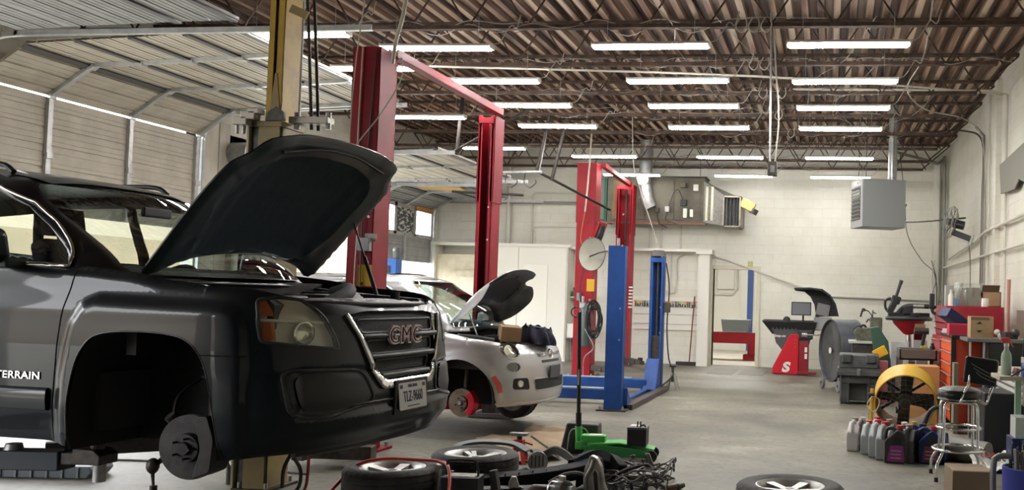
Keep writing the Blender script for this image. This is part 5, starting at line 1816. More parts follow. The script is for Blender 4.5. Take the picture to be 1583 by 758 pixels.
for x_ in (0.16, 0.40):
    MB().cyl((x_, 3.40, 2.60), (x_, 3.40, 2.72), 0.022, n=10).build('pulley_pin', M_STEEL, parent=t)
MB().prism([(0.0, 2.64), (0.14, 2.64), (0.13, 2.70), (0.07, 2.74), (0.01, 2.70)], 3.27, 3.29).build('lock_plate', M_DARKM, parent=t)
MB().lohi((-0.12, -0.02, 3.60), (0.06, 3.6, 3.68)).build('crossbeam', m_olive, parent=t, bevel=0.01)
MB().box((0.16, 3.36, 3.45), (0.14, 0.02, 0.06), rot=(0, 0.4, 0)).build('hose_guide', m_olive, parent=t)
for y_, x_ in ((3.42, 0.25), (3.46, 0.28)):
    MB().tube([(x_ - 0.13, y_, 4.30), (x_ - 0.12, y_, 4.0), (x_ - 0.07, y_, 3.6), (x_ - 0.02, y_, 3.0), (x_ + 0.01, y_, 2.6)], 0.012, n=6, smooth=5).build('hydraulic_hose', M_CABLEB, parent=t, smooth=60)
arm_part(t, Vector((0, 0, 0)), ((0.0, 0.2, 0.40), (-0.75, 0.95, 0.40)), 0.12, 0.10, M_DARKM)
arm_part(t, Vector((0, 0, 0)), ((0.1, 3.2, 0.40), (-0.6, 2.6, 0.40)), 0.12, 0.10, M_DARKM)
# the arm seen in front below the SUV sill
# (relative to the near post at x -3.97, y 2.95)
AX, AY, AZ = 0.0, 1.80, 0.455
a = MB().box((-0.78, AY, AZ - 0.01), (1.30, 0.13, 0.105), rot=(0, -0.03, 0.0)).build('lift_arm', mat('dusty_black_steel', (0.03, 0.045, 0.06), 0.6), parent=t, bevel=0.008)
MB().box((-0.06, AY, AZ + 0.025), (0.34, 0.10, 0.065), rot=(0, -0.03, 0)).build('arm_extension', M_DARKM, parent=a, bevel=0.006)
MB().prism([(-0.05, AZ - 0.0), (0.12, AZ - 0.0), (0.12, AZ + 0.05), (0.08, AZ + 0.08), (-0.04, AZ + 0.085)], AY - 0.07, AY + 0.07).build('pad_bracket', M_DARKM, parent=a, bevel=0.004)
MB().cyl((0.05, AY, AZ + 0.06), (0.05, AY, AZ + 0.19), 0.035, n=14).build('lift_pad', M_DARKM, parent=a)
for x_ in (-0.46, -0.66):
    MB().lathe([(0.0, 0.04), (0.040, 0.04), (0.05, 0.0)], (x_, AY, AZ + 0.045), n=14).build('spacer_cap', M_STEEL, parent=a, smooth=50)
MB().cyl((0.07, AY, AZ - 0.10), (0.07, AY, AZ), 0.032, n=14).build('drop_pin', M_STEEL, parent=a, smooth=40)

# red lift round the hatchback
t1, off = two_post('two_post_lift', 'dark red two-post lift round the silver hatchback, yellow card on its near post', -4.29, 7.90, -4.32, 11.0, 3.62, M_RED, M_RED, step=2.56, cross=((-4.03, 8.1, 3.62), (-4.10, 11.1, 3.68)), w=0.19, wn=0.24, d=0.30, carriage_z=0.3)
def on1(mb, n, m_, **k):
    return mb.xform(Matrix.Translation(off)).build(n, m_, parent=t1, **k)
on1(MB().lohi((-4.175, 7.885, 1.48), (-4.045, 7.893, 1.67)), 'yellow_card', mat('card_yellow', (0.62, 0.36, 0.02), 0.5))
on1(MB().lohi((-4.15, 7.88, 1.49), (-4.12, 7.884, 1.515)), 'card_print', M_BLACK)
on1(MB().lohi((-4.17, 7.888, 1.435), (-4.06, 7.893, 1.465)), 'warning_strip', M_WHITE)
on1(MB().lohi((-4.12, 7.888, 1.88), (-4.01, 7.893, 1.95)), 'data_plate', mat('plate_grey', (0.42, 0.40, 0.38), 0.45))
on1(MB().lohi((-4.16, 7.83, 1.79), (-4.05, 7.895, 1.91)), 'switch_box', M_GREYM, bevel=0.006)
on1(MB().tube([(-4.20, 7.87, 3.62), (-4.21, 7.87, 2.7), (-4.18, 7.87, 2.1), (-4.19, 7.87, 1.5), (-4.19, 7.87, 0.1)], 0.009, n=6, smooth=6), 'hydraulic_line', mat('pale_pipe', (0.5, 0.35, 0.32), 0.4), smooth=50)
on1(MB().tube([(-4.07, 7.87, 3.60), (-4.10, 7.87, 3.0), (-4.14, 7.87, 2.0), (-4.13, 7.87, 1.2), (-4.13, 7.87, 0.1)], 0.007, n=6, smooth=6), 'release_cable', M_CABLEB, smooth=50)
arm_part(t1, off, ((-4.05, 7.95, 0.13), (-4.10, 7.25, 0.13)), 0.14, 0.10, M_RED, pad=False)
fa = on1(MB().box((-3.98, 7.30, 0.12), (0.62, 0.13, 0.11), rot=(0, 0, 0.1)), 'lift_arm', M_DARKM, bevel=0.008)
on1(MB().box((-4.30, 7.27, 0.11), (0.07, 0.12, 0.10), rot=(0, 0, 0.1)), 'arm_end', mat('card_yellow', (0.62, 0.36, 0.02), 0.5), bevel=0.004)
for x_ in (-4.24, -4.05, -3.93):
    on1(MB().cyl((x_, 7.28, 0.15), (x_, 7.28, 0.25), 0.022, n=10), 'adapter_pin', M_STEEL, smooth=40)
arm_part(t1, off, ((-4.2, 8.05, 0.10), (-4.9, 8.85, 0.10)), 0.12, 0.09, M_RED, pad=False)
arm_part(t1, off, ((-4.2, 11.0, 0.10), (-4.9, 10.5, 0.10)), 0.12, 0.09, M_RED, pad=False)

# red lift by the back wall
M_RED2 = mat('bright_red', (0.33, 0.008, 0.018), 0.45, 0, (0.26, 0.004, 0.012), 3, spec=0.35)
t3, off3 = two_post('two_post_lift', 'red two-post lift by the back wall with reel, gas bottle and hoses', -4.57, 16.45, -4.56, 19.55, 3.84, M_RED2, M_DARKM, step=2.77, cross=((-4.17, 16.7, 3.84), (-4.30, 19.6, 3.84)), w=0.33, d=0.35, carriage_z=0.15)
def on3(mb, n, m_, **k):
    return mb.xform(Matrix.Translation(off3)).build(n, m_, parent=t3, **k)
on3(MB().lohi((-4.34, 16.43, 1.53), (-4.20, 16.44, 1.75)), 'yellow_card', mat('card_yellow', (0.62, 0.36, 0.02), 0.5))
for i in range(7):
    on3(MB().lohi((-4.24, 19.53, 1.22 + 0.07 * i), (-4.16, 19.54, 1.25 + 0.07 * i)), 'white_letter_mark', M_WHITE)
on3(MB().lohi((-4.50, 16.36, 1.36), (-4.42, 16.44, 1.50)), 'switch_box', M_GREYM, bevel=0.006)
arm_part(t3, off3, ((-4.2, 19.5, 0.12), (-3.9, 19.0, 0.12)), 0.14, 0.10, M_DARKM)
arm_part(t3, off3, ((-4.3, 16.6, 0.16), (-3.95, 16.3, 0.16)), 0.12, 0.10, M_DARKM, pad=False)
# reel on the near post
r_ = thing('hose_reel', 'red hose reel hanging on the near red post by the back wall', 'reel', (-4.10, 16.28, 2.55), (R(8), R(18), R(25)))
MB().lathe([(0.05, -0.05), (0.19, -0.05), (0.19, -0.035), (0.06, -0.035), (0.06, 0.035), (0.19, 0.035), (0.19, 0.05), (0.05, 0.05)], axis=(1, 0, 0), n=28, closed=True).build('reel_drum', M_DARKM, parent=r_, smooth=30)
MB().lohi((-0.09, -0.06, -0.20), (-0.06, 0.10, 0.20)).lohi((-0.09, 0.08, -0.20), (0.09, 0.12, 0.22)).build('reel_bracket', M_RED2, parent=r_, bevel=0.01)
MB().lathe([(0.10, -0.03), (0.145, -0.03), (0.145, 0.03), (0.10, 0.03)], axis=(1, 0, 0), n=24, closed=True).build('wound_hose', M_RUBBER, parent=r_, smooth=30)
tag(MB().lathe([(0.0, 0.0), (0.085, 0.0), (0.095, 0.02), (0.095, 0.60), (0.075, 0.68), (0.03, 0.72), (0.03, 0.78)], (-4.30, 16.28, 0.55), n=20).build('gas_bottle', mat('bottle_grey', (0.10, 0.12, 0.12), 0.4, 0.3), smooth=40), 'dark grey gas bottle strapped to the near red post by the back wall', 'gas bottle')
pts = []
for i in range(130):
    a = i / 129 * 2 * PI * 8
    pts.append((-4.12 + (0.11 + 0.03 * math.sin(i * 0.31)) * math.cos(a), 16.18 + 0.05 * math.sin(i * 0.9), 1.03 + 0.04 * math.sin(i * 0.17) + (0.27 + 0.05 * math.sin(i * 0.23)) * math.sin(a)))
cable('coiled_hose', pts, 0.013, M_RUBBER, 'coil of black hoses hung beside the gas bottle on the red post', 'hose', smooth=3)
cable('hose', [(-4.45, 16.38, 1.45), (-4.40, 16.3, 1.15), (-4.30, 16.2, 0.9), (-4.12, 16.2, 0.55), (-4.30, 16.3, 0.35), (-4.34, 16.38, 0.03)], 0.010, M_STEEL, 'grey hose trailing down the near red post to the floor', 'hose')
cable('hose', [(-4.38, 16.38, 2.0), (-4.44, 16.35, 1.6), (-4.38, 16.3, 1.25), (-4.20, 16.25, 1.35), (-4.12, 16.2, 1.0), (-4.05, 16.2, 0.75)], 0.010, M_CABLEB, 'black hose looped above the coil on the near red post', 'hose')
tag(MB().box((-4.30, 16.33, 1.28), (0.22, 0.12, 0.10)).cyl((-4.36, 16.3, 1.3), (-4.36, 16.3, 1.44), 0.025, n=10).cyl((-4.24, 16.3, 1.3), (-4.24, 16.3, 1.40), 0.02, n=10).build('gas_regulator', M_STEEL, bevel=0.008), 'steel regulator and gauge block above the gas bottle', 'regulator')

# blue floor lift
t4, off4 = two_post('low_lift', 'blue low two-post lift with floor arms, dark plate between its posts', -2.82, 11.70, -2.82, 14.55, 2.10, M_BLUE, M_DARKM, w=0.22, d=0.16, carriage_z=0.1)
def on4(mb, n, m_, **k):
    return mb.xform(Matrix.Translation(off4)).build(n, m_, parent=t4, **k)
on4(MB().box((-2.71, 14.63, 2.15), (0.22, 0.18, 0.10), taper=0.8), 'motor_cap', M_DARKM, bevel=0.01)
on4(MB().lohi((-2.60, 11.86, 0.0), (-2.48, 14.6, 0.07)), 'floor_plate', M_DARKM, bevel=0.01)
on4(MB().prism([(11.86, 0.02), (12.15, 0.02), (11.86, 0.28)], -2.70, -2.55, 'x'), 'near_gusset', M_BLUE)
on4(MB().prism([(14.1, 0.05), (14.5, 0.05), (14.5, 0.50), (14.35, 0.50)], -2.80, -2.60, 'x'), 'far_gusset', M_BLUE)
for y_ in (12.45, 14.2):
    aa = on4(MB().lohi((-4.9, y_ - 0.07, 0.06), (-2.75, y_ + 0.07, 0.20)), 'lift_arm', M_BLUE, bevel=0.01)
    on4(MB().lohi((-5.0, y_ - 0.05, 0.20), (-3.0, y_ + 0.05, 0.215)), 'arm_top', mat('pale_blue', (0.30, 0.36, 0.45), 0.5), bevel=0.003)
on4(MB().lohi((-2.80, 12.0, 0.02), (-2.72, 14.4, 0.05)), 'cable_cover', M_BLUE)
on4(MB().cyl((-2.71, 11.78, 2.10), (-2.71, 11.78, 2.20), 0.02, n=8), 'top_hook', M_STEEL)
# dark red-grey lift bits and jack stand by the far blue post
def jack_stand(label, loc, m_, s=1.0):
    t = thing('jack_stand', label, 'jack stand', loc)
    for i in range(4):
        a = PI / 4 + PI / 2 * i
        MB().prism([(0.02, 0.26 * s), (0.045, 0.26 * s), (0.14 * s, 0.0), (0.10 * s, 0.0)], -0.012, 0.012).xform(Matrix.Rotation(a, 4, 'Z')).build('leg', m_, parent=t)
    MB().cyl((0, 0, 0.12 * s), (0, 0, 0.36 * s), 0.022, n=10).build('ratchet_post', M_DARKM, parent=t)
    MB().box((0, 0, 0.37 * s), (0.10, 0.05, 0.025)).build('saddle', M_DARKM, parent=t)
    MB().box((0, 0, 0.24 * s), (0.08, 0.08, 0.05)).build('collar', m_, parent=t, bevel=0.004)
    return t
jack_stand('grey jack stand on the floor beside the far blue post', (-2.45, 14.75, 0), mat('stand_grey', (0.35, 0.34, 0.32), 0.5, 0.3))
cable('power_cable', [(-2.58, 14.6, 2.0), (-2.52, 14.6, 1.6), (-2.54, 14.6, 1.0), (-2.50, 14.62, 0.5), (-2.42, 14.6, 0.25), (-2.62, 14.4, 0.03)], 0.012, M_CABLEB, 'black power cable hanging beside the far blue post')
tag(MB().box((-2.55, 14.62, 1.30), (0.10, 0.08, 0.16)).build('switch_box', M_DARKM, bevel=0.01), 'dark switch box on the side of the far blue post', 'switch')
# round cream dish lamp on the near blue post
t = thing('dish_lamp', 'round cream dish on an arm beside the near blue post', 'lamp', (-3.05, 11.68, 1.98), (0, 0, R(52)))
MB().lathe([(0.0, 0.03), (0.03, 0.03), (0.08, 0.018), (0.16, 0.0), (0.205, -0.03), (0.212, -0.03), (0.212, -0.04), (0.16, -0.014), (0.08, 0.004), (0.0, 0.012)], axis=(0, 1, 0.1), n=36).build('dish', mat('dish_cream', (0.62, 0.60, 0.50), 0.5), parent=t, smooth=40)
MB().tube([(0.212 * math.cos(a), 0.212 * -0.1 * math.sin(a) - 0.035, 0.212 * math.sin(a)) for a in [2 * PI * i / 36 for i in range(36)]], 0.006, n=6, closed=True).build('rim', M_DARKM, parent=t, smooth=60)
MB().tube([(0, 0.02, -0.03), (0.03, -0.06, 0.0), (0.08, -0.12, 0.03), (0.15, -0.17, 0.045)], 0.009, n=6, smooth=4).build('arm', M_DARKM, parent=t, smooth=60)

# ================================================================ back wall
def slab(name, lo, hi, m_, parent=None, **k):
    return MB().lohi(lo, hi).build(name, m_, parent=parent, **k)
m_cab = mat('cabinet_white', (0.78, 0.77, 0.70), 0.45)
cb = thing('storage_cabinet', 'tall white built-in cupboard against the back wall behind the hatchback', 'cabinet', (-6.53, 20.2, 0))
slab('body', (-0.81, -0.2, 0.0), (0.81, 0.29, 2.50), m_cab, cb)
slab('top_board', (-0.86, -0.24, 2.50), (0.86, 0.29, 2.56), m_cab, cb)
for x0, x1 in ((-0.80, -0.31), (-0.30, 0.79)):
    d_ = slab('door', (x0, -0.225, 0.06), (x1, -0.20, 2.47), m_cab, cb, bevel=0.004)
    if x0 > -0.5:
        slab('door_panel', (x0 + 0.12, -0.235, 0.3), (x1 - 0.42, -0.224, 2.10), mat('cabinet_panel', (0.84, 0.83, 0.76), 0.5), d_, bevel=0.004)
        MB().ball((x0 + 0.05, -0.25, 1.2), 0.022, 10).build('knob', M_STEEL, parent=d_, smooth=60)
nb = thing('storage_cabinet', 'older cream cupboard with chipped door left of the tall white one', 'cabinet', (-8.10, 20.25, 0))
slab('body', (-0.72, -0.1, 0.0), (0.70, 0.24, 2.30), mat('old_cream', (0.66, 0.61, 0.47), 0.55, 0, (0.55, 0.50, 0.38), 6), nb)
slab('top_board', (-0.78, -0.25, 2.50), (0.70, 0.24, 2.56), m_cab, nb)
d_ = slab('door', (-0.25, -0.13, 0.10), (0.65, -0.10, 1.95), mat('old_cream', (0.66, 0.61, 0.47), 0.55), nb, bevel=0.004)
slab('door_panel', (-0.12, -0.145, 0.25), (0.52, -0.13, 1.80), mat('old_cream_light', (0.72, 0.68, 0.55), 0.55), d_, bevel=0.006)
slab('side_board', (-0.76, -0.2, 0), (-0.70, 0.24, 2.5), m_cab, nb)
tag(slab('wall_shelf', (-5.70, 20.15, 2.47), (-2.62, YB, 2.53), m_cab), 'long white shelf board running along the back wall above the key board', 'shelf')
struct(slab('trim_5', (-2.84, 20.10, 0), (-2.60, YB, 2.47), M_WHITE))
struct(slab('trim_6', (-2.90, 20.05, 2.42), (-2.55, YB, 2.52), M_WHITE))
# pegboard with keys
random.seed(2)
kb = thing('key_board', 'white perforated key board on the back wall beside the blue post', 'board', (-3.60, 20.46, 0.75))
slab('panel', (-0.74, -0.01, 0.0), (0.74, 0.03, 0.72), m_cab, kb)
for z_ in (0.12, 0.33, 0.50, 0.62):
    slab('hook_rail', (-0.72, -0.02, z_), (0.72, -0.01, z_ + 0.012), M_STEEL, kb)
kc = [(0.55, 0.10, 0.10), (0.62, 0.50, 0.06), (0.45, 0.55, 0.12), (0.15, 0.45, 0.35), (0.60, 0.30, 0.25), (0.10, 0.10, 0.10), (0.6, 0.55, 0.45)]
kn = ('red', 'yellow', 'lime', 'teal', 'pink', 'black', 'cream')
random.seed(11)
for i in range(26):
    x_ = -4.27 + 1.32 * i / 25 + random.uniform(-0.008, 0.008)
    ci = (0, 2, 1, 4, 5, 3, 1, 6, 2, 0, 5, 1, 4)[i % 13]
    z_ = 1.36 + random.uniform(-0.01, 0.01)
    k = thing('key_tag', 'bunch of car keys with a coloured tag hanging on the key board', 'keys', (x_, 20.42, z_), (0, 0, random.uniform(-0.3, 0.3)), 'keys hanging on the key board')
    MB().box((0, 0, -0.02), (0.040, 0.006, 0.075)).build('tag', mat('tag_' + kn[ci], kc[ci], 0.5), parent=k, bevel=0.004)
    MB().box((0.005, -0.008, -0.075), (0.022 + 0.012 * random.random(), 0.010, 0.05 + 0.03 * random.random()), rot=(0, random.uniform(-0.4, 0.4), 0)).build('key', M_BLACK, parent=k, bevel=0.004)
# broom
b = thing('push_broom', 'wide black push broom with dark red handle leaning on the back wall', 'broom', (-2.95, 20.2, 0))
MB().box((0, 0, 0.045), (0.68, 0.10, 0.07)).build('brush_head', M_BLACK, parent=b, bevel=0.01)
MB().cyl((-0.05, 0, 0.08), (0.0, 0.20, 1.50), 0.013, n=8).build('handle', mat('broom_red', (0.16, 0.02, 0.02), 0.5), parent=b, smooth=40)
# sink, shelf with bottles
sk = thing('wall_sink', 'white utility sink on the back wall left of the red post', 'sink', (-5.48, 20.2, 0.50))
m = MB(); m.lohi((-0.22, -0.22, 0), (0.22, 0.28, 0.04)); m.lohi((-0.22, -0.22, 0.0), (-0.19, 0.28, 0.33)).lohi((0.19, -0.22, 0), (0.22, 0.28, 0.33)).lohi((-0.22, -0.22, 0), (0.22, -0.19, 0.33)).lohi((-0.22, 0.25, 0), (0.22, 0.28, 0.40))
m.build('basin', M_WHITE, parent=sk, bevel=0.012)
for x_ in (-0.18, 0.18):
    MB().cyl((x_, 0, -0.5), (x_, 0, 0), 0.018, n=8).build('leg', M_STEEL, parent=sk)
MB().tube([(0, 0.25, 0.38), (0, 0.2, 0.50), (0, 0.08, 0.50), (0, 0.06, 0.44)], 0.012, n=8, smooth=4).build('tap', M_CHROME, parent=sk, smooth=60)
sh_ = thing('small_shelf', 'small white shelf on the back wall above the sink', 'shelf', (-5.55, 20.35, 1.40))
slab('board', (-0.25, -0.15, 0), (0.30, 0.15, 0.025), M_WHITE, sh_)
for x_ in (-0.2, 0.2):
    slab('bracket', (x_ - 0.01, -0.1, -0.10), (x_ + 0.01, 0.15, 0.0), M_STEEL, sh_)
m_green = mat('green_plastic', (0.05, 0.14, 0.09), 0.35)
def bottle(label, loc, m_, h=0.2, r=0.035, cap=None, group=None):
    t = thing('bottle', label, 'bottle', loc, 0, group)
    MB().lathe([(0.0, 0.0), (r, 0.0), (r, h * 0.62), (r * 0.4, h * 0.82), (r * 0.4, h * 0.9)], n=14).build('body', m_, parent=t, smooth=50)
    MB().cyl((0, 0, h * 0.88), (0, 0, h), r * 0.45, n=12).build('cap', cap or M_WHITE, parent=t, smooth=50)
    return t
for i, (x_, h_, w_) in enumerate(((-5.74, 0.16, 'shortest, at the left end'), (-5.66, 0.20, 'second from the left'), (-5.57, 0.27, 'tallest, with a long neck'), (-5.49, 0.22, 'at the right end'))):
    bottle('green bottle on the small shelf above the sink, ' + w_, (x_, 20.33, 1.425), m_green, h_, 0.034, M_BLACK if i != 2 else M_STEEL, 'green bottles above the sink')
tag(slab('soap_dispenser', (-4.98, 20.40, 1.40), (-4.86, YB, 1.62), M_WHITE, bevel=0.01), 'small white dispenser on the back wall behind the near blue post', 'dispenser')
# furnace
f = thing('hanging_furnace', 'large dusty tan duct furnace hung high on the back wall', 'furnace', (-3.79, 20.21, 3.08))
m_fur = mat('dusty_tan_metal', (0.15, 0.135, 0.10), 0.6, 0.1, (0.08, 0.072, 0.055), 2.5)
slab('cabinet_body', (-1.07, -0.30, 0.0), (1.07, 0.25, 0.97), m_fur, f, bevel=0.01)
m_rust = mat('rust_patched', (0.26, 0.14, 0.06), 0.7, 0, (0.17, 0.15, 0.11), 6)
for x0, x1, mm in ((-0.95, -0.62, m_rust), (-0.60, -0.42, m_fur), (-0.40, -0.25, m_fur), (-0.22, 0.40, m_fur), (0.42, 0.98, m_fur)):
    slab('panel', (x0, -0.315, 0.06), (x1, -0.30, 0.90), mm, f, bevel=0.004)
slab('end_panel', (-1.60, -0.25, 0.05), (-1.10, 0.25, 0.94), mat('pale_green_metal', (0.17, 0.19, 0.165), 0.5, 0.2), f, bevel=0.008)
slab('green_frame', (-1.14, -0.31, -0.02), (-1.08, 0.25, 0.95), mat('dark_green_metal', (0.02, 0.10, 0.06), 0.5), f)
slab('bottom_rail', (-1.1, -0.33, -0.04), (1.1, -0.27, 0.0), mat('rust_rail', (0.20, 0.09, 0.06), 0.6), f)
slab('top_flange', (-1.1, -0.33, 0.97), (1.1, 0.25, 1.0), M_DARKM, f)
MB().cyl((-0.22, -0.42, 0.95), (-0.20, -0.42, 1.75), 0.14, n=22).tube([(-0.22, -0.42, 0.95), (-0.20, -0.44, 0.70), (-0.16, -0.46, 0.48), (-0.08, -0.44, 0.30)], 0.135, n=18, smooth=3).build('flue_pipe', M_STEEL, parent=f, smooth=40)
for z_ in (0.95, 0.72, 0.52):
    MB().lathe([(0.139, -0.012), (0.147, -0.012), (0.147, 0.012), (0.139, 0.012)], (-0.20, -0.43, z_), (0.0, 0.0, 1), 22, closed=True).build('flue_band', M_STEEL, parent=f)
MB().cyl((-0.24, -0.50, 0.88), (-0.24, -0.60, 0.89), 0.125, n=24).build('round_cap', M_WHITE, parent=f, smooth=40)
for x_, z_, w_, h_, mm in ((0.62, 0.42, 0.13, 0.13, M_BLACK), (0.27, 0.28, 0.10, 0.12, M_STEEL), (0.05, 0.26, 0.08, 0.10, M_DARKM), (0.66, 0.20, 0.08, 0.20, M_WHITE), (0.80, 0.20, 0.07, 0.16, M_WHITE), (0.88, 0.75, 0.10, 0.14, M_WHITE), (0.60, 0.80, 0.12, 0.10, m_fur)):
    MB().box((x_, -0.36, z_), (w_, 0.09, h_)).build('control_box', mm, parent=f, bevel=0.006)
MB().tube([(0.62, -0.38, 0.45), (0.50, -0.40, 0.70), (0.40, -0.38, 0.62), (0.30, -0.38, 0.35)], 0.010, n=6, smooth=5).tube([(0.05, -0.36, 0.2), (0.1, -0.38, -0.02), (0.28, -0.33, -0.12)], 0.012, n=6, smooth=5).tube([(0.27, -0.38, 0.2), (0.25, -0.38, 0.05), (0.5, -0.35, -0.04)], 0.010, n=6, smooth=5).build('gas_line', M_DARKM, parent=f, smooth=60)
for x_ in (1.12, 1.24):
    MB().cyl((x_, -0.34, 0.05), (x_, -0.34, 0.78), 0.035, n=12).build('white_tube', mat('old_white', (0.66, 0.64, 0.50), 0.5), parent=f, smooth=40)
m = MB()
A = [(1.05, -0.30, 0.02), (1.07, 0.24, 0.02), (1.07, 0.24, 0.92), (1.05, -0.30, 0.90)]
B = [(1.56, -0.45, -0.08), (1.90, 0.10, -0.08), (1.90, 0.10, 0.55), (1.56, -0.45, 0.55)]
m.add(A + B, [(0, 1, 5, 4), (1, 2, 6, 5), (2, 3, 7, 6), (3, 0, 4, 7), (4, 5, 6, 7)])
m.build('transition_duct', mat('galv_mottled', (0.27, 0.27, 0.25), 0.45, 0.4, (0.19, 0.19, 0.175), 22), parent=f)
o_ = MB().lohi((1.50, -0.62, -0.10), (1.88, -0.60, 0.56)).lohi((1.50, -0.62, -0.10), (1.52, -0.2, 0.56)).lohi((1.86, -0.62, -0.10), (1.88, 0.1, 0.56)).lohi((1.50, -0.62, 0.54), (1.88, 0.1, 0.56)).lohi((1.50, -0.62, -0.10), (1.88, 0.1, -0.08))
# opened front: replace the closed front by a dark void with a frame
o_ = MB().lohi((1.50, -0.62, -0.10), (1.53, -0.2, 0.56)).lohi((1.85, -0.62, -0.10), (1.88, 0.1, 0.56)).lohi((1.50, -0.62, 0.53), (1.88, 0.1, 0.56)).lohi((1.50, -0.62, -0.10), (1.88, 0.1, -0.07))
o_.build('outlet_frame', mat('galv_rusty', (0.30, 0.27, 0.22), 0.5, 0.5), parent=f)
slab('outlet_dark', (1.53, -0.40, -0.07), (1.85, -0.38, 0.53), M_BLACK, f)
for i in range(4):
    slab('outlet_vane', (1.58 + 0.075 * i, -0.60, -0.07), (1.583 + 0.075 * i, -0.42, 0.53), M_STEEL, f)
MB().box((2.02, -0.5, 0.38), (0.30, 0.16, 0.20), rot=(0, 0.45, 0)).build('yellow_elbow', mat('old_yellow', (0.55, 0.40, 0.15), 0.55), parent=f, bevel=0.01)
MB().cyl((2.17, -0.5, 0.30), (2.12, -0.5, 0.20), 0.09, n=14).build('elbow_mouth', M_DARKM, parent=f)
for x_ in (-0.9, 0.9):
    MB().cyl((x_, 0.1, 0.95), (x_, 0.1, 1.85), 0.012, n=6).build('hanger_rod', M_STEEL, parent=f)
# unit heater
u_ = thing('unit_heater', 'grey box heater with louvred front hung from the roof near the right wall', 'heater', (0.50, 15.6, 2.72), (0, 0, R(16)))
m_heat = mat('heater_grey', (0.20, 0.21, 0.215), 0.4, 0.2)
slab('casing', (0, 0, 0), (0.74, 0.58, 0.80), m_heat, u_, bevel=0.008)
slab('front_panel', (-0.02, 0.0, 0.0), (0.0, 0.58, 0.80), mat('heater_light', (0.42, 0.43, 0.43), 0.4), u_, bevel=0.004)
slab('louvre_dark', (-0.024, 0.06, 0.12), (-0.02, 0.52, 0.68), M_BLACK, u_)
for i in range(9):
    MB().box((-0.035, 0.29, 0.14 + 0.064 * i), (0.030, 0.46, 0.006), rot=(0, 0.5, 0)).build('louvre', mat('heater_light', (0.42, 0.43, 0.43), 0.4), parent=u_)
for i in range(5):
    slab('heat_tube', (-0.027, 0.12 + 0.08 * i, 0.5), (-0.024, 0.16 + 0.08 * i, 0.62), M_WHITE, u_)
slab('name_plate', (-0.026, 0.16, 0.705), (-0.02, 0.44, 0.775), M_WHITE, u_)
slab('plate_mark', (-0.028, 0.18, 0.725), (-0.025, 0.23, 0.755), mat('mark_blue', (0.05, 0.10, 0.35), 0.4), u_)
MB().cyl((0.66, 0.45, 0.8), (0.66, 0.45, 2.15), 0.075, n=18).build('flue_pipe', M_STEEL, parent=u_, smooth=40)
for x_, y_ in ((0.08, 0.1), (0.55, 0.1), (0.08, 0.5)):
    MB().cyl((x_, y_, 0.8), (x_, y_, 2.15), 0.006, n=6).build('hanger_rod', M_DARKM, parent=u_)
slab('gas_valve', (0.74, 0.2, 0.42), (0.80, 0.34, 0.58), M_DARKM, u_, bevel=0.005)
# wall fan
w_ = thing('wall_fan', 'round wire-cage fan on a black arm high on the right wall', 'fan', (2.0, 16.3, 2.87), (0, R(14), R(-14)))
for k, (rr, dx) in enumerate(((0.285, 0.0), (0.25, -0.05), (0.16, -0.09), (0.25, 0.06), (0.16, 0.10))):
    MB().tube([(dx, rr * math.cos(a), rr * math.sin(a)) for a in [2 * PI * i / 32 for i in range(32)]], 0.006, n=5, closed=True).build('cage_ring', M_STEEL, parent=w_, smooth=60)
m = MB()
for i in range(28):
    a = 2 * PI * i / 28
    c_, s_ = math.cos(a), math.sin(a)
    m.tube([(-0.10, 0.04 * c_, 0.04 * s_), (-0.085, 0.16 * c_, 0.16 * s_), (-0.05, 0.25 * c_, 0.25 * s_), (0, 0.285 * c_, 0.285 * s_), (0.06, 0.25 * c_, 0.25 * s_), (0.10, 0.16 * c_, 0.16 * s_), (0.11, 0.06 * c_, 0.06 * s_)], 0.003, n=4)
m.build('cage_wires', M_STEEL, parent=w_)
for i in range(4):
    MB().box((0, 0.12, 0), (0.012, 0.19, 0.11), rot=(0, 0, 0.4)).xform(Matrix.Rotation(PI / 2 * i, 4, 'X')).build('blade', M_GREYM, parent=w_, bevel=0.003)
MB().cyl((0.06, 0, 0), (0.24, 0, 0.0), 0.075, n=18).build('motor', M_BLACK, parent=w_, smooth=40)
MB().box((0.24, 0.0, -0.17), (0.34, 0.07, 0.10), rot=(0, 0.12, 0)).build('arm', M_BLACK, parent=w_, bevel=0.01)
MB().box((0.42, 0.0, -0.20), (0.03, 0.14, 0.18)).build('wall_plate', M_STEEL, parent=w_)
# pipes on the back wall
def pipe(label, pts, r, m_=None, cat='pipe', smooth=0, name='wall_pipe'):
    return tag(MB().tube(pts, r, n=10, smooth=smooth).build(name, m_ or M_WHITE, smooth=60), label, cat)
m_pipe = mat('painted_pipe', (0.62, 0.60, 0.53), 0.45)
pipe('thick cream vertical pipe on the back wall above the tall white cupboard', [(-7.25, 20.42, 2.56), (-7.25, 20.42, 4.85)], 0.055, m_pipe)
pipe('dark horizontal pipe across the back wall left of the red posts', [(-8.9, 20.40, 3.50), (-5.3, 20.40, 3.52)], 0.03, mat('dull_pipe', (0.25, 0.24, 0.22), 0.5, 0.3))
pipe('thin cream conduit bent down above the tall white cupboard', [(-6.72, 20.45, 2.56), (-6.72, 20.45, 3.68), (-6.66, 20.45, 3.74), (-5.5, 20.45, 3.74)], 0.018, m_pipe)
pipe('cream conduit with a round bend low above the cupboard top', [(-6.66, 20.46, 2.56), (-6.66, 20.46, 2.86), (-6.55, 20.46, 2.97), (-5.3, 20.46, 2.98)], 0.014, m_pipe, smooth=3)
pipe('cream conduit dropping from the furnace to the shelf, bent at its top', [(-4.0, 20.42, 2.53), (-4.0, 20.42, 2.92), (-4.1, 20.42, 3.0), (-4.8, 20.42, 3.0)], 0.018, m_pipe, smooth=3)
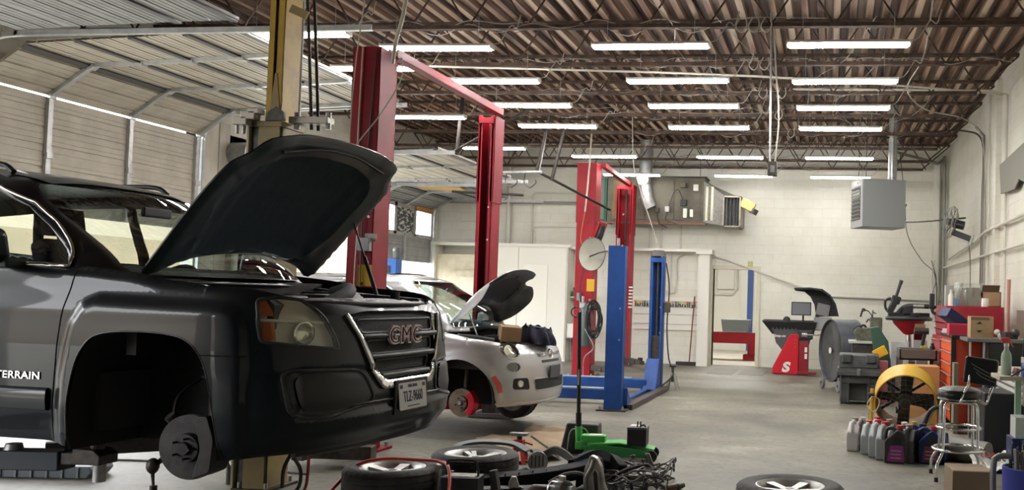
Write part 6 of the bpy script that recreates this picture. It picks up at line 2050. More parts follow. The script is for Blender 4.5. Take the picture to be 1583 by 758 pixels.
pipe('straight cream conduit under the furnace, nearest the key board', [(-3.75, 20.42, 2.53), (-3.75, 20.42, 3.05)], 0.018, m_pipe)
pipe('straight cream conduit under the right half of the furnace', [(-3.30, 20.42, 2.53), (-3.30, 20.42, 3.05)], 0.018, m_pipe)
pipe('cream conduit looping below the long shelf to the junction box', [(-3.95, 20.44, 2.47), (-3.95, 20.44, 1.75), (-3.85, 20.44, 1.62), (-3.5, 20.44, 1.62), (-3.38, 20.44, 1.75), (-3.38, 20.44, 2.3), (-3.2, 20.44, 2.42)], 0.016, m_pipe, smooth=3)
pipe('second cream conduit running down beside the junction box', [(-3.50, 20.44, 2.47), (-3.50, 20.44, 1.70)], 0.016, m_pipe)
tag(slab('junction_box', (-3.56, 20.40, 1.56), (-3.40, YB, 1.72), m_pipe, bevel=0.006), 'cream junction box on the back wall above the key board', 'junction box')
pipe('slanting cream rail from the shelf end down to the tyre balancer', [(-2.60, 20.45, 2.40), (-2.30, 20.45, 2.33), (-0.45, 20.45, 1.70)], 0.022, m_pipe)
pipe('grey horizontal rail along the back wall behind the tyre changer', [(-0.1, 20.45, 1.57), (1.0, 20.45, 1.55), (2.40, 20.45, 1.53)], 0.020, mat('dull_pipe', (0.25, 0.24, 0.22), 0.5, 0.3))
tag(slab('sensor_box', (-1.80, 20.44, 2.18), (-1.70, YB, 2.30), mat('yellow_green', (0.50, 0.52, 0.20), 0.5), bevel=0.01), 'small yellow box on the wall above the doorway', 'sensor')
# right wall conduits
pipe('grey conduit down the right wall, second from the corner', [(2.40, 15.4, 0.0), (2.40, 15.4, 4.2), (2.30, 15.6, 4.38)], 0.022, mat('dark_conduit', (0.20, 0.19, 0.17), 0.5, 0.3))
pipe('cream conduit down the right wall nearest the camera', [(2.41, 13.5, 0.9), (2.41, 13.5, 4.45), (2.2, 13.5, 4.5), (-0.6, 13.4, 4.50)], 0.018, m_pipe)
pipe('thin cream conduit beside the dark one on the right wall', [(2.42, 15.0, 0.0), (2.42, 15.0, 4.9)], 0.014, m_pipe)
pipe('upper cream pipe running along the right wall', [(2.38, 19.6, 2.40), (2.38, 15.9, 2.55), (2.38, 15.0, 2.62), (2.38, 8.0, 2.62)], 0.024, m_pipe)
pipe('lower cream pipe running along the right wall', [(2.38, 20.3, 2.25), (2.38, 8.0, 2.25)], 0.020, m_pipe)
pipe('bundled conduit in the right back corner', [(2.36, 20.3, 0.3), (2.36, 20.3, 4.3), (2.2, 20.2, 4.45), (1.2, 19.6, 4.62)], 0.03, mat('dull_pipe', (0.25, 0.24, 0.22), 0.5, 0.3), smooth=3)
pipe('cream conduit beside the bundled one in the right back corner', [(2.28, 20.42, 0.3), (2.28, 20.42, 4.1)], 0.022, m_pipe)
struct(slab('trim_7', (2.15, 20.38, 0), (2.27, YB, 4.6), M_WHITE))
struct(slab('trim_8', (2.37, 14.1, 0), (XR, 14.3, 4.8), m_wally))
tag(MB().prism([(12.0, 3.02), (12.35, 3.10), (12.6, 3.0), (13.6, 3.05), (13.72, 3.48), (12.0, 3.52)], 2.36, 2.38, 'x').build('metal_flap', mat('flap_grey', (0.20, 0.19, 0.16), 0.6)), 'torn grey sheet hanging high on the right wall near the camera', 'sheet')
# hanging switch box
p_ = thing('pendant_box', 'grey electrical box hanging from the roof on two conduits', 'electrical box', (-0.71, 11.0, 2.92))
slab('box', (-0.055, -0.05, 0), (0.055, 0.05, 0.17), M_DARKM, p_, bevel=0.008)
MB().cyl((-0.03, 0, 0.17), (-0.06, 0, 1.95), 0.013, n=8).build('conduit', M_STEEL, parent=p_, smooth=40)
MB().tube([(0.03, 0, 0.17), (0.06, 0, 0.7), (0.01, 0, 1.3), (-0.03, 0, 1.95)], 0.010, n=6, smooth=5).build('cord', M_CABLEW, parent=p_, smooth=40)
MB().lohi((-0.02, -0.058, 0.04), (0.03, -0.05, 0.12)).build('outlet', M_GREYM, parent=p_)
# ================================================================ next room through the doorway
struct(MB().lohi((-6.0, 27.0, 0), (2.0, 27.2, 4)).build('wall_far_room', mat('far_cream', (0.80, 0.78, 0.70), 0.5)))
struct(MB().lohi((-6.0, YB + 0.25, -0.1), (2.0, 27.0, 0.0)).build('floor_far_room', mat('far_floor', (0.50, 0.47, 0.40), 0.6)))
struct(MB().lohi((-6.0, YB + 0.25, 3.2), (2.0, 27.0, 3.3)).build('ceiling_far_room', M_WHITE))
struct(MB().lohi((-6.1, YB + 0.25, 0), (-6.0, 27.0, 3.2)).build('wall_far_room_left', M_WHITE))
struct(MB().lohi((2.0, YB + 0.25, 0), (2.1, 27.0, 3.2)).build('wall_far_room_right', M_WHITE))
l_ = thing('ceiling_light', 'unseen tube light added to brighten the room beyond the doorway', 'ceiling light', (-2.2, 23.4, 3.14))  # lamp out of view, added to brighten the far room
MB().lohi((-0.6, -0.1, 0), (0.6, 0.1, 0.05)).build('light_housing', m_housing, parent=l_)
MB().lohi((-0.58, -0.09, -0.03), (0.58, 0.09, 0.0)).build('light_tube', mat('lit_panel', (1, 1, 1), 0.5, emit=(1, 0.98, 0.93), estr=130.0), parent=l_)
for i, (a_, b_) in enumerate((((DX0 - 0.08, YB - 0.04, 0), (DX0, YB + 0.28, DZ + 0.08)), ((DX1, YB - 0.04, 0), (DX1 + 0.08, YB + 0.28, DZ + 0.08)), ((DX0, YB - 0.035, DZ), (DX1, YB + 0.275, DZ + 0.08)))):
    struct(slab('trim_%d' % (9 + i), a_, b_, mat('door_frame_cream', (0.62, 0.58, 0.46), 0.5)))
e_ = thing('red_ramp', 'red vehicle ramp seen in the next room through the doorway', 'ramp', (-2.2, 22.8, 0))
slab('deck', (-1.5, -0.2, 0.40), (1.2, 0.2, 0.66), M_RED2, e_, bevel=0.01)
MB().prism([(0.42, 0.66), (0.85, 0.66), (0.65, 0.85)], -0.15, 0.15).build('chock', M_RED2, parent=e_)
slab('foot', (0.15, -0.25, 0.0), (0.75, 0.25, 0.14), M_RED2, e_, bevel=0.01)
slab('upright', (0.25, -0.2, 0.14), (0.65, 0.2, 0.40), M_RED2, e_, bevel=0.01)
o = MB().box((-2.25, 22.75, 0.83), (0.62, 0.36, 0.30), taper=1.15).build('grey_tub', mat('tub_grey', (0.20, 0.22, 0.23), 0.5), bevel=0.02)
tag(o, 'grey plastic tub standing on the red ramp beyond the doorway', 'tub')
tag(slab('panel_box', (-3.25, 26.9, 1.75), (-2.75, 27.0, 2.35), M_WHITE, bevel=0.01), 'white electrical panel on the far wall beyond the doorway', 'panel')
pipe('cream conduit bent round the electrical panel beyond the doorway', [(-3.4, 26.95, 1.6), (-2.8, 26.95, 1.6), (-2.66, 26.95, 1.75), (-2.66, 26.95, 3.2)], 0.03, m_pipe)
struct(slab('door_6', (-2.36, 26.9, 0), (-2.20, 27.0, 2.4), mat('blue_door', (0.05, 0.10, 0.30), 0.5)))
struct(slab('trim_12', (-2.56, 26.85, 0), (-2.36, 27.0, 2.5), M_WHITE))
# tan bank and lot beyond the garage doors
struct(MB().prism([(-60, -0.1), (-26, -0.1), (-27, 3.2), (-34, 6.5), (-60, 7.5)], -40, 70).build('hill', mat('dry_tan_bank', (0.25, 0.175, 0.105), 0.95, 0, (0.20, 0.155, 0.095), 0.6)))

# ================================================================ machines on the right
def bx(name, c, d, m_, parent=None, rot=None, **k):
    return MB().box(c, d, rot).build(name, m_, parent=parent, **k)
m_sred = mat('machine_red', (0.50, 0.012, 0.025), 0.35)
m_sdred = mat('machine_dark_red', (0.20, 0.008, 0.016), 0.4)
m_sgrey = mat('machine_grey', (0.06, 0.062, 0.065), 0.45)
t = thing('wheel_balancer', 'red and black wheel balancer with monitor and raised black guard by the back wall', 'wheel balancer', (-0.75, 18.7, 0))
MB().prism([(-0.36, 0.02), (0.15, 0.0), (0.15, 0.80), (-0.02, 0.80), (-0.35, 0.15)], -0.02, 0.35).build('base', m_sred, parent=t, bevel=0.012)
MB().lohi((0.15, 0.02, 0.0), (0.35, 0.45, 0.66)).build('side_cabinet', m_sdred, parent=t, bevel=0.01)
MB().prism([(-0.58, 1.05), (-0.55, 1.02), (-0.36, 0.84), (-0.30, 0.62), (-0.12, 0.42), (0.0, 0.60), (0.36, 0.60), (0.42, 0.84), (0.50, 1.05)], 0.05, 0.10).build('front_apron', m_sgrey, parent=t, bevel=0.008)
MB().add([(-0.58, -0.02, 1.05), (0.50, -0.02, 1.05), (0.44, 0.10, 0.80), (-0.38, 0.10, 0.80), (-0.58, 0.42, 1.07), (0.50, 0.42, 1.07)], [(0, 1, 2, 3), (3, 2, 5, 4), (0, 3, 4), (1, 5, 2)]).build('weight_tray', M_BLACK, parent=t, solid=0.015)
for i in range(7):
    MB().box((-0.40 + 0.075 * i, 0.16, 0.965), (0.012, 0.40, 0.02), rot=(0.35, 0, 0.25)).build('tray_divider', M_GREYM, parent=t)
MB().ball((-0.10, 0.12, 1.07), 0.075, 14, (1, 0.5, 1.1)).build('control_knob', M_BLACK, parent=t, smooth=60)
mn = bx('monitor', (0.18, 0.30, 1.31), (0.40, 0.035, 0.27), M_BLACK, t, rot=(-0.05, 0, 0), bevel=0.008)
bx('screen', (0.18, 0.279, 1.31), (0.36, 0.006, 0.23), mat('screen_grey', (0.20, 0.21, 0.23), 0.15), mn, rot=(-0.05, 0, 0))
MB().cyl((0.22, 0.34, 1.05), (0.22, 0.33, 1.22), 0.02, n=10).build('monitor_stand', M_BLACK, parent=t)
ho_ = [(0.05, 1.72), (0.35, 1.735), (0.60, 1.71), (0.76, 1.60), (0.87, 1.42), (0.93, 1.18), (0.55, 1.16), (0.45, 1.02), (0.47, 1.22), (0.44, 1.40), (0.36, 1.55), (0.24, 1.65), (0.05, 1.67)]
g_ = MB().prism(ho_[:6] + [(0.90, 1.18), (0.84, 1.41), (0.73, 1.58), (0.58, 1.68), (0.35, 1.705), (0.05, 1.69)], -0.25, 0.25).build('guard', M_BLACK, parent=t, smooth=40)
MB().prism(ho_, 0.20, 0.24).build('guard_side', M_BLACK, parent=g_, bevel=0.004)
MB().box((0.62, 0.17, 1.30), (0.26, 0.03, 0.24), rot=(0, 0.2, 0)).build('guard_insert', M_GREYM, parent=g_, bevel=0.01)
MB().box((0.62, 0.20, 1.02), (0.36, 0.30, 0.26)).build('guard_hinge_box', mat('mid_grey_plastic', (0.26, 0.27, 0.26), 0.5), parent=t, bevel=0.02)
MB().cyl((0.20, 0.0, 0.80), (0.62, -0.02, 0.80), 0.018, n=12).cyl((0.20, 0.0, 0.80), (0.32, 0, 0.80), 0.06, n=18).build('shaft', M_CHROME, parent=t, smooth=40)
bx('shaft_housing', (0.28, 0.10, 0.80), (0.30, 0.22, 0.20), M_BLACK, t, bevel=0.03)
bx('pedal', (0.32, -0.12, 0.05), (0.38, 0.10, 0.05), m_sdred, t, bevel=0.008)
text_part('logo', 'S', 0.26, M_WHITE, t, (-0.10, -0.025, 0.14), (R(90), 0, 0), 0.002, sx=1.15, shear=0.2, bold=0.014)
text_part('maker_lettering', 'Snap-on', 0.07, M_WHITE, t, (-0.22, 0.044, 0.76), (R(90), 0, 0), 0.002, sx=1.0, bold=0.0015)
for i in range(2):
    bx('warning_label', (0.30 , 0.014, 0.50 - 0.13 * i), (0.05, 0.004, 0.10), M_WHITE, t)
for i in range(3):
    MB().cyl((0.08, -0.03, 0.55 + 0.07 * i), (0.08, -0.02, 0.55 + 0.07 * i), 0.008, n=8).build('bolt', M_STEEL, parent=t)

# big grey drum fan
def drum_fan(name, label, loc, rot, Rr, dep, m_, wheels, mesh_guard=True, bl_m=None, nb=4, lining=None):
    t = thing(name, label, 'fan', loc, rot)
    MB().lathe([(Rr - 0.008, -dep / 2), (Rr, -dep / 2 - 0.006), (Rr + 0.008, -dep / 2), (Rr + 0.004, -dep / 2 + 0.02), (Rr + 0.004, dep / 2 - 0.02), (Rr + 0.008, dep / 2), (Rr, dep / 2 + 0.006), (Rr - 0.008, dep / 2)], axis=(0, 1, 0), n=56, closed=True).build('drum', m_, parent=t, smooth=40)
    if lining:
        MB().lathe([(Rr - 0.010, -dep / 2 + 0.01), (Rr - 0.010, dep / 2 - 0.01), (Rr - 0.012, dep / 2 - 0.01), (Rr - 0.012, -dep / 2 + 0.01)], axis=(0, 1, 0), n=56, closed=True).build('lining', lining, parent=t, smooth=40)
    for yy in ((-dep / 2, dep / 2) if wheels != 'big' else (dep / 2,)):
        g = MB()
        nr = 6
        for k in range(1, nr + 1):
            rr = Rr * k / nr
            g.tube([(rr * math.cos(a), yy, rr * math.sin(a)) for a in [2 * PI * i / 40 for i in range(40)]], 0.0010, n=4, closed=True)
        for i in range(20):
            a = 2 * PI * i / 20
            g.tube([(0.05 * math.cos(a), yy, 0.05 * math.sin(a)), (Rr * math.cos(a), yy, Rr * math.sin(a))], 0.0010, n=4)
        g.build('wire_guard', M_STEEL, parent=t)
    MB().cyl((0, -dep / 2 - 0.01, 0), (0, -dep / 2 + 0.0, 0), 0.05, n=18).build('guard_disc', M_WHITE if wheels == 'big' else M_DARKM, parent=t)
    MB().cyl((0, -0.06, 0), (0, 0.14, 0), 0.075, n=18).build('motor', M_DARKM, parent=t, smooth=40)
    for i in range(nb):
        m = MB()
        m.add([(0.05, -0.02, -0.06), (0.05, 0.02, 0.06), (Rr * 0.93, 0.05, Rr * 0.22), (Rr * 0.95, -0.06, -Rr * 0.18)], [(0, 1, 2, 3)])
        m.xform(Matrix.Rotation(2 * PI * i / nb + 0.1, 4, 'Y')).build('blade', bl_m or M_GREYM, parent=t, solid=0.005)
    for a in (0.6, -0.6):
        MB().box((0, 0.12, 0), (2 * Rr, 0.012, 0.03), rot=(0, a, 0)).build('motor_strut', M_DARKM, parent=t)
    return t
m_dg = mat('drum_grey', (0.06, 0.068, 0.085), 0.5, 0.2, (0.10, 0.105, 0.12), 5)
t = drum_fan('drum_fan', 'very large grey drum fan on wheels beside the wheel balancer', (0.22, 15.7, 0.66), (0, 0, R(-68)), 0.51, 0.42, m_dg, 'big', bl_m=m_dg, nb=5)
bx('back_panel', (0, 0.10, 0), (0.95, 0.01, 0.3), m_dg, t)
MB().lathe([(0.04, 0), (0.495, 0.0)], (0, -0.17, 0), (0, 1, 0), 48).build('disc_cover', mat('pale_grey_disc', (0.15, 0.16, 0.16), 0.5, 0.2, (0.09, 0.095, 0.10), 3), parent=t, smooth=40)
for sx in (-0.36, 0.36):
    for sy in (-0.2, 0.2):
        w_ = MB().lathe([(0.03, -0.02), (0.09, -0.02), (0.095, 0.0), (0.09, 0.02), (0.03, 0.02)], (sx, sy, -0.56), (0, 1, 0), 24, closed=True).build('wheel', mat('grey_rubber', (0.16, 0.16, 0.16), 0.7), parent=t, smooth=30)
    MB().tube([(sx, -0.2, -0.52), (sx * 0.9, -0.2, -0.44), (sx * 0.9, 0.2, -0.44), (sx, 0.2, -0.52)], 0.018, n=8).build('frame_tube', M_GREYM, parent=t)
# yellow drum fan
m_yf = mat('fan_yellow', (0.68, 0.40, 0.025), 0.4, 0, (0.60, 0.40, 0.08), 7)
t = drum_fan('drum_fan', 'yellow drum fan tilted on its stand behind the oil jugs', (0.84, 10.45, 0.43), (R(16), 0, R(-4)), 0.325, 0.34, m_yf, 'small', bl_m=M_DARKM, lining=mat('dusty_lining', (0.20, 0.14, 0.085), 0.7))
st = thing('fan_stand', 'yellow tube stand carrying the yellow drum fan', 'stand', (0.84, 10.45, 0))
for sx in (-1, 1):
    MB().tube([(sx * 0.36, -0.25, 0.02), (sx * 0.36, 0.25, 0.02)], 0.018, n=8).build('foot', m_yf, parent=st)
    MB().tube([(sx * 0.36, 0.0, 0.02), (sx * 0.36, 0.0, 0.52)], 0.020, n=10).build('upright', m_yf, parent=st, smooth=40)
    MB().cyl((sx * 0.33, 0, 0.45), (sx * 0.40, 0, 0.45), 0.03, n=12).build('pivot_knob', M_BLACK, parent=st)
MB().tube([(-0.36, -0.22, 0.03), (0.36, -0.22, 0.03)], 0.015, n=8).build('cross_tube', m_yf, parent=st)
cable('loose_cord', [(0.47, 10.3, 0.45), (0.42, 10.2, 0.36), (0.50, 10.15, 0.30), (0.55, 10.2, 0.42), (0.46, 10.2, 0.44), (0.44, 10.18, 0.2), (0.47, 10.2, 0.02)], 0.006, mat('tan_cord', (0.45, 0.36, 0.22), 0.6), 'tan cord looped on the left upright of the yellow fan', 'cord')

# grey-green plastic job box
m_tub = mat('dark_tub_plastic', (0.045, 0.052, 0.052), 0.5, 0, (0.075, 0.08, 0.078), 5)
t = thing('job_box', 'dark grey plastic job box standing in front of the big drum fan', 'box', (0.43, 13.8, 0))
m = MB(); m.lohi((-0.26, -0.2, 0.30), (0.26, 0.22, 0.44)).lohi((-0.26, -0.2, 0.03), (-0.12, 0.22, 0.30)).lohi((0.12, -0.2, 0.03), (0.26, 0.22, 0.30)).lohi((-0.12, -0.1, 0.05), (0.12, 0.22, 0.30))
m.build('lower_body', m_tub, parent=t, bevel=0.015)
for x_ in (-0.24, -0.14, 0.14, 0.24):
    bx('rib', (x_, -0.205, 0.22), (0.02, 0.02, 0.40), m_tub, t, bevel=0.004)
bx('rim', (0, 0, 0.45), (0.62, 0.50, 0.07), m_tub, t, bevel=0.01)
bx('rim_step', (0, 0, 0.50), (0.60, 0.47, 0.04), m_tub, t, bevel=0.008)
l_ = MB().prism([(-0.22, 0.52), (0.22, 0.52), (0.20, 0.70), (-0.06, 0.735), (-0.20, 0.71)], -0.28, 0.28, 'x').build('lid', m_tub, parent=t, bevel=0.02)
for x_ in (-0.17, 0.17):
    bx('lid_ridge', (x_, -0.05, 0.66), (0.14, 0.38, 0.13), m_tub, l_, bevel=0.02)
bx('latch', (0.0, -0.26, 0.47), (0.05, 0.03, 0.10), M_GREYM, t, bevel=0.006)
# tyre changer
t = thing('tyre_changer', 'red tyre changer with black turntable and tilting arms', 'tyre changer', (1.20, 14.6, 0))
bx('base_cabinet', (-0.05, 0.1, 0.30), (0.52, 0.6, 0.60), M_DARKM, t, bevel=0.02)
bx('front_sheet', (-0.14, -0.22, 0.66), (0.26, 0.03, 0.46), mat('dirty_white_metal', (0.55, 0.58, 0.58), 0.5, 0, (0.40, 0.42, 0.42), 8), t, bevel=0.008)
MB().cyl((0.01, 0, 0.55), (0.01, 0, 1.0), 0.045, n=18).build('column', M_CHROME, parent=t, smooth=40)
MB().lathe([(0.04, 0.99), (0.08, 1.01), (0.23, 1.16), (0.25, 1.21), (0.0, 1.21)], (0.0, 0, 0), n=36).build('cone', m_sred, parent=t, smooth=35)
MB().lathe([(0.0, 1.21), (0.34, 1.21), (0.36, 1.24), (0.33, 1.27), (0.05, 1.28), (0.05, 1.32), (0.0, 1.32)], n=36).build('turntable', M_BLACK, parent=t, smooth=35)
for i in range(4):
    a = PI / 2 * i + 0.3
    MB().box((0.22, 0, 1.30), (0.22, 0.06, 0.06)).xform(Matrix.Rotation(a, 4, 'Z')).build('clamp_jaw', M_BLACK, parent=t, bevel=0.01)
bx('mast', (0.18, 0.34, 0.80), (0.14, 0.12, 0.75), m_sdred, t, bevel=0.01)
MB().tube([(-0.18, -0.05, 1.30), (-0.10, 0, 1.39), (0.0, 0, 1.43), (0.30, 0, 1.43)], 0.036, n=10, smooth=4).build('swing_arm', M_BLACK, parent=t, smooth=50)
bx('pale_panel', (0.17, -0.10, 0.72), (0.20, 0.03, 0.40), mat('pale_panel', (0.34, 0.35, 0.35), 0.5), t, bevel=0.006)
bx('arm_block', (-0.02, -0.02, 1.36), (0.16, 0.10, 0.12), M_BLACK, t, bevel=0.02)
MB().cyl((0.06, -0.045, 1.43), (0.22, -0.045, 1.43), 0.03, n=12).build('air_cylinder', M_STEEL, parent=t, smooth=40)
MB().box((-0.25, -0.03, 1.42), (0.10, 0.12, 0.24), rot=(0, 0.45, 0)).box((-0.20, -0.03, 1.52), (0.14, 0.10, 0.12), rot=(0, 0.3, 0)).build('mount_head', M_BLACK, parent=t, bevel=0.02)
MB().cyl((-0.22, -0.04, 1.50), (-0.13, -0.04, 1.80), 0.022, 0.026, n=12).cyl((-0.14, -0.04, 1.76), (-0.125, -0.04, 1.82), 0.03, n=12).build('lever', M_BLACK, parent=t, smooth=40)
MB().tube([(-0.28, -0.05, 1.55), (-0.36, -0.05, 1.50), (-0.35, -0.05, 1.38), (-0.27, -0.05, 1.30)], 0.02, n=8, smooth=4).build('handle', M_BLACK, parent=t, smooth=50)
bx('assist_arm', (0.42, 0.0, 1.42), (0.22, 0.07, 0.06), M_BLACK, t, bevel=0.01)
bx('assist_head', (0.34, -0.02, 1.52), (0.07, 0.09, 0.22), M_BLACK, t, bevel=0.012)
MB().tube([(0.34, -0.02, 1.42), (0.36, -0.03, 1.34), (0.44, -0.03, 1.33)], 0.025, n=8, smooth=3).build('roller', M_BLACK, parent=t, smooth=50)
# engine lump, green cover, notices left of the changer
t = thing('spare_engine', 'greasy spare engine with hoses between the drum fan and the tyre changer', 'engine', (0.57, 14.62, 0))
bx('bench', (0, 0.05, 0.42), (0.44, 0.5, 0.84), M_DARKM, t, bevel=0.01)
bx('bench_top', (-0.02, 0.05, 0.86), (0.50, 0.55, 0.04), mat('pale_top', (0.40, 0.42, 0.40), 0.5), t, bevel=0.006)
MB().box((-0.02, 0.0, 0.98), (0.28, 0.26, 0.20)).box((0.14, 0.0, 1.13), (0.18, 0.22, 0.22)).cyl((-0.12, -0.14, 1.0), (-0.12, 0.1, 1.0), 0.07, n=16).build('engine_block', mat('greasy_olive', (0.07, 0.075, 0.055), 0.5, 0.2, (0.16, 0.15, 0.11), 14), parent=t, bevel=0.015)
random.seed(5)
for i in range(9):
    a = Vector((random.uniform(-0.18, 0.2), random.uniform(-0.15, 0.1), random.uniform(1.0, 1.25)))
    b_ = a + Vector((random.uniform(-0.18, 0.1), random.uniform(-0.1, 0.1), random.uniform(-0.15, 0.12)))
    MB().tube([a, (a + b_) / 2 + Vector((0, 0, 0.06)), b_], random.uniform(0.008, 0.02), n=6, smooth=4).build('hose', M_DARKM if i % 2 else M_RUBBER, parent=t, smooth=50)
tag(MB().prism([(0.60, 1.10), (0.72, 1.12), (0.87, 0.90), (0.93, 0.45), (0.93, 0.0), (0.74, 0.0), (0.74, 0.45), (0.64, 0.85)], 14.10, 14.18).build('green_cover', mat('dark_green_sheet', (0.035, 0.085, 0.060), 0.5), bevel=0.02), 'dark green curved panel leaning beside the spare engine', 'panel')
tag(MB().box((0.745, 13.95, 0.74), (0.20, 0.02, 0.14), rot=(0, -0.5, 0)).build('yellow_card', mat('card_yellow2', (0.75, 0.42, 0.02), 0.5), bevel=0.01), 'tilted bright yellow card above the job box', 'card')
tag(bx('pink_carton', (0.80, 13.98, 0.31), (0.12, 0.14, 0.62), mat('faded_pink', (0.45, 0.14, 0.16), 0.6), bevel=0.006), 'faded pink carton standing behind the job box', 'carton')
# cart and tan carton behind the yellow fan
t = thing('utility_cart', 'brown-grey plastic utility cart behind the yellow fan', 'cart', (1.14, 12.5, 0))
m = MB(); m.lohi((-0.24, -0.22, 0.74), (0.24, 0.30, 0.77)).lohi((-0.24, -0.22, 0.74), (-0.21, 0.30, 0.88)).lohi((0.21, -0.22, 0.74), (0.24, 0.30, 0.88)).lohi((-0.24, -0.22, 0.74), (0.24, -0.19, 0.88)).lohi((-0.24, 0.27, 0.74), (0.24, 0.30, 0.88))
m_cart = mat('cart_brown_grey', (0.12, 0.105, 0.095), 0.5)
m.build('top_tray', m_cart, parent=t, bevel=0.008)
bx('bottom_tray', (0, 0.04, 0.16), (0.48, 0.5, 0.12), m_cart, t, bevel=0.01)
for x_ in (-0.22, 0.22):
    for y_ in (-0.19, 0.27):
        bx('leg', (x_, y_, 0.45), (0.05, 0.05, 0.62), m_cart, t)
        MB().cyl((x_ - 0.015, y_, 0.05), (x_ + 0.015, y_, 0.05), 0.05, n=14).build('caster', M_RUBBER, parent=t)
tag(bx('tan_carton', (1.16, 11.95, 0.35), (0.38, 0.42, 0.70), mat('orange_card', (0.55, 0.31, 0.12), 0.75), bevel=0.004), 'large tan carton standing behind the yellow fan', 'carton')
tag(MB().cyl((0, 0, 0), (0, 0, 0.15), 0.033, n=16).cyl((0, 0, 0.15), (0, 0, 0.19), 0.02, n=12).build('spray_can', M_BLACK, loc=(1.33, 12.45, 0.77), smooth=40), 'black spray can standing in the utility cart', 'spray can')
t = thing('air_tool', 'dark pistol-shaped air tool hung above the utility cart', 'tool', (1.27, 13.3, 0.95))
MB().cyl((-0.10, 0, 0.14), (0.10, 0, 0.14), 0.045, n=14).build('tool_body', M_DARKM, parent=t, smooth=40)
bx('grip', (0.03, 0, 0.02), (0.05, 0.05, 0.20), M_BLACK, t, rot=(0, 0.2, 0), bevel=0.012)
bx('battery_pack', (0.04, 0, -0.09), (0.10, 0.08, 0.06), mat('tool_yellow', (0.4, 0.33, 0.03), 0.5), t, bevel=0.01)
bx('wood_block', (-0.02, 0, 0.21), (0.14, 0.06, 0.05), mat('brown_wood', (0.25, 0.15, 0.07), 0.6), t)
tag(slab('tool_stand', (1.20, 13.25, 0.0), (1.36, 13.42, 0.86), M_GREYM, bevel=0.01), 'grey pedestal under the air tool beside the red tool chest', 'pedestal')
# red tool chest (drawers face left)
def chest(name, label, x0, x1, y0, y1, z0, z1, m_, md, rows, cat='tool chest', handle=None):
    t = thing(name, label, cat, (x0, (y0 + y1) / 2, z0))
    hy = (y1 - y0) / 2
    slab('carcass', (0, -hy, 0), (x1 - x0, hy, z1 - z0), m_, t, bevel=0.006)
    h = (z1 - z0 - 0.06) / rows
    for i in range(rows):
        z = 0.03 + i * h
        d_ = slab('drawer', (-0.012, -hy + 0.03, z + 0.006), (0.0, hy - 0.03, z + h - 0.006), md, t, bevel=0.003)
        slab('drawer_pull', (-0.03, -hy + 0.05, z + h - 0.025), (-0.012, hy - 0.05, z + h - 0.012), handle or M_CHROME, d_)
    return t
m_tred = mat('chest_red', (0.33, 0.02, 0.035), 0.4, 0, (0.40, 0.10, 0.10), 5, (0.55, 0.75))
t = chest('tool_chest', 'red top tool chest by the right wall, plastic-covered machine on it', 1.50, 2.22, 12.4, 13.6, 1.04, 1.45, m_tred, mat('chest_drawer_red', (0.42, 0.08, 0.09), 0.4), 4)
t = chest('tool_cabinet', 'red rolling cabinet under the red top tool chest', 1.46, 2.25, 12.62, 13.7, 0.06, 1.04, m_tred, mat('chest_drawer_red', (0.42, 0.08, 0.09), 0.4), 6)
m_or = mat('cabinet_orange', (0.78, 0.11, 0.03), 0.4)
t = chest('tool_cabinet', 'orange rolling tool cabinet with black frame behind the stool', 1.44, 1.90, 11.25, 12.35, 0.08, 1.07, mat('cabinet_orange_side', (0.58, 0.07, 0.03), 0.45), m_or, 7, handle=M_STEEL)
slab('black_corner', (-0.02, -0.56, 0.0), (0.03, -0.53, 1.0), M_BLACK, t)
slab('black_top', (-0.02, -0.57, 0.99), (0.48, 0.57, 1.03), M_BLACK, t, bevel=0.006)
# things on top of the red chest
t = thing('covered_machine', 'grey machine wrapped in clear plastic on the red tool chest', 'machine', (1.83, 12.75, 1.45))
MB().prism([(-0.16, 0.0), (0.16, 0.0), (0.12, 0.25), (-0.11, 0.25)], -0.12, 0.18).build('casing', mat('warm_grey', (0.30, 0.29, 0.25), 0.5), parent=t, bevel=0.008)
random.seed(9)
def wrap(u, v):
    a = 2 * PI * u
    r = 0.22 - 0.05 * v + 0.018 * math.sin(7 * a + 5 * v) + 0.01 * math.sin(13 * a)
    return (1.05 * r * math.cos(a), 0.03 + 0.85 * r * math.sin(a), 0.01 + 0.30 * v)
MB().grid(wrap, 50, 6).build('plastic_wrap', glass_mat('milky_plastic', (0.86, 0.86, 0.84), 0.25, 0.10), parent=t, smooth=60)
tag(slab('white_canister', (1.50, 12.55, 1.45), (1.60, 12.72, 1.72), mat('grey_panel', (0.36, 0.36, 0.33), 0.5), bevel=0.004), 'flat grey box standing at the left end of the red chest', 'box')
bottle('white bottle with blue label on the left end of the red chest', (1.56, 12.48, 1.45), M_WHITE, 0.21, 0.038, M_WHITE)
tag(bx('blue_label_can', (1.63, 12.46, 1.50), (0.05, 0.05, 0.10), mat('blue_white', (0.12, 0.25, 0.42), 0.5), bevel=0.006), 'small blue can beside the white bottle on the red chest', 'can')
t = thing('open_carton', 'open brown carton on the right end of the red chest', 'carton', (2.10, 12.75, 1.45))
for lo, hi in (((-0.12, -0.12, 0), (0.12, -0.11, 0.20)), ((-0.12, 0.11, 0), (0.12, 0.12, 0.20)), ((-0.12, -0.12, 0), (-0.11, 0.12, 0.20)), ((0.11, -0.12, 0), (0.12, 0.12, 0.20)), ((-0.12, -0.12, 0), (0.12, 0.12, 0.01))):
    slab('panel', lo, hi, M_CARD, t)
bx('flap', (-0.02, -0.16, 0.24), (0.22, 0.01, 0.12), mat('card_dark', (0.16, 0.12, 0.08), 0.8), t, rot=(0.8, 0, 0))
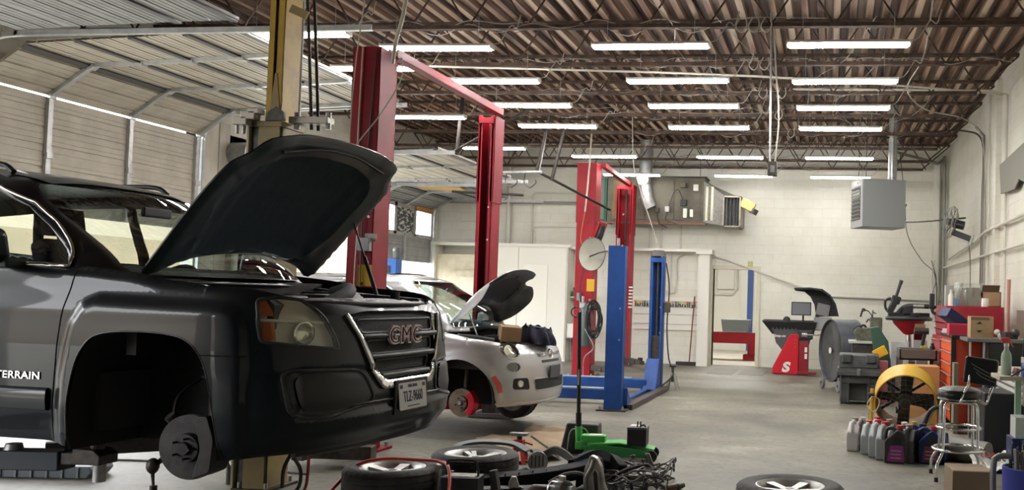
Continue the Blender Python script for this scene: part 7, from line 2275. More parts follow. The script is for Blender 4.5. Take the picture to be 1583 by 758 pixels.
tag(MB().lathe([(0.0, 0.0), (0.045, 0.0), (0.045, 0.10), (0.038, 0.11), (0.0, 0.11)], (1.99, 12.47, 1.45), n=20).build('white_tin', M_WHITE, smooth=40), 'white tin in front of the open carton on the red chest', 'tin')
# things on the orange cabinet and bench
tag(bx('red_carton', (1.56, 11.5, 1.17), (0.30, 0.24, 0.14), mat('carton_red', (0.50, 0.03, 0.07), 0.5), bevel=0.004), 'red parts carton on the orange tool cabinet', 'carton')
tag(MB().box((1.50, 11.72, 1.30), (0.30, 0.22, 0.12), rot=(0, 0.55, 0.4)).build('blue_carton', mat('carton_blue', (0.008, 0.018, 0.08), 0.5), bevel=0.004), 'dark blue carton tipped on top of the red parts carton', 'carton')
tag(bx('clear_packet', (1.47, 11.9, 1.13), (0.12, 0.16, 0.06), mat('packet_pale', (0.50, 0.42, 0.42), 0.4), rot=(0, 0.2, 0.3), bevel=0.01), 'pale crumpled packet at the back of the orange cabinet', 'packet')
t = thing('shipping_carton', 'brown shipping carton with black arrows beside the red parts carton', 'carton', (1.70, 10.95, 1.10))
bx('carton_body', (0, 0, 0.12), (0.25, 0.25, 0.24), M_CARD, t, bevel=0.003)
for z_, s_ in ((0.155, 1), (0.085, -1)):
    MB().prism([(-0.035, 0), (0.035, 0), (0, 0.028 * s_)], -0.130, -0.1255).xform(Matrix.Translation((-0.03, 0, z_))).build('arrow', M_BLACK, parent=t)
bx('print_bar', (-0.02, -0.1275, 0.215), (0.20, 0.003, 0.03), mat('print_brown', (0.20, 0.13, 0.08), 0.8), t)
t = thing('steel_bench', 'black metal bench with grey top along the right wall behind the stool', 'bench', (1.95, 10.9, 0))
slab('top', (-0.44, -0.30, 1.06), (0.46, 0.33, 1.10), mat('grey_top', (0.14, 0.145, 0.14), 0.5), t, bevel=0.006)
slab('cabinet', (-0.20, -0.22, 0.05), (0.44, 0.32, 1.06), mat('dark_blue_black', (0.018, 0.022, 0.028), 0.4), t, bevel=0.01)
for x_ in (-0.40, -0.25):
    MB().cyl((x_, -0.24, 0.0), (x_, -0.24, 1.06), 0.012, n=8).build('leg', M_STEEL, parent=t)
m = tag(MB().box((1.98, 10.75, 1.14), (0.16, 0.12, 0.08), rot=(0, 0, 0.4)).ball((2.04, 10.7, 1.17), 0.05, 10).build('metal_part', M_DARKM, bevel=0.01), 'greasy round metal part on the grey bench top', 'part')
tag(MB().ball((1.86, 10.80, 1.17), 0.035, 10).ball((1.89, 10.78, 1.13), 0.03, 10).build('rag', M_WHITE, smooth=60), 'small white rag balled up on the grey bench top', 'rag')
tag(MB().tube([(2.20, 12.1, 0.0), (2.22, 12.1, 1.8)], 0.022, n=12).build('red_tube', mat('pink_tube', (0.55, 0.25, 0.22), 0.5), smooth=50), 'faded pink tube standing at the right end of the red chest', 'tube')
tag(slab('wall_board', (2.28, 11.2, 1.0), (2.34, 11.9, 1.42), mat('brown_board', (0.16, 0.12, 0.09), 0.7)), 'brown board leaning on the wall beside the shipping carton', 'board')
tag(slab('kraft_panel', (1.42, 10.95, 0.0), (1.47, 11.15, 0.80), mat('kraft_grey', (0.22, 0.18, 0.12), 0.7)), 'brown fibre panel standing between the orange cabinet and the bench', 'panel')
tag(slab('black_case', (1.50, 9.35, 0.0), (1.79, 9.95, 0.62), mat('dark_blue_black', (0.018, 0.022, 0.028), 0.4), bevel=0.015), 'big black metal case on the floor behind the stool', 'case')
t = thing('ribbed_bench', 'pale bench with ribbed side behind the stool, above the black case', 'bench', (1.80, 9.0, 0))
slab('top', (-0.02, 0.0, 0.79), (0.6, 1.4, 0.82), mat('leaf_cream', (0.55, 0.50, 0.40), 0.5), t, bevel=0.003)
slab('front', (0.0, 0.0, 0.54), (0.6, 0.02, 0.79), mat('bench_grey', (0.25, 0.23, 0.20), 0.5), t, bevel=0.003)
slab('side', (0.0, 0.02, 0.54), (0.02, 1.4, 0.79), mat('slat_dark', (0.16, 0.15, 0.14), 0.5), t)
for i in range(4):
    slab('rib', (-0.015, 0.02, 0.56 + 0.062 * i), (0.0, 1.4, 0.595 + 0.062 * i), mat('slat_white', (0.62, 0.62, 0.58), 0.45), t, bevel=0.003)
for y_ in (0.04, 1.34):
    slab('leg', (0.02, y_, 0.0), (0.06, y_ + 0.04, 0.54), M_STEEL, t)
t = thing('floor_scrap', 'grey sheet metal scrap under the stool beside the black case', 'scrap', (1.22, 9.2, 0))
MB().tube([(-0.2, 0.0, 0.12), (0.25, -0.3, 0.10)], 0.11, n=18).build('duct_piece', mat('scrap_grey', (0.20, 0.20, 0.18), 0.5, 0.3), parent=t, smooth=40)
bx('white_paper', (-0.45, -0.15, 0.006), (0.22, 0.16, 0.006), M_WHITE, t, rot=(0, 0, 0.3))
tag(MB().tube([(0.96, 9.3, 0.03), (0.93, 9.35, 0.25), (1.0, 9.4, 0.42), (1.10, 9.45, 0.46)], 0.022, n=8, smooth=4).build('black_pipe', M_BLACK, smooth=50), 'black curved hose standing behind the oil jugs', 'hose')
# bar stool
t = thing('bar_stool', 'chrome bar stool with torn black seat and padded back', 'stool', (1.10, 8.15, 0))
m_vin = mat('black_vinyl', (0.012, 0.014, 0.016), 0.28, 0, bump=0.3, bscale=12)
st = MB().lathe([(0.0, 0.655), (0.14, 0.655), (0.172, 0.67), (0.182, 0.70), (0.178, 0.735), (0.15, 0.755), (0.0, 0.76)], n=40).build('seat', m_vin, parent=t, smooth=60)
MB().lathe([(0.0, 0.762), (0.13, 0.757), (0.165, 0.742), (0.168, 0.747), (0.13, 0.766), (0.0, 0.770)], n=40).build('worn_top', mat('worn_vinyl', (0.22, 0.21, 0.19), 0.5, 0, (0.05, 0.05, 0.05), 9), parent=st, smooth=60)
MB().lathe([(0.165, 0.665), (0.18, 0.665), (0.183, 0.675), (0.165, 0.675)], n=40, closed=True).build('seat_band', M_CHROME, parent=st)
cs = []
for sx in (-1, 1):
    for sy in (-1, 1):
        MB().tube([(sx * 0.135, sy * 0.135, 0.60), (sx * 0.14, sy * 0.14, 0.28), (sx * 0.15, sy * 0.15, 0.22), (sx * 0.195, sy * 0.195, 0.13), (sx * 0.20, sy * 0.20, 0.03)], 0.0125, n=10, smooth=4).build('leg', M_CHROME, parent=t, smooth=50)
        MB().cyl((sx * 0.20, sy * 0.20, 0.0), (sx * 0.20, sy * 0.20, 0.035), 0.016, n=12).build('foot_cap', M_RUBBER, parent=t)
for q, r_ in enumerate((0, PI / 2)):
    for s in (-1, 1):
        P_ = [(-0.135, s * 0.135, 0.58), (-0.128, s * 0.13, 0.62), (-0.09, s * 0.125, 0.645), (0.09, s * 0.125, 0.645), (0.128, s * 0.13, 0.62), (0.135, s * 0.135, 0.58)]
        if q == 0:
            MB().tube(P_, 0.0125, n=10, smooth=4).build('top_frame', M_CHROME, parent=t, smooth=50)
for z_, rr in ((0.25, 0.215), (0.43, 0.185)):
    MB().tube([(rr * math.cos(a), rr * math.sin(a), z_) for a in [2 * PI * i / 40 for i in range(40)]], 0.0115, n=8, closed=True).build('foot_ring', M_CHROME, parent=t, smooth=60)
b_ = MB().box((0.155, -0.13, 0.915), (0.27, 0.055, 0.225), rot=(R(8), R(6), R(-14))).build('backrest', m_vin, parent=t, bevel=0.022, bseg=3)
for i in range(3):
    MB().tube([(0.07 + 0.02 * i, -0.170 - 0.004 * i, 0.98 - 0.035 * i), (0.16, -0.176, 0.93 - 0.03 * i), (0.24 + 0.01 * i, -0.190, 0.89 - 0.03 * i)], 0.0025, n=5, smooth=3).build('vinyl_crease', mat('crease_grey', (0.25, 0.26, 0.27), 0.4), parent=b_)
for x0, x1 in ((-0.02, 0.055), (0.19, 0.255)):
    MB().tube([(x0 * 0.9, 0.02, 0.655), (x0, -0.12, 0.648), (x0 + 0.01, -0.175, 0.66), (x0 + 0.03, -0.17, 0.72), (x1 + 0.005, -0.13, 0.82), (x1 + 0.01, -0.11, 0.95)], 0.011, n=10, smooth=5).build('back_tube', M_CHROME, parent=t, smooth=50)
# oil jugs
def make_jug(label, loc, rz, col, lab_c, cap_c, s=1.0, style=0):
    t = thing('oil_jug', label, 'jug', loc, (0, 0, rz), 'oil jugs in front of the yellow fan')
    w, h, d = 0.19 * s, 0.30 * s, 0.115 * s
    out = rounded([(-w / 2, 0), (w / 2, 0), (w / 2, h * 0.60), (w * 0.36, h * 0.84), (w * 0.20, h * 0.93), (w * 0.02, h * 0.93), (-w * 0.10, h * 0.84), (-w * 0.5, h * 0.62)], 0.02, 3)
    MB().prism(out, -d / 2, d / 2).build('body', col, parent=t, bevel=0.012)
    MB().tube([(w * 0.02, 0, h * 0.88), (-w * 0.20, 0, h * 0.97), (-w * 0.42, 0, h * 0.90), (-w * 0.47, 0, h * 0.60)], 0.017 * s, n=10, smooth=4).build('handle', col, parent=t, smooth=60)
    MB().cyl((w * 0.17, 0, h * 0.90), (w * 0.17, 0, h * 0.97), 0.024 * s, n=14).build('neck', col, parent=t, smooth=40)
    MB().cyl((w * 0.17, 0, h * 0.96), (w * 0.17, 0, h * 1.06), 0.030 * s, n=16).build('cap', cap_c, parent=t, smooth=40)
    if lab_c:
        l_ = MB().prism(rounded([(-w * 0.36, h * 0.06), (w * 0.40, h * 0.06), (w * 0.34, h * 0.50), (-w * 0.22, h * 0.50)], 0.01, 2), -d / 2 - 0.002, -d / 2 + 0.002).build('label', lab_c, parent=t)
        MB().prism(rounded([(-w * 0.16, h * 0.54), (w * 0.28, h * 0.54), (w * 0.20, h * 0.76), (w * 0.0, h * 0.76)], 0.01, 2), -d / 2 - 0.002, -d / 2 + 0.002).build('upper_label', mat('label_black', (0.03, 0.03, 0.035), 0.4), parent=l_)
        for k in range(3):
            slab('print_line', (-w * 0.2, -d / 2 - 0.003, h * (0.15 + 0.1 * k)), (w * 0.25, -d / 2 - 0.001, h * (0.17 + 0.1 * k)), mat('print_pale', (0.55, 0.50, 0.55), 0.5), l_)
    else:
        for k in range(4):
            MB().prism([(-w * 0.49, h * (0.10 + 0.12 * k)), (w * 0.49, h * (0.10 + 0.12 * k)), (w * 0.49, h * (0.12 + 0.12 * k)), (-w * 0.49, h * (0.12 + 0.12 * k))], -d / 2 - 0.002, d / 2 + 0.002).build('rib', col, parent=t)
    return t
jw = mat('jug_white', (0.62, 0.60, 0.60), 0.4); jg = mat('jug_silver', (0.42, 0.46, 0.47), 0.35, 0.1); jd = mat('jug_charcoal', (0.05, 0.05, 0.052), 0.4)
jb = mat('jug_blue', (0.015, 0.028, 0.11), 0.35); jgr = mat('jug_grey', (0.14, 0.14, 0.14), 0.4)
cr_ = mat('cap_red', (0.55, 0.03, 0.05), 0.4); cbk = M_BLACK; cy_ = mat('cap_yellow', (0.6, 0.5, 0.06), 0.4); ctan = mat('cap_tan', (0.35, 0.27, 0.2), 0.5)
lp_ = mat('label_purple', (0.32, 0.05, 0.28), 0.4); lr_ = mat('label_red_blue', (0.30, 0.03, 0.06), 0.4, 0, (0.08, 0.09, 0.2), 30)
S_ = R(75)
for a in [
    ('white oil jug with tan cap at the far left of the cluster', (0.27, 9.42, 0), S_, jw, None, ctan),
    ('dull pink-grey oil jug just right of the leftmost white one', (0.345, 9.48, 0), S_, mat('jug_mauve', (0.25, 0.19, 0.19), 0.4), None, M_WHITE),
    ('pale silver oil jug with orange-red cap, plain sided', (0.40, 9.25, 0), S_, jg, None, mat('cap_orange', (0.65, 0.12, 0.06), 0.4)),
    ('ribbed silver oil jug with pink cap left of the purple label', (0.475, 9.10, 0), S_, jg, None, cr_),
    ('ribbed silver oil jug with pink cap touching the purple-labelled jug', (0.535, 8.98, 0), S_, jg, None, cr_),
    ('charcoal oil jug with a large purple label', (0.63, 8.80, 0), R(-8), jd, lp_, cr_),
    ('silver oil jug with red cap in the back row on the left', (0.49, 9.55, 0), S_, jg, None, cr_),
    ('grey oil jug with tan cap in the middle of the back row', (0.60, 9.40, 0), S_, jgr, None, ctan),
    ('grey oil jug with white rag over its cap', (0.73, 9.22, 0), S_, jgr, None, M_WHITE),
    ('ribbed charcoal oil jug right of the purple-labelled jug', (0.745, 8.84, 0), S_, jd, None, ctan),
    ('charcoal oil jug standing behind the ribbed charcoal one', (0.79, 9.08, 0), S_, jd, None, cr_),
    ('dark blue oil jug with yellow cap in the back row', (0.83, 9.30, 0), S_, jb, None, cy_),
    ('dark blue oil jug with pale handle left of the red-labelled one', (0.85, 8.98, 0), R(-20), jb, None, jb),
    ('dark blue oil jug with red and blue label', (0.94, 8.84, 0), R(-8), jb, lr_, cr_),
    ('dark blue oil jug with red cap at the right end of the cluster', (1.05, 8.92, 0), S_, jb, None, cr_),
]:
    make_jug(*a, s=1.08 if 'label' in a[0] else 1.0)
cable('thin_cord', [(0.70, 8.70, 0.01), (0.82, 8.60, 0.01), (0.95, 8.66, 0.02), (1.06, 8.60, 0.01), (1.25, 8.66, 0.01)], 0.004, mat('green_cord', (0.10, 0.25, 0.18), 0.5), 'thin green cord on the floor in front of the oil jugs', 'cord')
# near right corner: carton, bag, bucket, green rack
t = thing('floor_carton', 'closed brown carton on the floor in front of the bar stool', 'carton', (1.03, 7.1, 0), (0, 0, R(3)))
bx('carton_body', (0, 0, 0.135), (0.28, 0.34, 0.27), mat('carton_brown', (0.25, 0.18, 0.115), 0.75), t, bevel=0.004)
bx('tape', (0, 0, 0.2715), (0.285, 0.05, 0.002), mat('tape_tan', (0.42, 0.34, 0.24), 0.35), t)
bx('flap', (0, -0.08, 0.273), (0.28, 0.16, 0.004), mat('flap_tan', (0.34, 0.26, 0.17), 0.7), t, rot=(0.03, 0, 0))
t = thing('shopping_bag', 'crumpled white plastic bag printed THANK YOU on the floor', 'bag', (1.50, 8.75, 0), (0, 0, R(6)))
random.seed(4)
MB().grid(lambda u, v: ((u - 0.5) * (0.46 - 0.1 * v), (v - 0.5) * 0.55, 0.03 + 0.10 * math.exp(-((v - 0.7) / 0.3) ** 2) * (0.7 + 0.3 * math.sin(u * 9)) + 0.012 * math.sin(u * 31 + v * 17) + 0.008 * math.sin(v * 43)), 40, 40).build('bag_skin', mat('bag_white', (0.70, 0.70, 0.67), 0.4), parent=t, smooth=60)
mr_ = mat('bag_print_red', (0.28, 0.025, 0.025), 0.6)
for i, ch in enumerate('THANK'):
    text_part('bag_letter', ch, 0.09, mr_, t, (-0.11 + 0.055 * i, 0.02, 0.118 - 0.004 * abs(i - 2)), (R(22), 0, 0), 0.003, sx=0.85, bold=0.002)
for i, ch in enumerate('YOU'):
    text_part('bag_letter', ch, 0.08, M_BLACK, t, (-0.06 + 0.06 * i, -0.12, 0.10), (R(25), 0, 0), 0.003, sx=0.85, bold=0.001)
tag(MB().lathe([(0.0, 0.0), (0.06, 0.0), (0.06, 0.03), (0.0, 0.035)], (1.62, 9.15, 0.0), n=24).build('rubber_pad', M_RUBBER, smooth=40), 'round black rubber pad on the floor by the white bag', 'pad')
t = thing('tool_bucket', 'white bucket with blue tool organiser full of hand tools', 'bucket', (1.34, 6.50, 0))
MB().lathe([(0.0, 0.0), (0.13, 0.0), (0.15, 0.36), (0.155, 0.36), (0.155, 0.38), (0.145, 0.38), (0.125, 0.02), (0.0, 0.02)], n=32).build('pail', M_WHITE, parent=t, smooth=40)
MB().lathe([(0.152, 0.20), (0.168, 0.20), (0.172, 0.39), (0.150, 0.39)], n=32, closed=True).build('organiser', mat('blue_fabric', (0.03, 0.045, 0.28), 0.7), parent=t, smooth=40)
random.seed(8)
for i in range(10):
    a = random.uniform(0, 2 * PI); r_ = random.uniform(0.02, 0.11)
    MB().tube([(r_ * math.cos(a), r_ * math.sin(a), 0.1), (r_ * 1.35 * math.cos(a + 0.2), r_ * 1.35 * math.sin(a + 0.2), 0.42 + random.uniform(0, 0.09))], 0.010, n=8).build('hand_tool', random.choice((M_BLACK, M_STEEL, M_DARKM)), parent=t, smooth=40)
t = thing('hand_truck', 'grey tubular handle standing left of the tool bucket', 'handle', (1.13, 6.6, 0))
MB().tube([(0, 0, 0.0), (0, 0.02, 0.36), (0.03, 0.03, 0.43), (0.12, 0.03, 0.44)], 0.022, n=10, smooth=4).build('bar', M_GREYM, parent=t, smooth=50)
MB().box((0, 0, 0.02), (0.10, 0.10, 0.03)).build('foot', M_DARKM, parent=t, bevel=0.006)
m_gr = mat('mint_green_paint', (0.30, 0.44, 0.33), 0.45)
t = thing('green_rack', 'mint green steel rack post and shelf at the right edge', 'rack', (1.50, 6.9, 0))
slab('post', (-0.10, -0.02, 0.0), (-0.055, 0.02, 1.55), m_gr, t, bevel=0.003)
for z_ in [0.08 + 0.1 * k for k in range(9)]:
    slab('slot', (-0.082, -0.023, z_), (-0.072, -0.019, z_ + 0.03), M_DARKM, t)
slab('shelf', (-0.10, -0.02, 0.92), (0.5, 0.45, 0.955), m_gr, t, bevel=0.003)
slab('table_leaf', (-0.28, 0.05, 0.925), (-0.10, 0.42, 0.955), mat('leaf_cream', (0.55, 0.50, 0.40), 0.5), t, bevel=0.003)
slab('post', (0.45, -0.02, 0.0), (0.495, 0.02, 1.6), m_gr, t, bevel=0.003)
slab('post', (0.45, 0.41, 0.0), (0.495, 0.45, 0.95), m_gr, t, bevel=0.003)
slab('post', (-0.10, 0.41, 0.0), (-0.055, 0.45, 0.95), m_gr, t, bevel=0.003)

# ================================================================ near rack items
t = thing('spray_bottle', 'milky green spray bottle with red trigger at the right edge', 'spray bottle', (1.295, 7.12, 0.955))
MB().lathe([(0.0, 0.0), (0.036, 0.0), (0.038, 0.01), (0.038, 0.13), (0.034, 0.155), (0.017, 0.185), (0.016, 0.215)], n=28).build('body', mat('milky_green', (0.48, 0.58, 0.44), 0.3, 0, (0.38, 0.55, 0.42), 4), parent=t, smooth=50)
MB().cyl((0, 0, 0.210), (0, 0, 0.232), 0.019, n=18).build('collar', M_WHITE, parent=t, smooth=40)
m_trg = mat('trigger_red', (0.70, 0.07, 0.09), 0.4)
MB().prism([(-0.028, 0.232), (0.022, 0.232), (0.030, 0.262), (0.018, 0.275), (-0.035, 0.272), (-0.040, 0.258)], -0.011, 0.011).build('spray_head', m_trg, parent=t, bevel=0.003)
MB().tube([(0.018, 0, 0.250), (0.034, 0, 0.228), (0.046, 0, 0.205)], 0.006, n=8, smooth=3).build('trigger', m_trg, parent=t, smooth=50)
MB().cyl((-0.040, 0, 0.265), (-0.050, 0, 0.265), 0.008, n=10).build('nozzle', M_WHITE, parent=t)
t = thing('monitor', 'black-edged monitor with a pale page on screen at the right edge', 'monitor', (1.68, 7.25, 0.955), (R(-6), R(4), R(-8)))
bx('frame', (0, 0, 0.25), (0.50, 0.03, 0.40), M_BLACK, t, bevel=0.005)
bx('screen', (0, -0.017, 0.255), (0.455, 0.004, 0.35), mat('screen_pale', (0.4, 0.42, 0.42), 0.3, emit=(0.75, 0.78, 0.75), estr=0.35), t)
for k in range(4):
    bx('screen_line', (-0.12, -0.0195, 0.36 - 0.05 * k), (0.14, 0.001, 0.008), mat('screen_text', (0.2, 0.2, 0.22), 0.4), t)
MB().cyl((0, 0.03, 0.0), (0, 0.02, 0.12), 0.02, n=12).build('stand', M_BLACK, parent=t)
bx('foot', (0, 0.03, 0.008), (0.2, 0.14, 0.016), M_BLACK, t)
t = thing('blue_carton', 'blue and white carton on the green rack in front of the monitor', 'carton', (1.45, 7.0, 0.955))
bx('carton_body', (0, 0, 0.05), (0.13, 0.10, 0.10), mat('carton_blue2', (0.03, 0.08, 0.32), 0.4, 0, (0.50, 0.55, 0.65), 28, (0.55, 0.6)), t, bevel=0.002)
bx('white_top', (0, 0, 0.12), (0.13, 0.10, 0.04), M_WHITE, t, bevel=0.002)
tag(bx('pink_packet', (1.36, 7.08, 0.985), (0.035, 0.06, 0.05), mat('packet_pink', (0.55, 0.25, 0.28), 0.4), rot=(0, 0.4, 0.2), bevel=0.004), 'small pink packet between the spray bottle and the blue carton', 'packet')
tag(MB().tube([(1.29, 6.90, 0.962), (1.38, 6.89, 1.02), (1.52, 6.88, 1.10)], 0.005, n=8, smooth=4).build('black_pen', M_BLACK, smooth=50), 'black rod slanting across the blue and white carton', 'rod')
tag(bx('white_carton', (1.42, 7.1, 0.17), (0.20, 0.22, 0.34), mat('carton_white', (0.55, 0.57, 0.56), 0.5), bevel=0.003), 'white carton at the bottom of the stack beside the green post', 'carton')
tag(bx('dark_blue_carton', (1.42, 7.1, 0.425), (0.20, 0.22, 0.17), mat('carton_navy', (0.015, 0.02, 0.09), 0.4, 0, (0.25, 0.28, 0.4), 26, (0.6, 0.64)), bevel=0.003), 'navy carton with pale print in the middle of the stack by the green post', 'carton')
tag(bx('white_carton', (1.43, 7.1, 0.585), (0.17, 0.2, 0.15), mat('carton_white', (0.55, 0.57, 0.56), 0.5), bevel=0.003), 'white carton on top of the stack beside the green post', 'carton')
t = thing('padlock', 'brass padlock hanging on the green rack post', 'padlock', (1.40, 6.885, 0.42))
bx('lock_body', (-0.02, -0.012, 0), (0.03, 0.018, 0.05), mat('brass_dull', (0.35, 0.34, 0.18), 0.4, 0.5), t, bevel=0.004)
MB().tube([(-0.03, -0.012, 0.025), (-0.03, -0.012, 0.06), (-0.02, -0.012, 0.075), (-0.010, -0.012, 0.06), (-0.010, -0.012, 0.025)], 0.004, n=8, smooth=3).build('shackle', M_STEEL, parent=t, smooth=50)

# ================================================================ floor in the middle
make_wheel('wheel', 'alloy wheel with tyre lying flat in front of the SUV, red hose over it', (-3.03, 6.34, 0.115), (0, 0, 0.3), 0.335, 0.215, 0.225, 5)
make_wheel('wheel', 'alloy wheel with tyre lying flat behind the car battery, nearer the jack', (-2.68, 7.00, 0.12), (0, 0, 0.9), 0.33, 0.225, 0.225, 5, double=True)
make_wheel('wheel', 'wheel with tyre lying alone on open floor at the bottom edge', (-0.24, 6.42, 0.115), (0, 0, 1.1), 0.365, 0.225, 0.225, 5)
cable('red_air_hose', [(-3.43, 5.9, 0.015), (-3.38, 6.12, 0.05), (-3.28, 6.28, 0.21), (-3.12, 6.36, 0.255), (-2.9, 6.42, 0.25), (-2.72, 6.40, 0.25), (-2.60, 6.28, 0.24), (-2.52, 6.12, 0.12), (-2.50, 5.95, 0.02)], 0.011, mat('hose_red', (0.62, 0.06, 0.04), 0.4), 'red air hose draped over the flat wheel in front of the SUV', 'hose', n=8)
cable('red_air_hose', [(-3.66, 6.40, 0.85), (-3.68, 6.38, 0.4), (-3.69, 6.36, 0.02), (-3.72, 6.2, 0.012)], 0.011, mat('hose_dark_red', (0.30, 0.03, 0.03), 0.4), 'dark red hose hanging straight down beside the yellow lift base', 'hose')
cable('black_hose', [(-3.92, 6.32, 0.7), (-3.80, 6.33, 0.30), (-3.72, 6.34, 0.15), (-3.72, 6.3, 0.015), (-3.80, 6.2, 0.015)], 0.013, M_RUBBER, 'black hose bowing right below the SUV bumper', 'hose')
cable('black_hose', [(-3.66, 6.36, 0.7), (-3.80, 6.37, 0.30), (-3.87, 6.38, 0.15), (-3.86, 6.35, 0.015)], 0.013, M_RUBBER, 'black hose crossing behind the bowed one below the SUV bumper', 'hose')
cable('black_hose', [(-4.25, 6.3, 0.62), (-4.27, 6.3, 0.3), (-4.22, 6.3, 0.1), (-4.14, 6.28, 0.02)], 0.008, M_RUBBER, 'thin black hose left of the yellow lift post base', 'hose')
cable('floor_cable', [(-6.6, 7.0, 0.008), (-5.82, 7.05, 0.008), (-5.4, 7.08, 0.008), (-4.6, 7.0, 0.008), (-4.0, 6.9, 0.008)], 0.008, M_CABLEB, 'thin dark cable lying across the bright floor under the SUV', 'cable')
t = thing('stand_adapter', 'small steel mushroom stand on the floor left of the yellow post', 'stand', (-4.33, 6.45, 0))
MB().cyl((0, 0, 0.14), (0, 0, 0.15), 0.075, n=24).build('plate', M_STEEL, parent=t)
MB().cyl((0, 0, 0), (0, 0, 0.14), 0.028, n=14).build('stem', M_DARKM, parent=t, smooth=40)
t = thing('splash_tray', 'long grey ribbed plastic undertray lying on the floor below the SUV sill', 'tray', (-5.75, 6.42, 0.0), (0, 0, 0.17))
MB().prism([(-0.34, 0.0), (0.34, 0.0), (0.38, 0.05), (0.36, 0.09), (-0.34, 0.085), (-0.36, 0.04)], -0.14, 0.14).build('tray_body', mat('grey_plastic', (0.13, 0.15, 0.17), 0.5), parent=t, bevel=0.012)
for i in range(6):
    bx('rib', (-0.27 + 0.11 * i, -0.145, 0.045), (0.012, 0.012, 0.075), mat('grey_plastic_lt', (0.22, 0.24, 0.26), 0.5), t)
tag(MB().tube([(-6.15, 6.5, 0.03), (-6.08, 6.42, 0.05), (-6.0, 6.45, 0.03)], 0.02, n=8, smooth=3).build('bolt_pile', M_DARKM), 'small dark heap of bolts at the left end of the undertray', 'bolts')
# cardboard sheet
m_mat = mat('floor_cardboard', (0.38, 0.28, 0.18), 0.85, 0, (0.28, 0.20, 0.13), 4)
def sheet(name, label, pts, cat, m_, amp=0.03, seed=1):
    random.seed(seed)
    ph = [random.uniform(0, 6) for _ in range(4)]
    d = chart(None, pts, [], 0.08)['body']
    m = MB()
    m.add([(a, b, 0.012 + amp * max(0, math.sin(a * 5 + ph[0]) * math.sin(b * 4 + ph[1])) + amp * 0.5 * max(0, math.sin(a * 13 + b * 9 + ph[2]))) for a, b in d[0]], d[1])
    return tag(m.build(name, m_, smooth=50, solid=0.004), label, cat)
sheet('cardboard_sheet', 'large creased cardboard sheet on the floor behind the red jack stand', [(-3.45, 9.0), (-3.0, 8.45), (-2.45, 8.5), (-2.35, 9.3), (-2.75, 9.9), (-3.2, 9.95), (-3.1, 9.4)], 'cardboard', m_mat, 0.05, 2)
sheet('cardboard_sheet', 'smaller darker cardboard piece next to the wheel behind the battery', [(-3.2, 8.2), (-2.7, 7.7), (-2.3, 8.1), (-2.6, 8.5), (-3.0, 8.5)], 'cardboard', mat('floor_cardboard_dark', (0.30, 0.22, 0.15), 0.85), 0.03, 5)
# red jack stand
t = thing('jack_stand', 'small red jack stand standing right of the flat wheels', 'jack stand', (-2.62, 7.85, 0))
m_js = mat('stand_red', (0.50, 0.02, 0.03), 0.4)
for i in range(4):
    a = PI / 4 + PI / 2 * i
    MB().prism([(0.02, 0.16), (0.045, 0.16), (0.11, 0.0), (0.07, 0.0)], -0.012, 0.012).xform(Matrix.Rotation(a, 4, 'Z')).build('leg', m_js, parent=t, bevel=0.002)
bx('collar', (0, 0, 0.165), (0.085, 0.085, 0.07), m_js, t, bevel=0.008)
MB().cyl((0, 0, 0.1), (0, 0, 0.235), 0.022, n=12).build('ratchet_post', M_DARKM, parent=t)
MB().box((0, 0, 0.245), (0.13, 0.06, 0.025), taper=1.2).build('saddle', M_STEEL, parent=t, bevel=0.004)
MB().tube([(0.04, 0, 0.18), (0.12, 0, 0.16)], 0.008, n=8).build('handle', m_js, parent=t)
cable('pry_bar', [(-2.55, 7.95, 0.22), (-2.42, 8.0, 0.12), (-2.32, 8.05, 0.03)], 0.010, M_STEEL, 'thin steel bar leaning beside the red jack stand', 'bar')
# car battery with handle
t = thing('car_battery', 'black car battery with wire handle in front of the flat wheels', 'battery', (-2.50, 6.30, 0), (0, 0, R(6)))
bx('case', (0, 0, 0.09), (0.26, 0.17, 0.18), M_BLACK, t, bevel=0.008)
bx('top_label', (0, 0, 0.183), (0.20, 0.13, 0.006), mat('label_grey', (0.40, 0.38, 0.34), 0.5, 0, (0.15, 0.14, 0.13), 20), t)
MB().tube([(-0.11, 0, 0.18), (-0.11, 0, 0.26), (-0.09, 0, 0.285), (0.07, 0, 0.285), (0.10, 0, 0.26), (0.11, 0, 0.18)], 0.007, n=8, smooth=3).build('handle', M_RUBBER, parent=t, smooth=50)
for x_ in (-0.09, 0.09):
    MB().cyl((x_, 0.06, 0.18), (x_, 0.06, 0.20), 0.010, n=10).build('terminal', M_STEEL, parent=t)
tag(MB().prism([(-0.02, 0.0), (0.04, 0.0), (0.0, 0.21), (-0.045, 0.20)], -0.03, 0.03).build('bracket_plate', mat('plate_dgrey', (0.10, 0.10, 0.10), 0.4, 0.4), loc=(-2.30, 6.42, 0.0), bevel=0.004), 'dark grey steel bracket leaning right of the car battery', 'bracket')
tag(MB().prism([(-0.03, 0.0), (0.01, 0.0), (0.035, 0.24), (0.0, 0.25)], -0.02, 0.02).build('steel_link', mat('plate_lgrey', (0.32, 0.33, 0.30), 0.4, 0.4), loc=(-2.70, 6.32, 0.0), bevel=0.004), 'pale steel strip standing between the front wheel and the battery', 'strip')
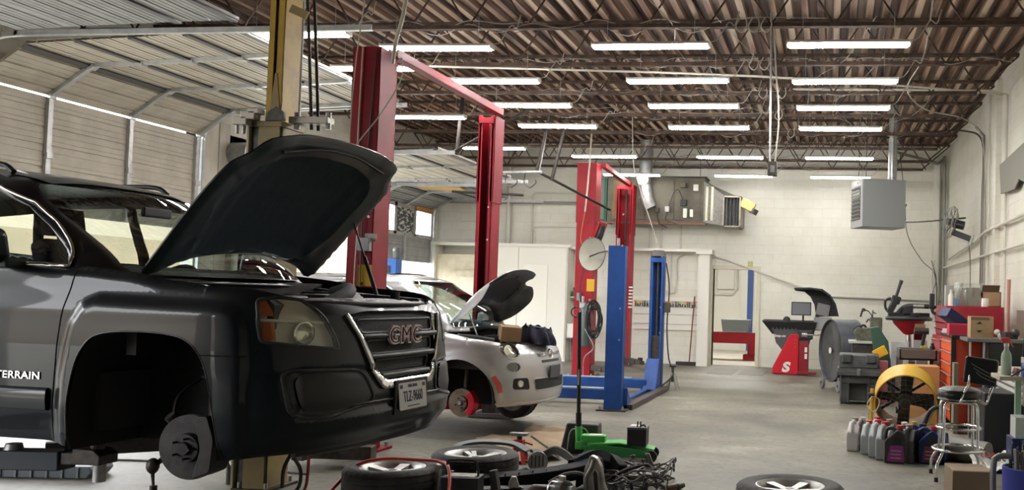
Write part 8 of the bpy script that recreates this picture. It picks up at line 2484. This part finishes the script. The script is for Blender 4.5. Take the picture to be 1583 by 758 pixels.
# black bumper cover
def sweep(pts, prof, name, m_, parent=None, **k):
    P_ = catmull(pts, 6)
    m = MB()
    n = len(prof)
    vs = []
    for i, p in enumerate(P_):
        d = (P_[min(i + 1, len(P_) - 1)] - P_[max(i - 1, 0)])
        d.z = 0
        d.normalize()
        nrm = Vector((-d.y, d.x, 0))
        sc = 1
        vs += [p + nrm * a * sc + Vector((0, 0, b * sc)) for a, b in prof]
    m.add(vs, [(i * n + j, (i + 1) * n + j, (i + 1) * n + j + 1, i * n + j + 1) for i in range(len(P_) - 1) for j in range(n - 1)])
    return m.build(name, m_, parent=parent, smooth=45, **k)
t = thing('bumper_cover', 'long black plastic bumper cover lying across the parts heap', 'bumper cover', (-2.12, 6.98, 0))
sweep([(-0.62, -0.42, 0.0), (-0.40, -0.28, 0.01), (-0.1, -0.16, 0.03), (0.2, -0.02, 0.07), (0.36, 0.14, 0.12)], [(-0.10, 0.0), (-0.12, 0.03), (-0.09, 0.09), (0.0, 0.11), (0.08, 0.08), (0.10, 0.05)], 'cover_skin', mat('navy_black_plastic', (0.004, 0.006, 0.010), 0.7, spec=0.2), t, solid=0.006)
sweep([(0.20, 0.02, 0.10), (0.34, 0.16, 0.16), (0.46, 0.24, 0.12), (0.56, 0.16, 0.05)], [(-0.07, -0.10), (-0.08, 0.03), (-0.02, 0.10), (0.05, 0.09), (0.07, -0.02)], 'cover_end', mat('navy_black_plastic', (0.004, 0.006, 0.010), 0.7, spec=0.2), t, solid=0.006)
sweep([(-0.60, -0.50, 0.0), (-0.3, -0.42, 0.005), (0.05, -0.30, 0.01), (0.25, -0.20, 0.02)], [(-0.03, 0.0), (-0.04, 0.04), (0.0, 0.055), (0.03, 0.04)], 'lower_strip', M_BLACK, t, solid=0.005)
for i in range(6):
    bx('vent_tab', (-0.30 + 0.09 * i, -0.335 + 0.045 * i, 0.105 + 0.008 * i), (0.006, 0.02, 0.035), M_BLACK, t)
tag(sheet('grey_fender_liner', 'grey fender liner arched behind the flat wheels', [(0, 0), (0.5, 0), (0.55, 0.12), (0.5, 0.2), (0.02, 0.18)], 'liner', mat('liner_grey', (0.12, 0.13, 0.13), 0.5), 0.02, 7), 'grey fender liner arched behind the flat wheels', 'liner').location = (-2.98, 7.42, 0.0)
sweep([(-3.05, 7.12, 0.0), (-3.0, 7.32, 0.16), (-2.85, 7.42, 0.215), (-2.55, 7.44, 0.215), (-2.38, 7.40, 0.16)], [(-0.03, 0.0), (-0.04, 0.02), (0.03, 0.03), (0.05, 0.0)], 'fender_trim', mat('liner_grey', (0.12, 0.13, 0.13), 0.5), solid=0.006)
tag(bpy.data.objects['fender_trim'], 'dusty grey fender trim curved round the back of the second flat wheel', 'trim')
# AC compressor with ribbed pulley and hoses
t = thing('compressor', 'round ribbed compressor with grey hoses beside the bumper cover', 'compressor', (-2.36, 7.55, 0.085), (0, 0, R(20)))
MB().cyl((0, -0.06, 0.0), (0, 0.12, 0.0), 0.075, n=26).build('housing', mat('cast_grey', (0.16, 0.16, 0.15), 0.5, 0.4, (0.08, 0.08, 0.08), 12), parent=t, smooth=40)
MB().lathe([(0.0, -0.03), (0.055, -0.03), (0.06, -0.012), (0.082, -0.012), (0.078, -0.006), (0.082, 0.0), (0.078, 0.006), (0.082, 0.012), (0.0, 0.012)], (0, -0.07, 0.0), (0, 1, 0), 34).build('pulley', mat('cast_bright', (0.42, 0.43, 0.44), 0.35, 0.6), parent=t, smooth=30)
for i in range(4):
    bx('rib', (-0.05 + 0.03 * i, -0.103, 0.01), (0.008, 0.008, 0.09), M_BLACK, t)
for i in range(3):
    MB().tube([(0.05, 0.05, 0.05 - 0.02 * i), (0.14, 0.02, 0.10 - 0.02 * i), (0.24, -0.05, 0.06 - 0.02 * i), (0.32, -0.12, -0.02)], 0.016, n=8, smooth=4).build('hose', mat('hose_grey', (0.14, 0.14, 0.14), 0.5), parent=t, smooth=50)
# dark splash box behind the jack
t = thing('black_tub', 'dark grey moulded tub lying on its side behind the green jack', 'tub', (-2.24, 8.52, 0), (0, 0, R(5)))
MB().prism([(-0.20, 0.0), (0.16, 0.0), (0.15, 0.27), (-0.14, 0.28)], -0.08, 0.16).build('tub_shell', mat('tub_dark', (0.045, 0.046, 0.046), 0.5), parent=t, bevel=0.02)
MB().prism([(-0.10, 0.04), (0.08, 0.04), (0.06, 0.20), (-0.06, 0.22)], -0.095, -0.078).build('recess', M_BLACK, parent=t, bevel=0.006)
MB().tube([(-0.12, -0.10, 0.04), (-0.10, -0.10, 0.20), (-0.04, -0.10, 0.235), (0.04, -0.10, 0.23), (0.09, -0.10, 0.14)], 0.006, n=8, smooth=4).build('wire_bail', M_STEEL, parent=t, smooth=50)
# green trolley jack
m_gj = mat('jack_green', (0.10, 0.56, 0.12), 0.35, 0, (0.08, 0.42, 0.10), 6)
m_gj2 = mat('jack_dark_green', (0.05, 0.30, 0.09), 0.4)
t = thing('trolley_jack', 'bright green trolley jack with tall black handle, battery on it', 'jack', (-1.85, 8.28, 0), (0, 0, R(6)))
for s_ in (-1, 1):
    MB().prism([(-0.28, 0.03), (0.30, 0.03), (0.34, 0.06), (0.33, 0.10), (-0.20, 0.14), (-0.30, 0.12)], s_ * 0.11 - 0.006, s_ * 0.11 + 0.006).build('side_plate', m_gj2, parent=t, bevel=0.003)
    MB().cyl((0.31, s_ * 0.135, 0.05), (0.31, s_ * 0.10, 0.05), 0.05, n=22).build('front_wheel', M_RUBBER, parent=t, smooth=35)
    MB().cyl((-0.28, s_ * 0.14, 0.035), (-0.28, s_ * 0.11, 0.035), 0.035, n=16).build('caster', M_STEEL, parent=t, smooth=35)
MB().prism([(-0.26, 0.12), (0.02, 0.145), (0.33, 0.098), (0.33, 0.110), (0.02, 0.16), (-0.26, 0.145)], -0.10, 0.10).build('top_plate', m_gj, parent=t, bevel=0.004)
bx('power_unit', (-0.22, 0, 0.165), (0.22, 0.13, 0.09), m_gj, t, bevel=0.012)
bx('white_label', (-0.20, -0.002, 0.2115), (0.12, 0.08, 0.003), M_WHITE, t)
MB().cyl((-0.345, 0, 0.09), (-0.36, 0, 0.28), 0.032, n=18).build('handle_socket', m_gj, parent=t, smooth=40)
bx('yoke', (-0.34, 0, 0.12), (0.07, 0.15, 0.07), m_gj, t, bevel=0.01)
MB().cyl((-0.36, 0, 0.25), (-0.385, 0, 1.30), 0.0185, n=14).build('handle', M_BLACK, parent=t, smooth=40)
MB().cyl((-0.358, 0, 0.24), (-0.363, 0, 0.40), 0.026, n=14).build('handle_sleeve', M_RUBBER, parent=t, smooth=40)
bx('handle_print', (-0.371, -0.019, 0.72), (0.012, 0.002, 0.14), M_WHITE, t)
MB().tube([(-0.385 + 0.045 * math.cos(a) - 0.03, 0, 1.30 + 0.045 * math.sin(a)) for a in [2 * PI * i / 20 for i in range(20)]], 0.006, n=6, closed=True).build('top_ring', M_DARKM, parent=t, smooth=60)
MB().box((-0.20, -0.14, 0.07), (0.12, 0.03, 0.025), rot=(0, -0.3, 0)).build('release_lever', m_gj, parent=t, bevel=0.004)
t = thing('car_battery', 'black car battery standing on the front of the green jack', 'battery', (-1.67, 8.26, 0.135), (0, 0, R(4)))
bx('case', (0, 0.02, 0.075), (0.17, 0.20, 0.15), M_BLACK, t, bevel=0.006)
bx('lid', (0, 0.02, 0.155), (0.175, 0.205, 0.02), mat('lid_grey', (0.09, 0.09, 0.10), 0.4), t, bevel=0.004)
for x_ in (0.0, 0.025):
    MB().cyl((x_, -0.04, 0.165), (x_ + 0.004, -0.04, 0.215), 0.007, n=10).build('terminal_post', M_BLACK, parent=t)
MB().tube([(0.03, -0.04, 0.18), (0.06, -0.05, 0.185), (0.07, -0.03, 0.17)], 0.008, n=8, smooth=3).build('cable_clamp', M_DARKM, parent=t, smooth=50)
bx('paper_label', (-0.03, 0.05, 0.167), (0.08, 0.10, 0.003), M_WHITE, t)
# cast aluminium cover standing up
t = thing('engine_cover', 'silver cast engine cover standing upright in the parts heap', 'engine part', (-1.62, 6.55, 0.0), (R(6), 0, R(-8)))
m_al = mat('cast_aluminium', (0.50, 0.50, 0.49), 0.35, 0.75, (0.34, 0.34, 0.33), 16)
out = [(-0.075, 0.0), (0.085, 0.0), (0.09, 0.08), (0.07, 0.13), (0.055, 0.25), (0.02, 0.31), (-0.015, 0.325), (-0.035, 0.32), (-0.04, 0.28), (-0.07, 0.24), (-0.085, 0.15)]
MB().prism(rounded(out, 0.015, 2), -0.01, 0.035).build('cover_plate', m_al, parent=t, bevel=0.006)
inn = rounded([(0.005, 0.06), (0.045, 0.06), (0.035, 0.21), (0.01, 0.235), (-0.01, 0.20)], 0.012, 3)
MB().tube([(a, -0.018, b) for a, b in inn], 0.008, n=8, closed=True).build('raised_rim', m_al, parent=t, smooth=50)
MB().tube([(-0.06, -0.015, 0.05), (-0.06, -0.02, 0.16), (-0.02, -0.02, 0.24), (0.0, -0.015, 0.30)], 0.012, n=8, smooth=3).build('rib', m_al, parent=t, smooth=50)
MB().prism(inn, -0.014, -0.009).build('dark_recess', M_DARKM, parent=t)
MB().prism([(0.07, 0.0), (0.13, 0.0), (0.085, 0.06)], -0.01, 0.02).build('foot', m_al, parent=t, bevel=0.004)
# alternator
t = thing('alternator', 'finned silver alternator at the front of the parts heap', 'alternator', (-1.84, 6.48, 0.075), (0, 0, R(-30)))
MB().lathe([(0.0, -0.07), (0.05, -0.07), (0.07, -0.05), (0.075, 0.0), (0.07, 0.05), (0.04, 0.07), (0.0, 0.07)], axis=(1, 0, 0.15), n=28).build('housing', M_DARKM, parent=t, smooth=40)
for i in range(12):
    a = 2 * PI * i / 12
    MB().box((-0.035, 0.068 * math.cos(a), 0.068 * math.sin(a)), (0.07, 0.012, 0.016), rot=(a, 0, 0)).build('fin', m_al, parent=t, bevel=0.002)
MB().lathe([(0.05, -0.08), (0.076, -0.075), (0.078, -0.06), (0.05, -0.055)], axis=(1, 0, 0.15), n=28, closed=True).build('end_ring', m_al, parent=t, smooth=40)
MB().cyl((0.06, 0, 0.01), (0.12, 0, 0.02), 0.03, n=20).build('pulley', M_STEEL, parent=t, smooth=30)
bx('lug', (0.0, 0, 0.085), (0.05, 0.03, 0.04), m_al, t, bevel=0.006)
t = thing('bracket', 'broken pale aluminium bracket left of the alternator', 'engine part', (-2.22, 6.62, 0.0), (0, 0, 0.4))
MB().prism([(-0.05, 0.0), (0.06, 0.0), (0.02, 0.07), (0.0, 0.13), (-0.035, 0.13), (-0.055, 0.08)], -0.02, 0.03).build('bracket_body', m_al, parent=t, bevel=0.008)
MB().lathe([(0.018, 0.0), (0.032, 0.0), (0.032, 0.03), (0.018, 0.03)], (0.02, -0.03, 0.03), (0, 1, 0), 18, closed=True).build('ring', m_al, parent=t, smooth=40)
tag(MB().tube([(0, 0, 0.015), (0.12, 0.02, 0.05), (0.24, 0.01, 0.045), (0.30, -0.03, 0.02)], [0.02, 0.04, 0.03, 0.02], n=12, smooth=4).build('exhaust_elbow', mat('elbow_brown', (0.12, 0.10, 0.085), 0.5, 0.4), loc=(-2.18, 6.50, 0.01), smooth=50), 'brownish grey pipe elbow between the bracket and the alternator', 'pipe')
tag(MB().prism([(-0.01, 0), (0.025, 0), (-0.045, 0.16), (-0.08, 0.155)], -0.02, 0.0).build('steel_link', mat('plate_lgrey', (0.32, 0.33, 0.30), 0.4, 0.4), loc=(-1.38, 7.55, 0.03), bevel=0.003), 'flat pale steel arm sticking up behind the wire harness', 'arm')
# wire harness: a tangle nobody could count
random.seed(21)
m = MB()
for i in range(58):
    a = Vector((random.uniform(-1.62, -1.28), random.uniform(6.75, 7.45), random.uniform(0.02, 0.10)))
    P_ = [a]
    ang = random.uniform(0, 2 * PI)
    for k in range(5):
        ang += random.uniform(-0.9, 0.9)
        q = P_[-1] + Vector((0.10 * math.cos(ang), 0.10 * math.sin(ang), random.uniform(-0.05, 0.06)))
        q.x = min(max(q.x, -1.70), -1.20); q.y = min(max(q.y, 6.65), 7.5); q.z = min(max(q.z, 0.012), 0.17)
        P_.append(q)
    m.tube(P_, random.choice((0.004, 0.006, 0.009)), n=6, smooth=4)
o = m.build('wire_tangle', mat('harness_black', (0.020, 0.020, 0.021), 0.5, 0, (0.10, 0.09, 0.08), 11), smooth=50)
tag(o, 'tangled heap of black engine wiring at the right of the parts', 'wiring'); o['kind'] = 'stuff'
cable('corrugated_loom', [(-1.66, 6.95, 0.05), (-1.5, 7.0, 0.14), (-1.35, 7.1, 0.17), (-1.28, 7.0, 0.12), (-1.22, 6.88, 0.02)], 0.013, M_RUBBER, 'thick black loom arching over the wiring heap', 'loom', n=8)
cable('corrugated_loom', [(-1.98, 6.62, 0.10), (-1.88, 6.7, 0.15), (-1.78, 6.75, 0.15), (-1.7, 6.8, 0.09)], 0.011, mat('loom_grey', (0.14, 0.13, 0.12), 0.5), 'grey loom bending between the alternator and the silver cover', 'loom', n=8)
for i, (x_, y_, w_) in enumerate(((-1.47, 6.62, 'left, nearest the silver cover'), (-1.38, 6.66, 'middle'), (-1.32, 6.80, 'upright behind the others'))):
    t = thing('ignition_coil', 'black connector block at the front of the wiring heap, ' + w_, 'connector', (x_, y_, 0.03), (random.uniform(-0.4, 0.4), random.uniform(-0.3, 0.3), random.uniform(0, 3)), 'connector blocks of the wiring heap')
    bx('block', (0, 0, 0.02), (0.055, 0.04, 0.05), M_BLACK, t, bevel=0.006)
    MB().cyl((0, 0, 0.04), (0.01, 0, 0.09), 0.014, n=10).build('boot', M_RUBBER, parent=t, smooth=40)
t = thing('brass_fitting', 'small dark brass fitting lying alone right of the wiring heap', 'fitting', (-1.13, 7.05, 0.025), (0, 0, 0.5))
MB().cyl((-0.06, 0, 0), (0.02, 0, 0.005), 0.022, n=12).build('barrel', mat('fitting_brown', (0.20, 0.13, 0.09), 0.5, 0.4), parent=t, smooth=40)
MB().cyl((0.02, 0, 0), (0.08, 0.02, 0.01), 0.03, 0.018, n=12).build('plug', M_DARKM, parent=t, smooth=40)
# axle stand frame under the hatchback
t = thing('low_frame_jack', 'low grey steel frame jack under the nose of the silver hatchback', 'jack', (-3.88, 10.7, 0))
for y_ in (-0.16, 0.16):
    bx('rail', (0, y_, 0.03), (0.52, 0.04, 0.05), M_GREYM, t, bevel=0.004)
for x_ in (-0.24, 0.0, 0.24):
    bx('cross_bar', (x_, 0, 0.03), (0.05, 0.34, 0.04), M_GREYM, t, bevel=0.004)
bx('pedestal', (-0.05, 0.0, 0.11), (0.16, 0.16, 0.16), M_DARKM, t, bevel=0.006)
MB().tube([(0.20, 0, 0.05), (0.05, 0, 0.24)], 0.018, n=8).build('lift_link', M_STEEL, parent=t)
MB().tube([(0.10, -0.05, 0.27), (0.30, -0.05, 0.05)], 0.014, n=8).build('lever', M_STEEL, parent=t)
# things seen behind the hatchback by the far garage door
t = thing('blue_column', 'blue machine column seen beside the far garage door behind the red post', 'machine', (-7.60, 15.6, 0))
slab('column', (-0.11, -0.11, 0), (0.11, 0.11, 2.0), mat('machine_blue', (0.03, 0.13, 0.46), 0.4), t, bevel=0.01)
slab('slot', (-0.06, -0.12, 1.0), (0.0, -0.10, 1.88), M_BLACK, t)
MB().lohi((0.02, -0.08, 2.0), (0.10, 0.05, 2.2)).build('bracket', mat('col_grey', (0.12, 0.13, 0.15), 0.5), parent=t, bevel=0.02)
MB().ball((0.06, -0.10, 2.15), 0.025, 10).build('roller', M_WHITE, parent=t, smooth=60)

# ================================================================ cables and hoses overhead
GRP = 'thin cables strung under the roof joists'
random.seed(31)
n_c = 0
for y in (9.7, 11.3, 12.9, 14.45, 16.0, 17.55, 19.1, 20.2):
    for k in range(3):
        x = random.uniform(-6.8, -3.0)
        x_end = random.uniform(-0.5, 2.3)
        z0 = random.choice((4.36, 4.40, 4.44))
        P_ = []
        while x < x_end:
            P_.append((x, y + random.uniform(-0.06, 0.06), z0))
            P_.append((x + 0.35, y + random.uniform(-0.12, 0.12), z0 - random.uniform(0.01, 0.11)))
            x += 0.7
        if len(P_) < 4:
            continue
        pale = k != 1
        cable('roof_cable', P_, random.choice((0.003, 0.0045)), M_CABLEW if pale else M_CABLEB,
              'thin pale cable sagging along a roof joist' if pale else 'thin dark cable sagging along a roof joist', 'cable', GRP + (', pale' if pale else ', dark'), smooth=4, n=4)
for i in range(12):
    x = random.uniform(-5.5, 1.6)
    y0 = random.choice((8.15, 9.7, 11.3, 12.9, 14.45))
    P_ = []
    xx = x
    for k in range(5):
        P_.append((xx, y0 + 1.55 * k * 0.9, 4.42 - (0.10 if k % 2 else 0.0)))
        xx += random.uniform(-0.45, 0.35)
    cable('roof_cable', P_, 0.004, M_CABLEW, 'pale cable crossing from joist to joist under the roof', 'cable', 'pale cables crossing the joists', smooth=4, n=4)
# short bunches hooked on the joists between the light rows
for i in range(9):
    x = -0.78 + random.uniform(-0.15, 0.2) if i < 5 else random.uniform(-1.1, -0.6)
    y = (9.7, 9.7, 9.7, 11.3, 11.3, 12.9, 12.9, 14.45, 16.0)[i]
    x = -1.0 + 0.13 * (i % 3)
    cable('cord_hook', [(x, y - 0.05, 4.40), (x - 0.04, y - 0.07, 4.30), (x + 0.02, y - 0.07, 4.24), (x + 0.07, y - 0.06, 4.31), (x + 0.06, y - 0.05, 4.40)], 0.008, M_CABLEW, 'short loop of white cord hooked over a joist left of the pendant', 'cord', 'white cord loops by the pendant', smooth=4, n=5)
cable('sloping_conduit', [(-5.6, 11.2, 4.30), (-2.2, 11.5, 4.28), (0.1, 11.9, 4.26), (2.35, 13.5, 4.45)], 0.014, m_pipe, 'long cream conduit running across under the second row of lights', 'conduit', smooth=2, n=6)
cable('black_drop_cable', [(0.2, 16.0, 4.38), (1.0, 16.2, 4.30), (1.7, 16.3, 4.42), (2.15, 15.8, 4.35), (2.38, 15.45, 4.10), (2.39, 15.44, 3.2), (2.38, 15.42, 1.8)], 0.016, M_CABLEB, 'black cable bending off the roof down the right wall by the wall fan', 'cable')
cable('white_drop_cable', [(1.0, 9.7, 4.80), (1.05, 11.3, 4.45), (0.95, 12.5, 4.30), (1.3, 13.6, 4.25), (2.0, 14.6, 4.3), (2.36, 15.2, 4.0), (2.40, 15.25, 2.5), (2.40, 15.2, 1.5)], 0.010, M_CABLEW, 'white cable snaking over the joists down to the right wall', 'cable')
cable('fan_cable', [(2.25, 16.3, 2.95), (1.6, 17.5, 2.98), (1.28, 18.0, 3.05), (1.25, 16.2, 3.15)], 0.016, M_DARKM, 'dark flexible pipe from the box heater to the right back corner', 'pipe')
cable('fan_cable', [(2.30, 16.25, 2.65), (2.33, 16.2, 2.2), (2.34, 16.2, 1.5), (2.36, 16.2, 0.9)], 0.007, M_CABLEB, 'thin black cord dropping from the wall fan', 'cord')
cable('swag_cable', [(1.32, 19.0, 4.5), (1.45, 19.2, 3.6), (1.55, 19.6, 2.9), (1.9, 20.2, 2.4), (2.2, 20.35, 2.1), (2.25, 20.35, 1.4)], 0.008, M_CABLEB, 'thin dark cord swooping from the heater flue to the back corner', 'cord')
for i, (x0, x1) in enumerate(((2.12, 2.22), (2.18, 2.14), (2.30, 2.26))):
    cable('corner_cable', [(x0, 20.3, 2.4), (x1, 20.28, 2.0), (x0 + 0.02, 20.3, 1.6), (x1 + 0.02, 20.3, 1.1)], 0.008, M_CABLEW if i else M_CABLEB, 'loose cord bunched in the right back corner above the red chest', 'cord', 'cords in the right back corner')
# drops by the lifts
cable('air_drop', [(-4.31, 7.1, 4.9), (-4.32, 7.1, 4.0), (-4.32, 7.1, 2.72)], 0.014, mat('drop_grey', (0.40, 0.38, 0.33), 0.5), 'pale straight air pipe hanging right of the yellow post', 'pipe', smooth=2, n=8)
cable('air_drop', [(-3.72, 7.8, 4.95), (-3.74, 7.8, 4.4), (-3.80, 7.8, 3.9), (-3.86, 7.8, 3.65), (-3.88, 7.8, 3.45)], 0.018, mat('drop_white', (0.58, 0.54, 0.46), 0.5), 'white hose hanging at the top of the near red post', 'hose', n=8)
cable('cord', [(-4.05, 7.75, 4.95), (-4.12, 7.75, 4.2), (-4.22, 7.78, 3.4), (-4.24, 7.78, 2.7), (-4.18, 7.78, 2.45), (-4.22, 7.78, 2.65), (-3.95, 7.76, 3.0), (-3.78, 7.76, 3.3), (-3.80, 7.8, 3.5)], 0.006, M_CABLEW, 'thin white cord looping down the front of the near red post', 'cord')
cable('air_drop', [(-4.30, 16.3, 4.6), (-4.32, 16.3, 3.9), (-4.36, 16.3, 3.2), (-4.38, 16.3, 2.95)], 0.016, mat('drop_white', (0.58, 0.54, 0.46), 0.5), 'white hose hanging in front of the near red post by the back wall', 'hose', n=8)
cable('red_hose_loop', [(-4.38, 16.3, 2.95), (-4.44, 16.3, 2.5), (-4.38, 16.3, 2.28), (-4.25, 16.3, 2.3), (-4.18, 16.3, 2.5)], 0.012, mat('hose_orange', (0.50, 0.10, 0.05), 0.5), 'orange-red hose loop hanging beside the red reel', 'hose')
cable('slack_cord', [(-3.20, 14.6, 4.4), (-3.16, 14.6, 3.6), (-3.05, 14.6, 3.2), (-2.72, 14.62, 2.28)], 0.007, M_CABLEW, 'pale cord slanting down to the cap of the far blue post', 'cord')
m_rod = mat('rod_brown', (0.022, 0.018, 0.015), 0.8)
def rod(label, a, b, r, name='steel_rod'):
    tag(MB().cyl(a, b, r, n=10).build(name, m_rod, smooth=40), label, 'rod')
rod('short dark rod hanging aslant from the joists, left one of the pair', (-4.50, 14.4, 4.30), (-4.68, 14.4, 3.38), 0.028)
rod('short dark rod hanging aslant from the joists, right one of the pair', (-4.20, 14.4, 4.30), (-4.43, 14.4, 3.26), 0.028)
rod('long dark rod sloping from the left hanging rod to the red lift', (-4.62, 14.42, 3.38), (-3.95, 16.4, 3.0), 0.022)
rod('dark hanging rod near the far end of the middle garage door', (-5.79, 14.0, 4.5), (-5.85, 14.0, 3.60), 0.03)
rod('dark rod sloping from the hanging rod up to the second red post', (-5.95, 14.0, 3.62), (-4.35, 13.2, 4.20), 0.022)
rod('dark tube lying across under the joists right of the second red post', (-5.90, 14.0, 3.02), (-4.75, 14.0, 2.98), 0.02)
t = thing('hose_hanger', 'steel bar with two hanging hooks right of the second red post', 'hanger', (-4.75, 14.0, 3.22))
MB().cyl((-0.75, 0, 0.10), (0.28, 0, 0.12), 0.025, n=10).build('bar', M_STEEL, parent=t, smooth=40)
for x_ in (-0.20, 0.10):
    MB().tube([(x_ - 0.08, 0, 0.10), (x_ - 0.09, 0, -0.05), (x_, 0, -0.12), (x_ + 0.09, 0, -0.05), (x_ + 0.09, 0, 0.0)], 0.010, n=6, smooth=4).build('hook', M_DARKM, parent=t, smooth=50)
MB().cyl((0.24, 0, 0.12), (0.26, 0.45, 1.13), 0.012, n=8).build('drop_rod', M_DARKM, parent=t)
